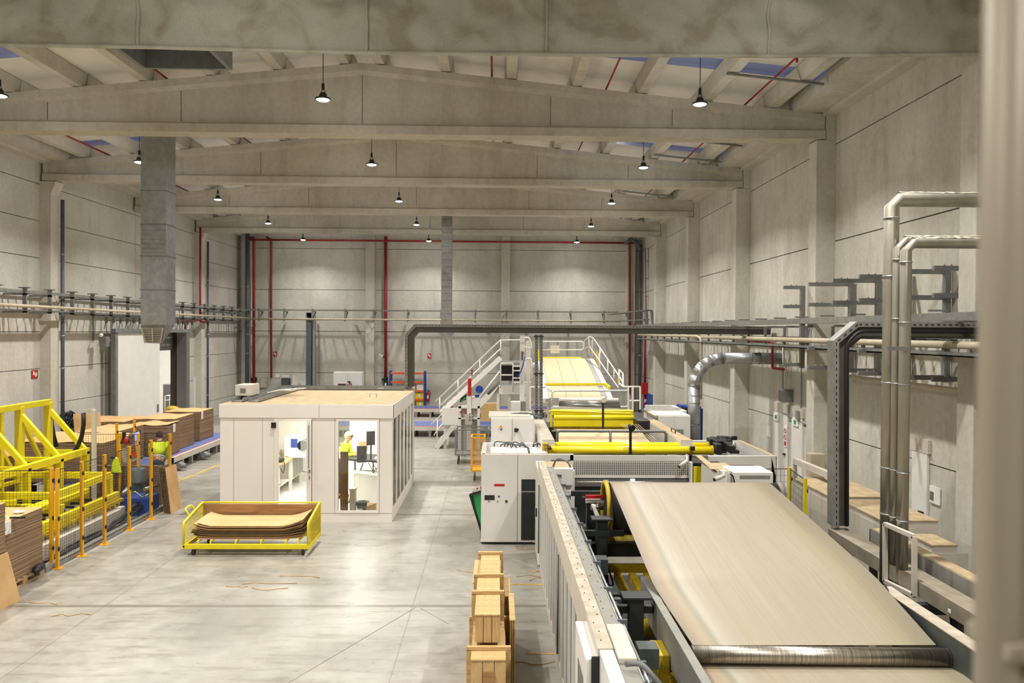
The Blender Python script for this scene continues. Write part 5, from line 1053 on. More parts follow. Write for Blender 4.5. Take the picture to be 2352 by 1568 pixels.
# mesh fence with orange posts
def fence(pts, zt, label, skip=(), mt='orange', mesh='black', zs=(.02,), step=.055, name='safety_fence', vstep=.055):
    t2 = thing(name, (pts[0][0], pts[0][1], 0), label, 'fence')
    for i, p_ in enumerate(pts):
        x, y = p_[:2]; pt = MB().box(x - .026, x + .026, y - .026, y + .026, 0, zt).box(x - .09, x + .09, y - .07, y + .07, 0, .012).build('post', M[mt], t2)
        for z in (.35, zt - .22, zt * .5): MB().ball((x + .03, y - .01, z), (.018, .025, .045), 8, 6).build('clip', M['black'], pt)
    for i, (a, b) in enumerate(zip(pts, pts[1:])):
        if i in skip: continue
        a = V((a[0], a[1], 0)); b = V((b[0], b[1], 0)); d = (b - a); L_ = d.length; d.normalize(); q = MB(); n_ = int((L_ - .08) / step)
        for k in range(n_ + 1): c = a + d * (.04 + (L_ - .08) * k / n_); q.bar(c + V((0, 0, .12)), c + V((0, 0, zt - .03)), .0035)
        n_ = int((zt - .15) / vstep)
        for k in range(n_ + 1): z = .12 + (zt - .15) * k / n_; q.bar(a + d * .04 + V((0, 0, z)), b - d * .04 + V((0, 0, z)), .0035 if k % n_ else .012)
        q.build('mesh_panel', M[mesh], t2)
    return t2
xf = -7.78
ff = [(xf - .2, 13.72)] + [(xf, y) for y in (13.9, 14.72, 15.5, 16.55, 17.6)]
def fp(px, py): p_ = un(px, py, 'Z', 0); return (p_.x, p_.y)
main = [fp(132, 1305), fp(188, 1277), fp(240, 1250), fp(297, 1217), fp(347, 1192)]
main += [(main[-1][0] - .02, 18.65)]
fence(main, 1.77, 'black mesh safety fence with orange posts along the yellow machine')
fence([(-9.9, 18.9), (-9.0, 18.9), (-8.55, 18.88)], 1.75, 'rear mesh fence with orange posts behind the yellow machine')
fence([fp(119, 1303), (-9.0, 13.75), (-10.4, 13.75)], 1.77, 'mesh fence with orange posts at the near end of the yellow machine')
t2 = fence([(-9.75, 20.3), (-9.8, 21.4)], 1.82, 'pair of orange posts with light curtain boxes beside the far stacks', skip=(0,))
one('floor_rail', MB().bar((main[0][0] - .1, 13.7, .05), (main[0][0] - .1, 19.4, .05), .1, .1), M['galv'], 'galvanised floor rail along the foot of the mesh fence', 'rail')
t2 = thing('concrete_curb', (-8.3, 15.5, 0), 'low pale concrete curb inside the mesh fence', 'curb')
MB().box(-8.44, -8.26, 13.6, 17.4, 0, .27).box(-8.9, -8.26, 17.4, 17.6, 0, .3).build('curb_body', M['offwhite'], t2, bevel=.01)
q = MB(); rnd = random.Random(11)
for i in range(9):
    x0 = -8.15 + rnd.uniform(-.08, .1); q.tube(bend([V((x0, 14 + i * .2, .02)), V((x0 + rnd.uniform(-.1, .1), 15.5, .03)), V((x0 + rnd.uniform(-.12, .12), 16.8, .03)), V((-8.0 + rnd.uniform(-.1, .1), 18.3, .25 + .1 * (i % 3)))], .4), .018, 6)
one('floor_cables', q, M['black'], 'bundle of black cables on the floor between curb and mesh fence', 'cables')
# yellow truss
t2 = thing('yellow_truss', (-10.1, 17, 0), 'large bright yellow triangular truss frame at the left edge', 'machine frame')
X1, X2, Z1, Z2 = -10.47, -9.60, 2.52, 1.38
b = .13
def yb(a, c, w=b, h=None): return MB().bar(a, c, w, h or w)
yb((X1, 14.2, Z1), (X1, 18.56, Z1)).build('top_rail', M['yellow'], t2, bevel=.008)
yb((X2, 13.0, Z2), (X2, 18.56, Z2), .12, .15).build('front_rail', M['yellow'], t2, bevel=.008)
yb((X1, 14.2, .9), (X1, 18.5, .9), .08).build('back_rail', M['yellow'], t2, bevel=.008)
for y in (18.5, 17.4, 16.2, 15.1): 
    yb((X1, y, 0), (X1, y, Z1), .16, .12).build('back_post', M['yellow'], t2, bevel=.008)
    yb((X2, y, .3), (X2, y, Z2), .12).build('front_post', M['yellow'], t2, bevel=.008)
    yb((X1, y, Z1 - .15), (X2, y, Z2), .09, .11).build('diagonal', M['yellow'], t2, bevel=.006)
    yb((X1, y, Z2 - .02), (X2, y, Z2 - .02), .08, .1).build('cross_tie', M['yellow'], t2, bevel=.006)
for y in (16.75,): yb((X1, y, 0), (X1, y, Z1), .09).build('back_post', M['yellow'], t2, bevel=.006)
for y0, y1 in ((17.4, 18.4), (16.2, 17.3), (15.1, 16.1)): yb((X1, y0, Z1 - .2), (X1, y1, .95), .08).build('diagonal', M['yellow'], t2, bevel=.006)
t2 = thing('cable_mast', (-9.28, 18.1, 0), 'pale bent mast holding cables at the end of the yellow truss', 'mast')
c0, c1, c2 = P(216, 1125, 18.15), P(216, 941, 18.15), P(193, 943, 18.3)
MB().bar(V((c1.x, 18.15, 0)), c1, .09, .07).bar(c1, c2, .08, .06).build('mast_body', M['offwhite'], t2, bevel=.006)
t3 = thing('cable_chain', c2, 'black cable chain hanging from the pale mast', 'cable chain'); MB().tube([P(192, 948, 18.3), P(192, 975, 18.3), P(188, 1000, 18.3), P(180, 1022, 18.3), P(168, 1042, 18.3)], .05, 8).build('chain', M['black'], t3)
t3 = thing('cable_chain', P(117, 944, 18.6), 'black cable chain hanging from the yellow truss corner', 'cable chain'); MB().tube([P(117, 944, 18.7), P(119, 975, 18.7), P(123, 1000, 18.7), P(130, 1026, 18.7)], .05, 8).build('chain', M['black'], t3)
# lower carriage
t2 = thing('yellow_carriage', (-9.3, 16, 0), 'low yellow carriage with beams and rails behind the mesh fence', 'machine')
yb((-8.5, 13.4, .52), (-8.5, 17.7, .52), .12, .16).build('side_rail', M['yellow'], t2, bevel=.006)
yb((-8.42, 13.4, .40), (-8.42, 17.8, .40), .07, .07).build('rack', M['yold'], t2)
q = MB()
for k in range(20): q.ball((-8.40, 13.6 + .21 * k, .34), .03, 8, 6)
q.build('rack_rollers', M['yold'], t2)
yb((-8.62, 15.3, .98), (-8.62, 17.6, .98), .1, .14).build('upper_rail', M['yellow'], t2, bevel=.006)
for y in (15.4, 17.6): yb((-11.4, y, .98), (-8.6, y, .98), .1, .14).build('cross_beam', M['yellow'], t2, bevel=.006)
for y in (15.4, 17.6): yb((-8.62, y, .4), (-8.62, y, 1.0), .12).build('corner_post', M['yellow'], t2, bevel=.006)
yb((-9.1, 15.2, .62), (-9.1, 17.4, .62), .3, .22).build('inner_beam', M['yellow'], t2, bevel=.006)
yb((-12.2, 14.4, .75), (-8.7, 14.4, .75), .14, .2).build('cross_beam', M['yellow'], t2, bevel=.006)
yb((-12.2, 15.9, .6), (-8.7, 15.9, .6), .14, .2).build('cross_beam', M['yellow'], t2, bevel=.006)
B(-11.6, -9.3, 14.6, 17.3, .35, .42).build('dark_deck', M['dark'], t2)
q = MB()
for k in range(7): q.bar((-11.6, 14.9 + .35 * k, .56), (-8.7, 14.9 + .35 * k, .56), .05)
q.build('roller_bars', M['black'], t2)
yb((-11.9, 13.9, .9), (-9.2, 15.2, .9), .1).build('brace', M['yellow'], t2)
# blue tub and drum
t2 = thing('blue_tub', (-8.35, 18.3, 0), 'blue machine tub with bars on top behind the mesh fence', 'tub')
a = P(276, 1175, 17.9); b_ = P(342, 1140, 17.9)
B(a.x, b_.x, 17.85, 18.45, 0, .42).build('tub_body', M['blue'], t2, bevel=.02); MB().tube(bend([(a.x + .1, 17.9, .5), (b_.x - .3, 17.9, .55), (b_.x - .15, 17.9, .42), (b_.x, 17.9, .5)], .05), .02, 8).tube([(b_.x - .1, 17.9, .6), (b_.x, 18.3, .6)], .05, 8).tube([(a.x + .05, 17.9, .48), (a.x + .05, 18.3, .6)], .06, 8).build('bars', M['steel'], t2)
c = P(312, 1130, 18.65); t2 = thing('dark_drum', (c.x, 18.7, 0), 'dark green ribbed drum standing behind the blue tub', 'drum'); MB().lathe((c.x, 18.72, 0), [(0, 0), (.2, 0), (.2, .3), (.215, .32), (.2, .34), (.2, .6), (.215, .62), (.2, .64), (.19, .92), (.15, .95), (0, .95)], 22).build('drum_body', M['greygreen'], t2)
# control panel, jacket, workers
t2 = thing('control_panel', P(296, 1080, 19.3), 'white control panel with orange and coloured buttons behind the mesh fence', 'control panel')
A = [P(277, 1032, 19.25), P(313, 1020, 19.25), P(315, 1056, 19.25), P(283, 1066, 19.25)]
n_ = V((0, .08, 0)); MB().hexa([A[3], A[2], A[2] + n_, A[3] + n_], [A[0], A[1], A[1] + n_, A[0] + n_]).build('panel_face', M['offwhite'], t2)
A2 = [P(297, 1024, 19.23), P(310, 1020, 19.23), P(313, 1048, 19.23), P(301, 1052, 19.23)]; n_ = V((0, .02, 0)); MB().hexa([A2[3], A2[2], A2[2] + n_, A2[3] + n_], [A2[0], A2[1], A2[1] + n_, A2[0] + n_]).build('button_plate', M['obeam'], t2)
q = MB(); [q.ball(P(293 + 5 * (i % 4), 1026 + 8 * (i // 4), 19.2), .02, 8, 6) for i in range(10)]; q.build('buttons', M['green'], t2)
MB().bar(P(300, 1062, 19.35), V((P(300, 1062, 19.35).x, 19.35, 0)), .05).build('stand', M['grey'], t2)
t2 = thing('tilted_screen', P(315, 1000, 19.4), 'small blue screen on an arm above the control panel', 'screen'); A = [P(308, 992, 19.4), P(322, 988, 19.5), P(322, 1010, 19.5), P(309, 1015, 19.4)]; n_ = V((0, .04, 0))
MB().hexa([A[3], A[2], A[2] + n_, A[3] + n_], [A[0], A[1], A[1] + n_, A[0] + n_]).build('bezel', M['black'], t2); A = [p_ + V((0, -.004, 0)) + (sum(A, V()) / 4 - p_) * .15 for p_ in A]; MB().add(A, [(0, 1, 2, 3)]).build('display', emis('blue screen glow', (.25, .35, .8, 1), .6), t2); MB().bar(P(312, 1012, 19.45), P(312, 1030, 19.32), .03).build('arm', M['grey'], t2)
t2 = thing('bottle_cluster', P(303, 1010, 19.5), 'spray bottles and cloths piled behind the control panel', 'bottles'); MB().lathe(P(301, 1018, 19.5), [(0, 0), (.05, 0), (.05, .2), (.02, .26), (.02, .3)], 12).build('bottle', M['perspex'], t2); MB().ball(P(290, 1012, 19.5), (.08, .06, .1), 10, 6).build('cloth', M['redb'], t2); MB().bar(P(285, 1018, 19.5), P(285, 992, 19.5), .07).build('handset', M['black'], t2)
t2 = thing('hanging_jacket', P(265, 1056, 18.85), 'hi vis yellow jacket hanging on the rear mesh fence', 'jacket')
q = MB(); c = [P(264, 1049, 18.8), P(269, 1052, 18.8), P(278, 1086, 18.8), P(253, 1086, 18.8), P(258, 1060, 18.8)]; q.prism(c, (0, .07, 0)); q.build('jacket_body', M['hivis'], t2, bevel=.02); MB().ball(P(259, 1050, 18.82), (.07, .04, .035)).build('collar', M['navy'], t2)
c = P(360, 1100, 19.4)
person((c.x + .0, 19.42, 0), math.pi * .58, stand(.55, {'l': ((.25, .2, 1.1), (.5, .1, 1.0)), 'r': ((.25, .2, 1.1), (.5, .12, 1.0))}, 1.70), 'worker in hi vis yellow top and dark trousers bending beside the conveyor', bald=False)
# =================== THE BOARD MACHINE ===================
def pt(mb, name, mt, par, bevel=0, **k): return mb.build(name, M[mt] if isinstance(mt, str) else mt, par, bevel=bevel, **k)
def pipes(paths, r, rad=.06, n=8):
    q = MB()
    for p_ in paths: q.tube(bend(p_, rad) if len(p_) > 2 else p_, r, n)
    return q
# moving paper web (striped by the paper itself)
m, t, p = nt('kraft paper web'); L = t.links.new; g = N(t, 'ShaderNodeAttribute', attribute_name='across'); mp = N(t, 'ShaderNodeMapping'); mp.inputs['Scale'].default_value = (3.2, .05, 0); L(g.outputs['Vector'], mp.inputs[0])
na = N(t, 'ShaderNodeTexNoise', i_Scale=2.6, i_Detail=7.0, i_Roughness=.72); L(mp.outputs[0], na.inputs[0])
nb = N(t, 'ShaderNodeTexNoise', i_Scale=26.0, i_Detail=4.0); mp2 = N(t, 'ShaderNodeMapping'); mp2.inputs['Scale'].default_value = (3, .04, 0); L(g.outputs['Vector'], mp2.inputs[0]); L(mp2.outputs[0], nb.inputs[0])
c = ramp(t, na.outputs[0], [(.32, S(136, 121, 99)), (.44, S(150, 138, 119)), (.52, S(147, 139, 119)), (.64, S(158, 151, 136))])
sxx = N(t, 'ShaderNodeSeparateXYZ'); L(g.outputs['Vector'], sxx.inputs[0])
bd = ramp(t, sxx.outputs[0], [(0, S(112, 100, 86)), (.035, S(146, 122, 98)), (.07, S(158, 142, 112)), (.10, S(130, 126, 110)), (.125, S(170, 166, 152)), (.2, S(152, 141, 123)), (.246, S(152, 141, 123)), (.25, S(150, 128, 70)), (.256, S(152, 141, 123)), (.8, S(152, 141, 123)), (.88, S(140, 136, 106)), (.94, S(122, 115, 95)), (1, S(116, 108, 90))])
c = mixc(t, .62, c, bd)
c = mixc(t, .22, c, ramp(t, nb.outputs[0], [(.35, G(.41)), (.65, G(.59))]), 'OVERLAY')
L(c, p.inputs['Base Color']); p.inputs['Roughness'].default_value = .45; p.inputs['Specular IOR Level'].default_value = .3; M['web'] = m
M['cream'] = mat('cream corrugated web', S(204, 180, 142), .75, var=.04)
def strip(rows, th=.006, nu=24):
    """rows of (Y, Z, XL, XR) joined as a thin band"""
    q = MB(); n_ = len(rows)
    def f_(u, v, o): 
        k = v * (n_ - 1); i = min(int(k), n_ - 2); w = k - i; a, b = rows[i], rows[i + 1]
        Y, Z, xl, xr = [a[j] + (b[j] - a[j]) * w for j in range(4)]
        return V((xl + (xr - xl) * u, Y, Z + o))
    q.grid(lambda u, v: f_(u, v, 0), nu, n_ - 1); q.grid(lambda u, v: f_(u, v, -th), nu, n_ - 1); return q
def across(o, rows):
    me = o.data; at = me.attributes.new('across', 'FLOAT_VECTOR', 'POINT'); o0 = wl(o)
    for i, v in enumerate(me.vertices):
        w_ = v.co + o0; r_ = min(rows, key=lambda q: abs(q[0] - w_.y) + abs(q[1] - w_.z)); at.data[i].vector = ((w_.x - r_[2]) / (r_[3] - r_[2]), w_.y - w_.z * .5, 0)
    return o
def smooth(rows, n=3):
    for _ in range(n):
        o = [rows[0]]
        for a, b in zip(rows, rows[1:]): o += [tuple(x * .75 + y * .25 for x, y in zip(a, b)), tuple(x * .25 + y * .75 for x, y in zip(a, b))]
        rows = o + [rows[-1]]
    return rows
FM = thing('web_section', (3.1, 10, 0), 'near machine section with a wide inclined paper web over dark and yellow framing', 'machine')
DR, DY_, DZ_ = .42, 12.35, 1.38
rows = [(12.35 + DR * math.sin(a_), DZ_ + DR * math.cos(a_), 1.74, 4.45) for a_ in [math.pi * .9 * (1 - i / 9) for i in range(10)]]
wr = [(Y, (P(a_, y_, Y).z + P(b_, y_, Y).z) / 2, P(a_, y_, Y).x, P(b_, y_, Y).x) for Y, a_, b_, y_ in ((12.2, 1404, 1774, 1113), (9.25, 1489, 2001, 1314), (9.0, 1504, 2034, 1350), (8.03, 1592, 2150, 1481))]
DZ_ = wr[0][1] - DR + .004; rows = [(r0[0], DZ_ + (r0[1] - 1.38), wr[0][2], wr[0][3]) for r0 in rows]
rows += smooth(wr, 2)
across(pt(strip(rows), 'paper_web', 'web', FM), rows)
RY = 7.90; RZ = P(1900, 1505, RY).z
rows = [(RY + .10 * math.cos(a_), RZ - .0 + .10 * math.sin(a_), 2.03, 4.6) for a_ in [.6 - (math.pi / 2 + .6) * i / 6 for i in range(7)]] + [(7.6, .882, 2.03, 4.66), (7.0, .875, 2.05, 4.75), (6.6, .87, 2.06, 4.8)]
across(pt(strip(rows), 'lower_paper_web', 'web', FM), rows)
rows = [(6.6 + .1 * math.sin(a_), .77 + .1 * math.cos(a_), 2.06, 4.8) for a_ in [-math.pi * i / 8 for i in range(9)]]
across(pt(strip(rows), 'web_return', 'web', FM), rows)
pt(MB().cyl((1.98, 6.6, .77), (4.9, 6.6, .77), .09, n=24), 'front_roller', 'steel', FM)
a, b_ = P(1588, 1501, RY), P(2206, 1510, RY - .05)
pt(MB().cyl(a, b_, .086, n=40), 'chrome_roller', 'chrome', FM)
pt(MB().cyl(b_, b_ + V((.07, 0, 0)), .05, n=20).box(4.74, 4.95, 7.6, 8.1, .82, 1.06), 'bearing_block', 'dustgrey', FM, .01)
pt(MB().cyl((1.80, DY_, DZ_), (4.45, DY_, DZ_), DR - .012, n=40), 'drum', 'rubberdark' if 'rubberdark' in M else 'black', FM)
pt(MB().lathe((0, DY_, DZ_), [(DR - .04, 1.71), (DR + .02, 1.71), (DR + .02, 1.77), (DR - .04, 1.77), (DR - .04, 1.71)], 36, 'X'), 'drum_flange', 'yold', FM)
pt(MB().cyl((4.46, DY_, DZ_ + .25), (4.56, DY_, DZ_ + .25), .18, n=16), 'drum_brush', 'midgrey', FM)
pt(MB().cyl((1.95, 9.1, 1.19), (4.6, 9.1, 1.19), .08, n=24), 'guide_roller', 'steel', FM)
# side plates
pt(MB().hexa([(1.79, 9.6, .86), (1.88, 9.6, .86), (1.88, 5.8, .75), (1.79, 5.8, .75)], [(1.79, 9.6, 1.23), (1.88, 9.6, 1.23), (1.88, 5.8, 1.20), (1.79, 5.8, 1.20)]), 'side_plate', 'midgrey', FM, .006)
pt(MB().box(4.62, 4.72, 6.6, 9.3, .6, 1.19), 'side_plate', 'greygreen', FM, .006); pt(MB().box(4.60, 4.76, 6.6, 9.3, 1.19, 1.20), 'side_plate_dust', 'dustgrey', FM)
pt(MB().box(4.62, 4.72, 9.4, 12.6, .6, 1.0), 'side_plate', 'dark', FM)
for y, z in ((11.6, 1.45), (8.75, 1.26), (12.9, 1.5)): pt(MB().box(1.50, 1.66, y - .08, y + .08, 0, z).box(1.42, 1.74, y - .12, y + .12, z, z + .03), 'post', 'dark', FM, .006)
for y in (8.9, 11.6): pt(MB().box(4.62, 4.78, y - .08, y + .08, 0, 1.0), 'post', 'dark', FM)
for y, z in ((11.55, 1.3), (8.8, 1.15), (12.95, 1.6), (10.2, .8)): pt(MB().box(1.05, 1.9, y - .04, y + .04, z - .08, z), 'cross_beam', 'dark', FM)
pt(MB().box(1.0, 4.9, 11.75, 11.9, .85, 1.05).box(1.0, 4.9, 9.9, 10.0, .75, .9), 'cross_beam', 'dark', FM)
pt(MB().box(.98, 5.0, 4.5, 13.4, .0, .06), 'pit_darkener', 'black', FM)  # black slab added under the machine to darken the dirty pit floor
for x in (1.83, 2.05, 2.27): pt(MB().box(x - .05, x + .05, 9.8, 11.7, .52, .64), 'yellow_beam', 'yold', FM, .006)
for x in (1.85, 2.2): pt(MB().box(x - .06, x + .06, 5.5, 8.4, .30, .44), 'yellow_beam', 'yold', FM, .006)
pt(MB().box(1.6, 3.4, 11.7, 11.8, .62, .74).box(1.7, 2.3, 8.4, 8.5, .34, .52), 'yellow_cross', 'yold', FM, .006)
pt(MB().cyl((1.66, 12.0, 1.02), (4.4, 12.0, 1.02), .09, n=20).cyl((1.62, 12.0, 1.02), (1.75, 12.0, 1.02), .13, n=20), 'yellow_tube', 'yold', FM)
pt(MB().cyl((1.5, 9.0, .74), (2.1, 9.3, .8), .1, n=14), 'yellow_actuator', 'yold', FM); pt(MB().box(1.65, 1.78, 7.9, 8.3, .55, .95), 'yellow_plate', 'yold', FM, .006)
q = MB(); rnd = random.Random(21)
for i in range(26):
    x, y, z = rnd.uniform(1.1, 1.6), rnd.uniform(6.2, 13.0), rnd.uniform(.2, 1.1); s_ = rnd.uniform(.04, .11); q.box(x - s_, x + s_, y - s_, y + s_, z - s_, z + s_)
pt(q, 'valve_blocks', 'greygreen', FM, .006, kind='stuff')
q = MB()
for i in range(14):
    x, y = rnd.uniform(1.1, 1.7), rnd.uniform(6.5, 12.5); q.tube(bend([V((x, y, .9)), V((x + rnd.uniform(-.2, .2), y + .2, .5)), V((x + rnd.uniform(-.2, .3), y + .5, .4)), V((x + .1, y + .7, .8))], .15), .014, 6)
pt(q, 'hoses', 'black', FM, kind='stuff')
q = MB(); 
for y in (12.3, 11.2, 9.8, 8.6, 7.4): q.cyl((1.12, y, 1.12), (1.34, y + .05, 1.15), .035, n=10)
pt(q, 'yellow_caps', 'yold', FM)
# small stuff near the drum: warning plate, red bar, white bar, cylinder
pt(MB().box(1.12, 1.24, 12.9, 12.92, 1.25, 1.62), 'warning_plate', 'paper', FM)
pt(MB().prism([P(1300, 1146, 12.88), P(1312, 1146, 12.88), P(1306, 1136, 12.88)], (0, .01, 0)), 'warning_triangle', 'yellow', FM)
pt(MB().bar(P(1345, 1140, 12.7), P(1387, 1140, 12.7), .05, .05), 'red_bar', 'redb', FM); pt(MB().bar(P(1345, 1150, 12.75), P(1387, 1150, 12.75), .05, .06), 'white_bar', 'white', FM)
pt(MB().cyl(P(1357, 1164, 12.4), P(1385, 1164, 12.4), .05, n=18), 'chrome_shaft', 'chrome', FM)
pt(MB().hexa([P(1362, 1168, 12.1), P(1372, 1172, 12.1), P(1392, 1215, 11.6), P(1380, 1222, 11.6)], [p_ + V((0, .25, 0)) for p_ in (P(1362, 1168, 12.1), P(1372, 1172, 12.1), P(1392, 1215, 11.6), P(1380, 1222, 11.6))]), 'lever_plate', 'midgrey', FM)
# guard fence with glazing along the walkway
GF = thing('guard_wall', (.82, 10, 0), 'long white glazed guard wall with a dusty top rail beside the walkway', 'guard')
gy0, gy1 = 5.65, 13.9
pt(MB().box(.75, .86, gy0, gy1, 1.62, 1.93), 'top_beam', 'offwhite', GF, .006)
pt(MB().box(.748, .862, gy0, gy1, 1.93, 1.936), 'dust_layer', 'dustgrey', GF)
q = MB(); rnd = random.Random(4)
for i in range(46): y = gy0 + .15 + (gy1 - gy0 - .3) * i / 45; q.ball((.805 + rnd.uniform(-.03, .03), y, 1.938), (.007, .01, .004), 6, 4); q.ball((.93 + rnd.uniform(-.04, .04), y + .05, 1.908), (.006, .009, .004), 6, 4)
pt(q, 'screws', 'dark', GF, kind='stuff')
pt(MB().box(.864, .99, 5.0, gy1 - .4, 1.86, 1.905), 'cover_plate', 'midgrey2' if 'midgrey2' in M else 'midgrey', GF)
pt(MB().box(.79, .85, gy0, gy1, .0, .16), 'bottom_rail', 'offwhite', GF)
y = gy1 - .1; k = 0
while y > gy0 + .2:
    pt(MB().box(.775, .835, y - .03, y + .03, .16, 1.62), 'frame_post', 'white', GF); y -= .46; k += 1
    if y > gy0: pt(MB().box(.80, .81, y + .03, y + .43, .16, 1.62), 'glazing', 'perspex', GF)
for y in (13.7, 9.4, 6.3): pt(MB().tube([(.755, y, .35), (.755, y, 1.55)], .012, 8), 'grip_bar', 'grey', GF)
pt(MB().box(.66, .76, gy0 - .0, gy0 + .75, 1.35, 1.86), 'end_housing', 'white', GF, .008); pt(MB().box(.655, .66, gy0 + .15, gy0 + .5, 1.40, 1.66), 'keypad', 'grey', GF)
pt(MB().box(.70, .76, gy0 - .02, gy0, 1.0, 1.88), 'end_seal', 'black', GF)
pt(MB().box(.76, .86, 4.7, gy0 - .001, 0.0, 1.93), 'end_panel', 'white', GF, .006)
pt(pipes([[V((1.02, 4.8, 1.84)), V((1.02, 13.2, 1.84))], [V((1.06, 4.8, 1.82)), V((1.06, 13.2, 1.82))]], .012), 'compressed_air_lines', 'galv', GF)
for i in range(10): y = 5.6 + .82 * i; pt(MB().box(1.0, 1.09, y - .015, y + .015, 1.80, 1.865), 'line_clip', 'bluegrey', GF)
pt(MB().box(.87, 1.0, 5.45, 6.1, 1.905, 1.95), 'loose_cover', 'offwhite', GF, .008); pt(pipes([[V((.9, 5.35, 1.95)), V((1.0, 5.3, 1.98)), V((1.12, 5.2, 1.86))]], .02, .1), 'grey_hose', 'grey', GF)
# cabinet at the far end of the guard wall
t2 = thing('machine_cabinet', (1.0, 14.4, 0), 'tall narrow white cabinet at the far end of the guard wall', 'cabinet')
a = P(1237, 1080, 14.0); pt(MB().box(a.x, P(1262, 0, 14).x + .02, 14.0, 15.0, .05, 1.76), 'body', 'white', t2, .01); pt(MB().box(P(1262, 0, 14).x + .02, 1.42, 14.05, 14.95, .7, 1.74).box(P(1282, 0, 13.9).x, P(1325, 0, 13.9).x, 13.92, 14.05, 1.50, 1.80), 'side_box', 'white', t2, .008)
pt(MB().box(a.x - .005, a.x + .001, 14.06, 14.94, .15, 1.7), 'door', 'offwhite', t2); pt(MB().box(a.x - .03, a.x - .005, 14.3, 14.34, .85, 1.0), 'handle', 'black', t2)
pt(MB().box(a.x + .02, 1.40, 14.05, 14.9, 1.761, 1.768), 'dust_layer', 'dust', t2); pt(pipes([[V((1.05, 14.3, 1.78)), V((1.1, 14.2, 1.95)), V((1.3, 14.1, 1.9)), V((1.35, 14.1, 1.78))]], .018, .1), 'grey_hose', 'grey', t2)
for x in (a.x + .05, 1.0): pt(MB().cyl((x, 14.1, 0), (x, 14.1, .05), .03), 'foot', 'grey', t2)
# big press cabinet with display
YC = 15.55; x0 = P(1112, 0, YC).x; xr = P(1325, 0, YC).x
PC = thing('press_cabinet', (x0 + .8, YC + .8, 0), 'large white machine enclosure with small display and dark glass door', 'machine')
pt(MB().box(x0, xr, YC, YC + .08, .04, 1.80).box(x0, x0 + .08, YC + .08, 17.2, .04, 1.80).box(x0 + .08, xr, 17.12, 17.2, .04, 1.80).box(x0 + .08, xr, YC + .08, 17.12, 1.0, 1.4), 'enclosure', 'white', PC, .008)
pt(MB().box(x0 + .01, xr, YC + .01, YC + .07, 1.80, 1.806).box(x0 + .01, x0 + .07, YC, 17.2, 1.80, 1.806), 'dust_layer', 'dustgrey', PC)
xd0 = P(1196, 0, YC).x; pt(MB().box(xd0 - .004, xd0 + .004, YC - .003, YC, .06, 1.78), 'panel_gap', 'joint', PC)
pt(MB().box(x0, P(1233, 0, YC).x, YC - .002, YC, .03, .05), 'base_gap', 'black', PC)
pt(MB().box(P(1205, 0, YC).x, P(1237, 0, YC).x, YC - .012, YC, P(0, 1238, YC).z, P(0, 1097, YC).z), 'dark_glass_door', 'glossdark' if 'glossdark' in M else 'dark', PC)
pt(MB().box(P(1205, 0, YC).x, P(1237, 0, YC).x, YC - .014, YC, P(0, 1127, YC).z, P(0, 1124, YC).z), 'door_bar', 'midgrey', PC)
pt(MB().box(P(1120, 0, YC).x, P(1143, 0, YC).x, YC - .012, YC, P(0, 1145, YC).z, P(0, 1134, YC).z), 'display', 'dark', PC)
pt(MB().ball(P(1146, 1140, YC), (.022, .006, .022)), 'blue_badge', 'blue', PC)
e_ = pt(MB().box(P(1142, 0, YC).x, P(1166, 0, YC).x, YC - .008, YC, P(0, 1113, YC).z, P(0, 1108, YC).z), 'red_nameplate', 'redb', PC)
for px in (1123, 1143, 1163): pt(MB().cyl(P(px, 1151, YC - .02), P(px, 1151, YC), .012 if px < 1160 else .025), 'button', 'black', PC)
t2 = thing('hmi_panel', P(1095, 1225, 15.9), 'tilted black framed operator panel with green screen beside the press enclosure', 'control panel')
A = [P(1080, 1136, 15.9), P(1111, 1127, 15.7), P(1112, 1228, 15.7), P(1108, 1226, 15.9)]; n_ = V((.0, .05, 0)); A2 = [p_ + n_ for p_ in A]
q = MB()
for i in range(4): q.bar(A[i], A[(i + 1) % 4], .05, .05)
pt(q, 'frame', 'black', t2); A3 = [p_ + (sum(A, V()) / 4 - p_) * .08 + V((0, .03, 0)) for p_ in A]; pt(MB().hexa(A3, [p_ + V((0, .02, 0)) for p_ in A3]), 'green_screen', 'green', t2)  # plain green colour stands in for the glow of the lit screen
pt(MB().box(P(1092, 0, 15.95).x, P(1112, 0, 15.95).x, 15.85, 16.2, P(0, 1130, 15.95).z, P(0, 1124, 15.95).z), 'top_tray', 'midgrey', t2); pt(MB().ball(P(1096, 1121, 15.95), .02).ball(P(1104, 1120, 15.95), .02), 'push_buttons', 'redb', t2); pt(MB().bar(V((A[1].x - .04, 15.95, 0)), V((A[1].x - .04, 15.95, 1.1)), .05), 'stand', 'black', t2)
q = MB(); rnd = random.Random(14)
for i in range(12):
    x = x0 + .3 + .09 * i; q.tube(bend([V((x, 16.7, 1.42)), V((x + rnd.uniform(-.1, .2), 16.8, 1.8 + rnd.uniform(0, .12))), V((x + rnd.uniform(.1, .4), 16.6, 1.78 + rnd.uniform(0, .1))), V((x + .4, 16.5, 1.42))], .12), .014, 6)
one('cable_bundle', q, M['greygreen'], 'tangle of cables lying in the open top of the press enclosure', 'cables')
pt(MB().box(x0 + .18, x0 + .95, 15.95, 16.75, 1.4, 1.77).box(x0 + 1.0, x0 + 1.35, 15.95, 16.75, 1.4, 1.77), 'inner_box', 'white', PC, .008)
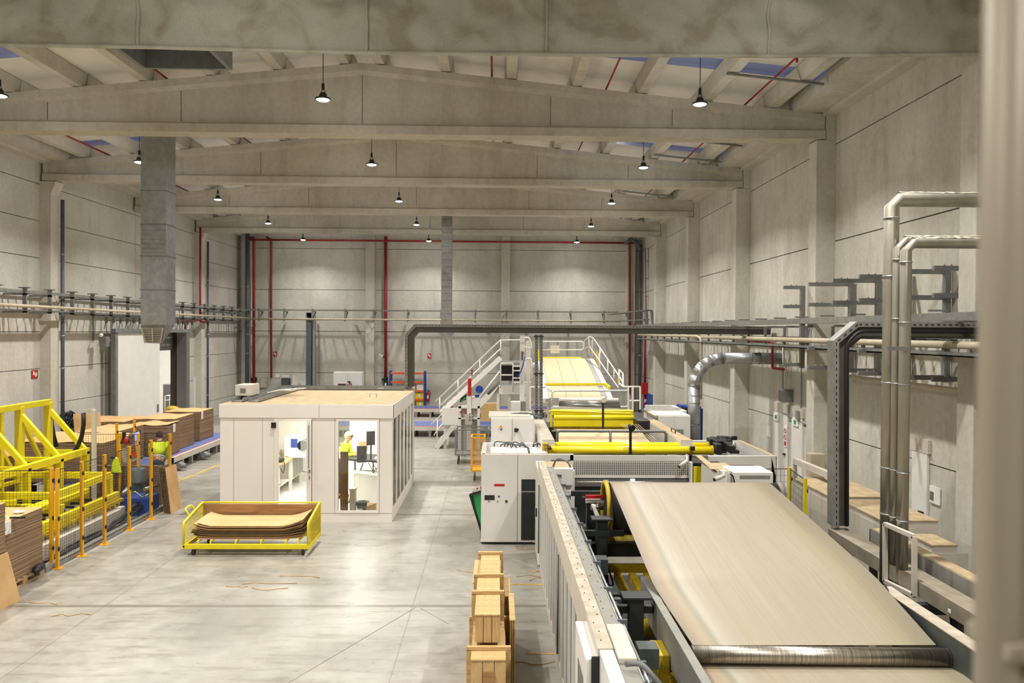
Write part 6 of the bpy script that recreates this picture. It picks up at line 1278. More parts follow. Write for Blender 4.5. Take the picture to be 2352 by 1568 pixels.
# electrical cabinet behind
t2 = cab('electric_cabinet', 1128, 1226, 958, 18.0, 0.05, 'white electrical cabinet with a warning triangle and black switch', 'white', 2, 1.2)
pt(MB().box(P(1128, 0, 18).x, P(1226, 0, 18).x, 18.02, 19.2, P(0, 956, 18).z, P(0, 956, 18).z + .05), 'top_cap', 'offwhite', t2)
pt(MB().prism([P(1146, 983, 17.96), P(1155, 983, 17.96), P(1150.5, 975, 17.96)], (0, .004, 0)), 'warning_triangle', 'orange', t2)
pt(MB().ball(P(1151, 986, 17.96), (.02, .004, .02)), 'blue_badge', 'blue', t2)
pt(MB().box(P(1188, 0, 17.9).x, P(1196, 0, 17.9).x, 17.9, 17.96, P(0, 987, 17.9).z, P(0, 979, 17.9).z).bar(P(1191, 985, 17.88), P(1187, 992, 17.88), .03), 'main_switch', 'black', t2)
q = MB(); rnd = random.Random(15)
for i in range(9): q.tube(bend([P(1165 + 3 * i, 957, 18.5), P(1172 + 4 * i, 946 + rnd.uniform(0, 4), 18.6), P(1200 + 3 * i, 948 + rnd.uniform(0, 5), 18.6), P(1228 + 2 * i, 958, 18.4)], .15), .013, 6)
one('cable_bundle', q, M['greygreen'], 'loops of green cable on top of the white electrical cabinet', 'cables')
# long side beams
SB = thing('middle_section', (2.4, 18, 0), 'middle machine section with yellow rollers between long white side beams', 'machine')
pt(MB().box(.95, 1.22, 16.3, 20.1, 1.1, 1.98), 'side_beam', 'white', SB, .01); pt(MB().box(.955, 1.215, 16.3, 20.1, 1.98, 1.986), 'dust_layer', 'dustgrey', SB)
pt(MB().box(3.86, 4.12, 16.3, 20.2, 1.0, 1.98), 'side_beam', 'white', SB, .01); pt(MB().box(3.865, 4.115, 16.3, 20.2, 1.98, 1.986), 'dust_layer', 'dust', SB)
pt(pipes([[V((4.0, 17.4, 1.98)), V((4.0, 17.4, 2.06)), V((4.0, 17.8, 2.06)), V((4.0, 17.8, 1.98))]], .012), 'lifting_handle', 'black', SB)
for (pxa, pxb, py, Y, r) in ((1268, 1622, 1022, 16.5, .07), (1262, 1632, 1033, 16.3, .085), (1268, 1625, 1027, 16.65, .06)):
    a, b_ = P(pxa, py, Y), P(pxb, py, Y); b_.z = a.z; pt(MB().cyl(a, b_, r, n=28), 'yellow_roller', 'yellow2', SB)
    pt(MB().cyl(a - V((.06, 0, 0)), a, r * 1.2, n=20), 'roller_hub', 'yold', SB); pt(MB().cyl(b_, b_ + V((.05, 0, 0)), r * 1.25, n=20), 'roller_hub', 'yold', SB)
q = MB()
for i in range(9): q.ball(P(1249 + 2.5 * (i % 4), 1020 + 7 * (i // 4), 16.2), .04, 8, 6)
pt(q, 'pipe_fittings', 'yold', SB)
pt(MB().box(1.1, 4.4, 15.22, 16.1, .9, 1.69), 'interior_shade_box', 'black', SB); pt(MB().box(P(1268, 0, 15.7).x, P(1276, 0, 15.7).x, 15.9, 16.2, 1.84, 1.88), 'sensor', 'black', SB)  # black box added so the space behind the panel holes reads as shaded
pt(MB().box(P(1596, 0, 16.1).x, P(1606, 0, 16.1).x, 16.1, 16.2, 1.80, 1.88), 'sensor', 'black', SB)
# mesh front panel with square holes
ya_ = 15.15; A0, A1 = P(1310, 1045, ya_), P(1588, 1098, ya_); x0m, x1m, z1m, z0m = A0.x, A1.x, A0.z, A1.z
q = MB().box(x0m, x1m, ya_, ya_ + .03, z1m - .105, z1m).box(x0m, x1m, ya_, ya_ + .03, z0m, z0m + .06).box(x0m, x0m + .06, ya_, ya_ + .03, z0m, z1m).box(x1m - .05, x1m, ya_, ya_ + .03, z0m, z1m)
ga, gb = z0m + .06, z1m - .105; nc, nr = 54, 7
for i in range(nc): x = x0m + .06 + (x1m - x0m - .11) * (i + 1) / (nc + 1); q.box(x - .006, x + .006, ya_ + .005, ya_ + .025, ga, gb)
for i in range(nr): z = ga + (gb - ga) * (i + 1) / (nr + 1); q.box(x0m + .05, x1m - .05, ya_ + .005, ya_ + .025, z - .006, z + .006)
pt(q, 'perforated_panel', 'white', SB)
pt(MB().box(x0m, x1m + .1, ya_ + .05, ya_ + .5, .5, z0m), 'dark_crossbeam', 'dark', SB); pt(MB().box(x0m, x1m, ya_ - .02, ya_ + .02, z0m - .16, z0m - .02), 'dark_crossbeam', 'grey', SB)
pt(MB().cyl(P(1325, 1107, 15.0), V((P(1588, 1107, 15.0).x, 15.0, P(1325, 1107, 15.0).z)), .02, n=12), 'chrome_tube', 'chrome', SB)
q = MB()
for px, w in ((1398, 9), (1430, 20), (1480, 40)): q.box(P(px, 0, 15.4).x, P(px + w, 0, 15.4).x, 15.4, 15.5, z0m + .08, z0m + .2)
pt(q, 'light_strips', 'white', SB)
pt(MB().box(P(1395, 0, 15.1).x, P(1406, 0, 15.1).x, 15.08, 15.12, z0m - .11, z0m - .03), 'latch', 'pipe', SB); pt(MB().cyl(P(1453, 1100, 15.0), P(1453, 1118, 15.0), .05, n=14), 'white_cylinder', 'white', SB)
def bullet(c, d, lb):
    t3 = thing('security_camera', c, lb, 'camera'); d = V(d).normalized(); pt(MB().cyl(c, c + d * .2, .035, n=14), 'housing', 'offwhite', t3); pt(MB().bar(c + V((0, .02, 0)), c + V((.02, .12, .1)), .03), 'arm', 'offwhite', t3); pt(MB().cyl(c + d * .2, c + d * .215, .03, n=14), 'lens', 'black', t3)
bullet(P(1578, 1058, 15.0), (-.8, -.3, -.5), 'white bullet camera at the right end of the perforated panel')
bullet(P(1663, 1092, 13.3), (-.8, -.3, -.25), 'white bullet camera on the front of the right white boxes')
# grey tube gate and cream web behind
zt_ = P(1400, 990, 17.6).z; xa_, xb2 = P(1287, 0, 17.6).x, P(1538, 0, 17.6).x
pt(pipes([[V((xa_, 17.6, 1.45)), V((xa_, 17.6, zt_)), V((xb2, 17.6, zt_)), V((xb2, 17.6, 1.45))], [V((P(1410, 0, 17.6).x, 17.6, 1.45)), V((P(1410, 0, 17.6).x, 17.6, zt_))]], .03, .08), 'tube_gate', 'grey', SB)
pt(MB().box(P(1275, 0, 18.6).x, P(1500, 0, 18.6).x, 18.6, 18.7, P(0, 986, 18.6).z, P(0, 983, 18.6).z), 'grey_crossbar', 'galvd', SB)
pt(strip([(17.7, 1.62, 1.45, 3.6), (19.6, 1.80, 1.5, 3.6)]), 'cream_web', 'cream', SB)
q = MB()
for i in range(8): x = 3.35 + .06 * i; q.tube([(x, 17.8, 1.68), (x - .25, 19.4, 1.96)], .006, 6)
pt(q, 'strings', 'pipe', SB, kind='stuff')
pt(MB().cyl((1.5, 17.68, 1.66), (3.8, 17.68, 1.66), .035, n=14), 'idler_roller', 'white', SB)
# rear yellow unit
RU = thing('rear_unit', (2.6, 20.5, 0), 'rear machine unit with yellow covers and a fringe of hanging brushes', 'machine')
Y2 = 20.2
a, b_ = P(1272, 958, Y2), P(1455, 958, Y2); z_ = a.z
pt(MB().cyl(a, V((b_.x, Y2, z_)), .06, n=20), 'yellow_roller', 'yellow2', RU); pt(MB().box(a.x, b_.x, Y2 - .02, Y2 + .1, P(0, 974, Y2).z, z_ - .04), 'yellow_cover', 'yellow2', RU, .01)
q = MB(); zf0, zf1 = P(0, 984, Y2).z, P(0, 974, Y2).z
for i in range(80): x = a.x + (b_.x - a.x) * (i + .5) / 80; q.box(x - .005, x + .005, Y2 - .02, Y2 + .0, zf0, zf1)
pt(q, 'brush_fringe', 'yold', RU, kind='stuff'); pt(MB().box(a.x, b_.x, Y2 + .02, Y2 + .1, zf0, zf1), 'dark_backing', 'brown', RU)
a2, b2 = P(1268, 941, 21.0), P(1455, 941, 21.0); pt(MB().box(a2.x, b2.x, 21.0, 21.3, P(0, 947, 21).z, P(0, 936, 21).z), 'yellow_cover', 'yellow2', RU, .01)
pt(MB().box(a2.x + .1, b2.x - .05, 20.98, 21.0, P(0, 951, 21).z, P(0, 947, 21).z), 'dark_backing', 'brown', RU)
pt(pipes([[P(1262, 950, 20.6), P(1262, 943, 20.6), V((P(1458, 0, 20.6).x, 20.6, P(0, 943, 20.6).z + 0)), P(1459, 985, 20.6)]], .022, .05), 'yellow_hoop', 'yellow', RU)
pt(MB().bar(P(1266, 950, 20.5), P(1266, 985, 20.5), .06, .05), 'yellow_upright', 'yellow', RU)
pt(MB().box(1.15, 4.3, 20.35, 21.6, .1, 1.75), 'dark_body', 'dark', RU)
pt(MB().box(P(1466, 0, 20).x, P(1495, 0, 20).x, 19.6, 20.3, P(0, 975, 20).z, P(0, 955, 20).z), 'black_motor', 'black', RU, .02)
for k, (py, r_) in enumerate(((918, .06), (924, .05), (929, .05))): a3 = P(1284, py, 22.3); b3 = P(1420, py, 22.3); pt(MB().cyl(a3, V((b3.x, 22.3 - k * .2, a3.z)), r_, n=18), 'feed_roller', 'steel' if k else 'white', RU)
pt(MB().box(P(1272, 0, 22).x, P(1422, 0, 22).x, 21.9, 22.0, P(0, 934, 22).z, P(0, 929.5, 22).z), 'white_bar', 'white', RU)
# lamp posts
def post_lamp(px, py0, py1, Y, mt, lb):
    a, b_ = P(px, py1, Y), P(px, py0, Y); t3 = thing('work_lamp', a, lb, 'lamp'); pt(MB().bar(a, b_, .05, .05), 'post', 'black', t3); pt(MB().cyl(b_ + V((.02, -.08, .0)), b_ + V((-.02, .04, .06)), .075, .03, 18), 'lamp_head', mt, t3)
post_lamp(1385, 918, 985, 19.3, 'white', 'black work lamp post with a white head over the rear yellow rollers')
post_lamp(1448, 983, 1042, 16.2, 'black', 'black work lamp post with a black round head over the front yellow rollers')
# right enclosure
RE = thing('drive_enclosure', (4.7, 16.5, 0), 'open topped white enclosure around black drive motors on the right', 'machine')
x0r, x1r, y0r, y1r = 3.92, 5.56, 15.42, 17.7
pt(MB().box(x0r + .3, x1r, y0r, y0r + .08, .6, 1.8).box(x1r - .1, x1r, y0r, y1r, 1.4, 1.8).box(x0r, x1r, y1r - .08, y1r, 1.4, 1.8).box(x1r - .1, x1r, y0r, y1r, .05, 1.4).box(x0r + .3, x0r + .38, y0r, y0r + .08, 0.02, .6).box(x1r - .1, x1r, y0r, y0r + .08, 0.02, .6), 'enclosure', 'white', RE, .008)
pt(MB().box(x1r - .1, x1r, y0r, y1r, 1.80, 1.806), 'dust_layer', 'dust', RE)
pt(MB().hexa([P(1597, 1046, 15.2), P(1610, 1046, 15.2), P(1650, 1078, 13.7), P(1632, 1078, 13.7)], [p_ + V((0, 0, .01)) for p_ in (P(1597, 1046, 15.2), P(1610, 1046, 15.2), P(1650, 1078, 13.7), P(1632, 1078, 13.7))]), 'sloping_cover', 'dust', RE)
pt(MB().box(P(1596, 0, 14.9).x, P(1601, 0, 14.9).x, 14.9, 15.0, 1.0, 1.75), 'white_post', 'white', RE); pt(MB().box(P(1603, 0, 14.9).x, P(1630, 0, 14.9).x, 14.9, 14.91, 1.2, 1.68), 'yellow_guard_plate', 'yellow', RE)
pt(MB().box(x0r + .6, x0r + 1.2, y0r - .01, y0r, 1.55, 1.62), 'slot', 'greygreen', RE)
q = MB(); rnd = random.Random(31)
for px, py, w, h, Y in ((1637, 1008, 12, 22, 16.9), (1650, 1012, 12, 24, 16.6), (1664, 1004, 20, 10, 17.3), (1672, 1010, 22, 12, 16.9), (1652, 1020, 14, 24, 16.1), (1680, 1018, 20, 16, 16.3), (1690, 1034, 18, 8, 16.0), (1645, 1006, 14, 34, 17.0), (1660, 1012, 20, 28, 16.7), (1684, 1024, 12, 18, 15.9)):
    a = P(px - w / 2, py + h, Y); b_ = P(px + w / 2, py, Y); q.box(a.x, b_.x, Y, Y + .3, a.z, b_.z)
DM = thing('drive_motors', (4.6, 16.5, 1.0), 'cluster of black drive motors and gearboxes standing above the right enclosure', 'motors'); pt(q, 'gearboxes', 'black', DM, .015, kind='stuff')
pt(MB().box(4.1, 5.0, 15.9, 17.0, .0, 1.55), 'motor_bed', 'dark', DM); pt(MB().ball(P(1686, 1026, 16.0), (.05, .04, .10), 14, 10), 'silver_cap', 'galv', DM)
q = MB()
for px in (1668, 1676, 1684): q.cyl(P(px, 1006, 17.1), P(px + 8, 1006, 17.1), .05, n=10)
pt(q, 'fins', 'black', DM)
t2 = thing('white_control_box', (4.4, 13.9, 0), 'low white control boxes with dusty lids in front of the right enclosure', 'cabinet')
Y3 = 13.75; A = P(1641, 1084, Y3); pt(MB().box(A.x, P(1690, 0, Y3).x, Y3, Y3 + .9, .8, A.z), 'left_box', 'white', t2, .01); pt(MB().box(P(1690, 0, Y3).x + .01, P(1783, 0, Y3).x, Y3 - .1, Y3 + .6, .8, P(0, 1077, Y3).z), 'right_box', 'white', t2, .01)
pt(MB().box(A.x + .01, P(1712, 0, Y3).x, Y3 + .01, Y3 + .95, A.z + .001, A.z + .01), 'dust_layer', 'dust', t2); pt(MB().box(P(1706, 0, Y3).x, P(1776, 0, Y3).x, Y3 - .105, Y3 - .1, P(0, 1084, Y3).z - .06, P(0, 1084, Y3).z), 'recess', 'midgrey', t2)
pt(MB().box(P(1662, 0, Y3).x, P(1676, 0, Y3).x, Y3 - .14, Y3, .8, P(0, 1073, Y3).z), 'cover_strip', 'white', t2, .005); pt(MB().box(A.x + .1, A.x + 1.1, Y3 + .1, Y3 + .5, 0, .8), 'plinth', 'dark', t2); pt(pipes([[P(1677, 1088, Y3 - .15), P(1684, 1093, Y3 - .15), P(1687, 1108, Y3 - .15)]], .012), 'black_cable', 'black', t2)
# cabinets right rear
t2 = cab('electric_cabinet', 1512, 1586, 953, 20.4, .05, 'white electrical cabinets left of the round silver duct', 'white', 2, 1.6); pt(MB().box(P(1512, 0, 20.4).x, P(1586, 0, 20.4).x, 20.42, 22.0, P(0, 953, 20.4).z + .001, P(0, 953, 20.4).z + .06), 'top_cap', 'dustgrey', t2)
pt(MB().box(P(1558, 0, 20.3).x, P(1580, 0, 20.3).x, 20.34, 20.37, P(0, 1000, 20.3).z, P(0, 980, 20.3).z), 'vent_grille', 'midgrey', t2)
RF = thing('open_frame_guard', (4.6, 23.2, 0), 'open white rectangular rail frame behind the right rear cabinets', 'guard'); zz = 2.02; A = [un(*q_, 'Z', zz) for q_ in ((1482, 938), (1543, 938), (1572, 951), (1500, 951))]
for i in (0, 1): pt(MB().bar(A[i], A[i + 1], .12, .2), 'rail', 'white', RF)
for p_ in A[:3]: pt(MB().bar(V((p_.x, p_.y, 0)), V((p_.x, p_.y, zz)), .08), 'post', 'white', RF)
# bridge with cream web
BR = thing('web_bridge', (2.7, 29, 0), 'raised bridge carrying the cream corrugated web down towards the machine', 'machine')
rows = smooth([(34.5, 3.0, 1.98, 3.75), (33.6, 3.13, 1.96, 3.72), (32.4, 3.12, 1.92, 3.68), (31.2, 3.0, 1.86, 3.62), (28, 2.60, 1.78, 3.50), (24.6, 2.16, 1.66, 3.32)], 2)
pt(strip(rows), 'cream_web', 'cream', BR)
pt(strip([(r_[0], r_[1] - .015, r_[3] + .005, r_[3] + .18) for r_ in rows]), 'grey_belt_edge', 'midgrey', BR); pt(strip([(r_[0], r_[1] - .01, r_[3] + .19, r_[3] + .36) for r_ in rows], .12), 'white_side_rail', 'white', BR)
pt(strip([(r_[0], r_[1] - .02, r_[2] - .2, r_[2] - .01) for r_ in rows], .12), 'white_side_rail', 'white', BR)
q = MB()
for f_ in (.33, .62): 
    for a, b_ in zip(rows[3:], rows[4:]): q.bar((a[2] + (a[3] - a[2]) * f_, a[0], a[1] + .004), (b_[2] + (b_[3] - b_[2]) * f_, b_[0], b_[1] + .004), .008, .004)
pt(q, 'crease_lines', 'brown', BR)
pt(MB().box(P(1245, 0, 33.8).x, P(1342, 0, 33.8).x, 33.8, 34.0, P(0, 820, 33.8).z, P(0, 812, 33.8).z), 'yellow_crossbeam', 'yellow', BR, .01)
pt(MB().bar(P(1251, 882, 26.6), P(1390, 882, 26.6), .07, .07).bar(P(1390, 882, 26.6), P(1400, 890, 26.0), .09), 'yellow_crossbar', 'yellow', BR)
pt(MB().bar(P(1371, 805, 32), P(1371, 842, 32), .06), 'yellow_upright', 'yellow', BR); pt(MB().bar(P(1237, 803, 32), P(1238, 830, 32), .06), 'yellow_upright', 'yellow', BR)
pt(MB().box(P(1381, 0, 30).x, P(1386, 0, 30).x, 30, 30.1, 1.6, P(0, 802, 30).z), 'white_column', 'white', BR)
for y in (25.2, 33.5):
    for x in (1.7, 3.9): pt(MB().box(x - .06, x + .06, y - .06, y + .06, 0, 2.0 if y < 30 else 2.9), 'leg', 'white', BR)
pt(MB().box(1.6, 4.0, 33.4, 35.2, 2.7, 2.85), 'top_deck', 'white', BR)
rr = .022
pt(pipes([[P(1243, 803, 34), P(1243, 784, 34), P(1340, 784, 34), P(1340, 803, 34), P(1243, 803, 34)]], rr, .12).box(P(1270, 0, 34).x, P(1291, 0, 34).x, 34, 34.02, P(0, 803, 34).z, P(0, 785, 34).z), 'rear_handrail', 'white', BR)
pt(pipes([[P(1341, 800, 33), P(1343, 781, 33), P(1353, 773, 32), P(1362, 775, 31.5), P(1427, 871, 26.5), P(1434, 888, 26)], [P(1343, 800, 33), P(1353, 794, 32), P(1420, 890, 26.6)]] + [[P(x, y, Y), P(x, y + h, Y)] for x, y, h, Y in ((1353, 773, 40, 32), (1378, 800, 50, 30.4), (1396, 826, 52, 29), (1410, 848, 48, 27.8), (1422, 866, 45, 26.9), (1361, 778, 40, 31.5))], rr, .1), 'side_handrail', 'white', BR)
# white rails in front of bridge
WR = thing('front_handrail', P(1440, 945, 23.5), 'white tubular gate and handrails in front of the web bridge', 'handrail')
Y4 = 23.2; z0_ = P(0, 935, Y4).z; 
pt(pipes([[P(1268, 934, Y4), P(1268, 897, Y4), P(1442, 897, Y4)], [P(1255, 890, 24.5), P(1268, 900, Y4)], [P(1240, 889, 24.5), P(1258, 889, 24.5), P(1266, 897, Y4)], [P(1218, 889, 24.5), P(1240, 889, 24.5)], [P(1266, 934, Y4), P(1442, 934, Y4)]], .03, .12), 'gate_frame', 'white', WR)
q = MB()
for i in range(60): x = P(1272 + 2.8 * i, 0, Y4).x; q.box(x - .003, x + .003, Y4, Y4 + .004, P(0, 915, Y4).z, P(0, 899, Y4).z)
pt(q, 'gate_mesh', 'offwhite', WR, kind='stuff')
for px, py0, py1 in ((1443, 888, 946), (1453, 888, 942), (1470, 888, 940), (1218, 889, 940)): pt(MB().bar(P(px, py1, Y4), P(px, py0, Y4), .05), 'rail_post', 'white', WR)
pt(pipes([[P(1430, 888, Y4), P(1471, 888, Y4)], [P(1445, 920, Y4), P(1471, 920, Y4)], [P(1422, 849, 25), P(1422, 880, 25), P(1432, 888, Y4)], [P(1421, 848, 25), P(1431, 858, 25), P(1431, 888, Y4)]], .025), 'rails', 'white', WR)
pt(MB().box(P(1424, 0, 24.8).x, P(1428, 0, 24.8).x, 24.8, 24.82, P(0, 872, 24.8).z, P(0, 861, 24.8).z), 'warning_plate', 'yold', WR)
for x in (1218, 1443): a = P(x, 946, Y4); pt(MB().bar(V((a.x, Y4 + .1, 0)), V((a.x, Y4 + .1, a.z)), .08), 'support_leg', 'white', WR)
# stairs and platforms at left
ST = thing('access_stairs', (-.6, 29, 0), 'white steel stairs climbing in two flights to a platform with black cabinet', 'stairs')
def flight(x0, z0, x1, z1, y0, y1, nst):
    for y in (y0, y1): pt(MB().bar((x0, y, z0), (x1, y, z1), .04, .17), 'stringer', 'white', ST)
    for i in range(nst):
        f_ = (i + .5) / nst; x = x0 + (x1 - x0) * f_; z = z0 + (z1 - z0) * f_; pt(MB().box(x - .12, x + .12, y0, y1, z - .02, z + .02), 'tread', 'offwhite', ST)
f1a, f1b = P(1003, 1030, 28.4), P(1060, 965, 28.4); flight(f1a.x, .02, f1b.x, 1.2, 28.3, 29.2, 6)
f2a, f2b = P(1026, 932, 29.8), P(1150, 822, 29.8); flight(f2a.x, 1.35, f2b.x, f2b.z, 29.6, 30.4, 9)
pt(MB().box(P(1018, 0, 29).x, P(1108, 0, 29).x, 28.3, 30.4, 1.25, 1.35), 'landing', 'offwhite', ST); pt(MB().box(P(1020, 0, 28.3).x, P(1058, 0, 28.3).x, 28.26, 28.3, P(0, 971, 28.3).z, P(0, 932, 28.3).z), 'white_panel', 'white', ST)
for x in (P(1030, 0, 29).x, P(1100, 0, 29).x): pt(MB().box(x - .05, x + .05, 28.4, 28.5, 0, 1.25).box(x - .05, x + .05, 30.2, 30.3, 0, 1.25), 'landing_leg', 'white', ST)
for y in (29.6, 30.4):
    pt(pipes([[P(1000, 922, y), P(1149, 781, y), P(1200, 780, y)], [P(1008, 934, y), P(1150, 800, y)]] + [[P(px, py, y), P(px, py + 32, y)] for px, py in ((1010, 914), (1052, 873), (1102, 826), (1150, 781))], .022, .06), 'handrail', 'white', ST)
pt(pipes([[P(990, 975, 28.3), P(1018, 948, 28.3), P(1022, 935, 28.3)], [P(1003, 1030, 28.3), P(1005, 962, 28.3)], [P(996, 1000, 28.3), P(1018, 970, 28.3)]], .02, .05), 'handrail', 'white', ST)
pf = P(1150, 831, 29.6); pt(MB().box(pf.x, P(1225, 0, 30).x, 29.4, 31.2, pf.z - .12, pf.z), 'upper_platform', 'galv', ST)
pt(MB().box(P(1155, 0, 29.4).x, P(1200, 0, 29.4).x, 29.9, 30.6, P(0, 868, 29.9).z, pf.z - .13), 'black_cabinet', 'black', ST)
pl = P(1146, 886, 28.2); pt(MB().box(pl.x, P(1215, 0, 28.2).x, 28.2, 29.4, pl.z - .3, pl.z), 'lower_platform', 'white', ST); pt(MB().box(pl.x + .05, P(1214, 0, 28.2).x, 28.3, 29.35, pl.z, pl.z + .01), 'grating', 'galvd', ST)
f3a, f3b = P(1095, 935, 28.6), P(1150, 880, 28.6); 
for y in (28.3, 29.0): pt(MB().bar(f3a, f3b, .05, .22), 'stringer', 'white', ST)
pt(pipes([[P(1080, 940, 28.2), P(1148, 852, 28.2)], [P(1178, 900, 28.2), P(1178, 834, 28.2), P(1150, 834, 28.2), P(1150, 890, 28.2)], [P(1150, 861, 28.2), P(1178, 861, 28.2)], [P(1178, 841, 28.2), P(1200, 841, 28.2)], [P(1178, 851, 28.2), P(1222, 851, 28.2)], [P(1178, 868, 28.2), P(1212, 868, 28.2)], [P(1178, 878, 28.2), P(1222, 878, 28.2)]], .024, .04), 'handrail', 'white', ST)
for px in (1150, 1176, 1214): x = P(px, 0, 28.3).x; pt(MB().box(x - .05, x + .05, 28.3, 28.4, 0, pl.z - .3), 'platform_leg', 'white', ST)
t2 = thing('splicer_tower', P(1212, 960, 27), 'white machine tower with cable guides and rounded rails beside the bridge', 'machine')
pt(MB().box(P(1200, 0, 27.2).x, P(1211, 0, 27.2).x, 27.2, 27.4, 0, P(0, 763, 27.2).z), 'mast', 'white', t2); pt(MB().box(P(1214, 0, 27.4).x, P(1224, 0, 27.4).x, 27.4, 27.6, 0, P(0, 775, 27.2).z), 'mast', 'white', t2)
pt(pipes([[P(1205, 776, 27), P(1214, 774, 27), P(1220, 790, 27), P(1220, 800, 27), P(1204, 796, 27)], [P(1205, 825, 27), P(1220, 822, 27), P(1222, 880, 27)], [P(1206, 829, 27), P(1206, 868, 27)]], .03, .1), 'rounded_rail', 'white', t2)
pt(MB().box(P(1203, 0, 27.1).x, P(1207, 0, 27.1).x, 27.1, 27.15, P(0, 820, 27.1).z, P(0, 800, 27.1).z), 'cable_guide', 'bluegrey', t2); pt(pipes([[P(1206, 820, 27), P(1198, 850, 27), P(1188, 868, 27)]], .02, .2), 'blue_hose', 'blue', t2)
pt(MB().box(P(1180, 0, 26.8).x, P(1202, 0, 26.8).x, 26.8, 27.2, 0, P(0, 917, 26.8).z), 'column_box', 'white', t2, .01); pt(MB().box(P(1202, 0, 26.9).x, P(1214, 0, 26.9).x, 26.9, 27.2, 0, P(0, 917, 26.8).z), 'grey_box', 'midgrey', t2)
pt(MB().cyl(P(1218, 922, 26), P(1222, 922, 26), .06), 'red_button', 'redb', t2)
# hydraulic lifter with blue motor
t2 = thing('hydraulic_lifter', P(1084, 985, 26.6), 'white lifter frame with a red cylinder and blue motor near the stairs', 'machine')
Y5 = 26.6
pt(MB().box(P(1058, 0, Y5).x, P(1065, 0, Y5).x, Y5, Y5 + .2, 0, P(0, 927, Y5).z).box(P(1102, 0, Y5).x, P(1108, 0, Y5).x, Y5, Y5 + .2, 0, P(0, 927, Y5).z).box(P(1058, 0, Y5).x, P(1108, 0, Y5).x, Y5, Y5 + .2, P(0, 933, Y5).z, P(0, 927, Y5).z).box(P(1058, 0, Y5).x, P(1108, 0, Y5).x, Y5, Y5 + .2, P(0, 958, Y5).z, P(0, 954, Y5).z).box(P(1078, 0, Y5).x, P(1088, 0, Y5).x, Y5 - .05, Y5 + .1, 0, P(0, 906, Y5).z).box(P(1089, 0, Y5).x, P(1108, 0, Y5).x, Y5, Y5 + .4, P(0, 928, Y5).z, P(0, 906, Y5).z), 'frame', 'white', t2, .006)
pt(MB().box(P(1065, 0, Y5).x, P(1102, 0, Y5).x, Y5 + .15, Y5 + .2, 0, P(0, 930, Y5).z), 'back_plate', 'offwhite', t2)
pt(MB().box(P(1080, 0, Y5).x, P(1088, 0, Y5).x, Y5 - .1, Y5, P(0, 903, Y5).z, P(0, 863, Y5).z), 'red_cylinder', 'redb', t2, .01); pt(MB().cyl(P(1084, 863, Y5 - .05), P(1084, 850, Y5 - .05), .02).cyl(P(1084, 852, Y5 - .05), P(1084, 848, Y5 - .05), .04), 'piston_rod', 'red', t2)
pt(MB().cyl(P(1101, 894, Y5 - .15), P(1101, 894, Y5 + .35), .13, n=20), 'blue_motor', 'blue', t2); pt(MB().box(P(1096, 0, Y5).x, P(1106, 0, Y5).x, Y5, Y5 + .3, P(0, 907, Y5).z, P(0, 902, Y5).z), 'motor_base', 'blue', t2)
pt(MB().box(P(1074, 0, Y5).x, P(1091, 0, Y5).x, Y5 - .15, Y5 - .06, P(0, 969, Y5).z, P(0, 945, Y5).z), 'button_box', 'offwhite', t2); [pt(MB().ball(P(1079 + 6 * (i % 2), 950 + 7 * (i // 2), Y5 - .16), .022, 8, 6), 'push_button', 'black', t2) for i in range(6)]
pt(pipes([[P(1063, 942, Y5 - .1), P(1068, 944, Y5 - .1), P(1073, 952, Y5 - .1)]], .02).box(P(1062, 0, Y5).x, P(1067, 0, Y5).x, Y5 - .12, Y5, P(0, 942, Y5).z, P(0, 939, Y5).z), 'red_fitting', 'red', t2)
t2 = thing('green_drum', P(1062, 920, 28.1), 'small green and black apparatus under the stairs', 'machine'); pt(MB().hexa([P(1056, 924, 28.05), P(1070, 918, 28.05), P(1070, 918, 28.2), P(1056, 924, 28.2)], [P(1058, 914, 28.05), P(1072, 904, 28.05), P(1072, 904, 28.2), P(1058, 914, 28.2)]), 'body', 'black', t2); pt(MB().bar(P(1060, 922, 28.0), P(1069, 913, 28.0), .1, .05), 'green_part', 'green', t2)
t2 = thing('wooden_crate', (P(1130, 935, 37).x, 37, 0), 'low wooden crate on the far floor behind the stairs', 'crate'); pt(MB().box(P(1110, 0, 37).x, P(1148, 0, 37).x, 37, 37.6, 0, P(0, 921, 37).z), 'crate_body', 'crateh', t2)
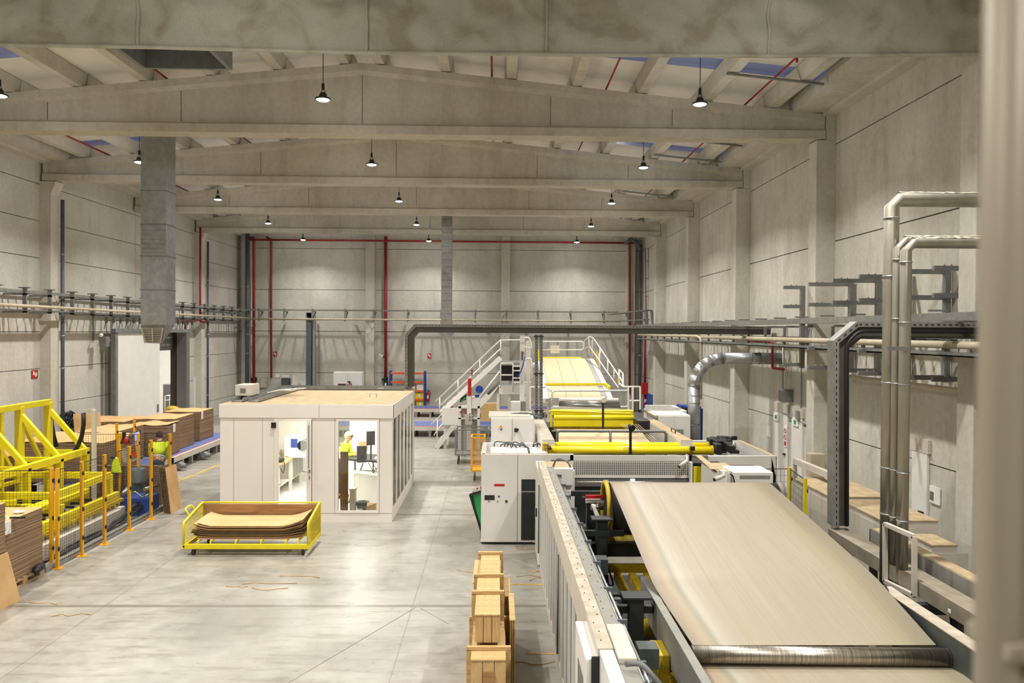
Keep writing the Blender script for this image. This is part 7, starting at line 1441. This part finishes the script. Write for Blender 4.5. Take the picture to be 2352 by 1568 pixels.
# mesh carts
def meshcart(px0, px1, py0, pyb, Y, dep, mt, lb, wheels=True):
    a, b_ = P(px0, py0, Y), P(px1, py0, Y); zb = P(0, pyb, Y).z; t3 = thing('mesh_cart', ((a.x + b_.x) / 2, Y, 0), lb, 'cart')
    q = MB()
    for x in (a.x, b_.x):
        for y in (Y, Y + dep): q.bar((x, y, zb), (x, y, a.z), .035)
    for z in (zb, a.z):
        for y in (Y, Y + dep): q.bar((a.x, y, z), (b_.x, y, z), .035)
        for x in (a.x, b_.x): q.bar((x, Y, z), (x, Y + dep, z), .035)
    pt(q, 'frame', mt, t3); q = MB()
    for y in (Y, Y + dep):
        n_ = int((b_.x - a.x) / .05)
        for i in range(n_): x = a.x + .05 * (i + .5); q.bar((x, y, zb), (x, y, a.z), .006)
        n_ = int((a.z - zb) / .05)
        for i in range(n_): q.bar((a.x, y, zb + .05 * i), (b_.x, y, zb + .05 * i), .006)
    for i in range(int(dep / .05)): q.bar((b_.x, Y + .05 * i, zb), (b_.x, Y + .05 * i, a.z), .006).bar((a.x, Y + .05 * i, zb), (a.x, Y + .05 * i, a.z), .006)
    pt(q, 'mesh', mt, t3, kind='stuff'); pt(MB().box(a.x, b_.x, Y, Y + dep, zb - .03, zb), 'floor_plate', mt, t3)
    for x in (a.x + .08, b_.x - .08):
        for y in (Y + .08, Y + dep - .08): w_ = pt(MB().cyl((x - .02, y, .07), (x + .02, y, .07), .07, n=16), 'wheel', 'rubber', t3); pt(MB().bar((x, y, .08), (x, y, zb), .03), 'caster_fork', 'steel', w_)
    return t3
meshcart(1046, 1122, 987, 1040, 25.0, .9, 'galvd', 'grey mesh cage cart on wheels beside the press enclosure')
meshcart(1083, 1113, 1005, 1077, 22.2, .7, 'orange', 'orange yellow mesh cart half hidden behind the press enclosure')
# small right fence and cabinets on the right
t2 = fence([(P(1736, 0, 14.6).x, 14.6), (P(1826, 0, 14.6).x, 14.6), (P(1862, 0, 13.5).x, 13.5)], 1.72, 'black mesh safety fence with yellow posts right of the paper web', mt='yellow', step=.06, vstep=.12)
RC = [(5.75, 6.75, 13.3, 15.0, 1.42), (5.85, 6.7, 11.7, 13.2, 1.40), (6.05, 6.4, 10.7, 11.3, 1.3)]
for i, (x0_, x1_, y0_, y1_, z_) in enumerate(RC):
    t2 = thing('machine_cabinet', ((x0_ + x1_) / 2, y0_, 0), ['pale cabinet with dusty lid behind the large cable channel', 'pale cabinet with dusty lid left of the insulated pipes', 'pale cabinet behind the lower ends of the insulated pipes'][i], 'cabinet')
    pt(MB().box(x0_, x1_, y0_, y1_, 0.02, z_), 'body', 'offwhite', t2, .01); pt(MB().box(x0_ - .01, x1_, y0_ - .01, y1_, z_, z_ + .02), 'lid', 'dust', t2)
    for k in range(2): w_ = (y1_ - y0_) / 2; pt(MB().box(x0_ - .006, x0_, y0_ + w_ * k + .02, y0_ + w_ * (k + 1) - .02, .1, z_ - .08), 'door', 'offwhite', t2)
    pt(MB().box(x0_ + .08, x0_ + .5, y0_ - .006, y0_, .1, z_ - .1), 'front_door', 'offwhite', t2)
t2 = thing('side_rail_guard', (6.1, 15.9, 0), 'low white rail guard running towards the doors on the right', 'guard')
pt(MB().bar(un(1826, 1058, 'Z', 1.6), un(1908, 1092, 'Z', 1.6), .1, .12), 'top_rail', 'offwhite', t2); pa, pb_ = un(1826, 1058, 'Z', 1.6), un(1908, 1092, 'Z', 1.6)
for p_ in (pa, pb_): pt(MB().bar(V((p_.x, p_.y, 0)), p_, .07), 'post', 'offwhite', t2)
# long channels on the right of the web
t2 = thing('side_channel', (5.3, 9, 0), 'long dusty steel channel beams along the right side of the web', 'beam')
pt(MB().box(5.02, 5.30, 6.0, 11.7, 1.26, 1.30).box(5.02, 5.06, 6.0, 11.7, 1.12, 1.26), 'lower_channel', 'duststeel', t2)
pt(MB().box(5.42, 5.62, 6.0, 11.2, 1.38, 1.42).box(5.42, 5.46, 6.0, 11.2, 1.18, 1.38), 'upper_channel', 'midgrey', t2); pt(MB().box(5.44, 5.62, 6.0, 11.2, 1.42, 1.428), 'dust_layer', 'dust', t2)
for y in (6.5, 8.6, 11.3): pt(MB().box(5.12, 5.2, y - .05, y + .05, 0, 1.26).box(5.48, 5.56, y - .05, y + .05, 0, 1.38), 'post', 'black', t2)
pt(MB().box(4.75, 5.5, 8.95, 9.05, .98, 1.10), 'cross_beam', 'dark', t2); pt(MB().box(4.75, 5.15, 11.5, 11.6, 1.0, 1.12), 'cross_beam', 'dark', t2)
pt(MB().box(5.415, 5.42, 7.9, 8.0, 1.26, 1.34).box(5.015, 5.02, 8.5, 8.55, 1.16, 1.2), 'label_plate', 'paper', t2)
pt(pipes([[V((5.35, 9.3, 1.2)), V((5.4, 9.1, .9)), V((5.35, 9.0, .6))]], .025, .2), 'black_hose', 'black', t2)
t2 = thing('air_cylinder', (5.0, 8.5, .8), 'small pneumatic cylinder with a black and yellow striped end under the cross beam', 'cylinder'); pt(MB().cyl((4.85, 8.55, .86), (5.15, 8.55, .86), .045, n=16), 'cylinder', 'steel', t2)
for k in range(5): pt(MB().box(4.95 + .04 * k, 4.99 + .04 * k, 8.42, 8.5, .74, .79), 'stripe', 'yellow' if k % 2 else 'black', t2)
t2 = thing('block_wall', (6.2, 7.5, 0), 'low pale block face of cabinets under the side channels', 'wall'); pt(MB().box(6.0, 6.1, 5.5, 10.2, 0, 1.0), 'blocks', 'wall', t2)
# floor details
struct('floor_joint', MB().bar(un(1540 / 2.329, 1568, 'Z', .002), un(2225 / 2.329, 1394, 'Z', .002), .012, .003), M['duststeel'])
struct('floor_joint', MB().bar(un(2250 / 2.329, 1396, 'Z', .002), un(1030, 1432, 'Z', .002), .012, .003), M['duststeel'])
q = MB()
for a, b_ in (((402, 1108), (505, 1066)),): q.bar(un(a[0], a[1], 'Z', .003), un(b_[0], b_[1], 'Z', .003), .09, .004)
M['ypaint'] = mat('worn yellow floor paint', S(206, 170, 70), .6, var=.25, scale=8)
struct('floor_marking', q, M['ypaint'])
struct('floor_marking', MB().bar(un(1165, 1341, 'Z', .003), un(1262, 1342, 'Z', .003), .05, .004), M['ypaint']); struct('floor_marking', MB().bar(un(1205, 1500, 'Z', .003), un(1290, 1501, 'Z', .003), .04, .004), M['ypaint'])
rnd = random.Random(77)
for (px, py, ln) in ((555, 1340, 26), (640, 1325, 20), (580, 1352, 16), (520, 1349, 10), (1185, 1322, 24), (1205, 1312, 18), (1215, 1330, 14), (1228, 1308, 12), (1185, 1258, 16), (120, 1412, 16), (1050, 1312, 12), (1180, 1520, 14), (35, 1385, 18)):
    a = un(px, py, 'Z', .004); pts = [a + V((rnd.uniform(-.03, .03) + ln * .009 * k, rnd.uniform(-.08, .08) * 1, 0 if k % 2 else .006)) for k in range(5)]
    one('paper_scrap', MB().tube(pts, .006, 5), M['card'], 'thin torn strip of cardboard lying on the concrete floor', 'litter', 'torn cardboard strips on the floor')
# groups for repeated things
GR = {'highbay_lamp': 'high bay lamps hanging from the roof', 'roof_beam': 'gabled concrete roof beams', 'concrete_column': 'concrete columns along the walls', 'sprinkler_pipe': 'red fire and sprinkler pipes', 'pipe_bracket': 'steel pipe brackets on the right wall',
      'cardboard_stack': 'cardboard stacks on the left', 'wooden_crate': 'wooden crates', 'roller_conveyor': 'blue belt conveyors', 'downpipe': 'blue grey downpipes', 'insulated_pipe': 'insulated vertical pipes', 'cable_ladder': 'cable ladders on the walls',
      'conduit_pipe': 'conduit pipes on the walls', 'electric_cabinet': 'white electrical cabinets', 'machine_cabinet': 'pale machine cabinets', 'safety_fence': 'mesh safety fences', 'mesh_cart': 'mesh carts', 'carton': 'cartons on the orange rack', 'cross_bar': 'flat bars under the roof',
      'exit_sign': 'exit signs over the right wall doors', 'fire_sign': 'red fire signs', 'fire_extinguisher': 'fire extinguishers', 'monitor': 'monitors on the standing desk', 'work_lamp': 'black work lamp posts', 'pallet': 'wooden pallets', 'security_camera': 'white security cameras'}
for o in list(COL.objects):
    b_ = o.name.split('.')[0]
    if o.parent is None and b_ in GR and 'group' not in o and o.get('kind') != 'structure': o['group'] = GR[b_]
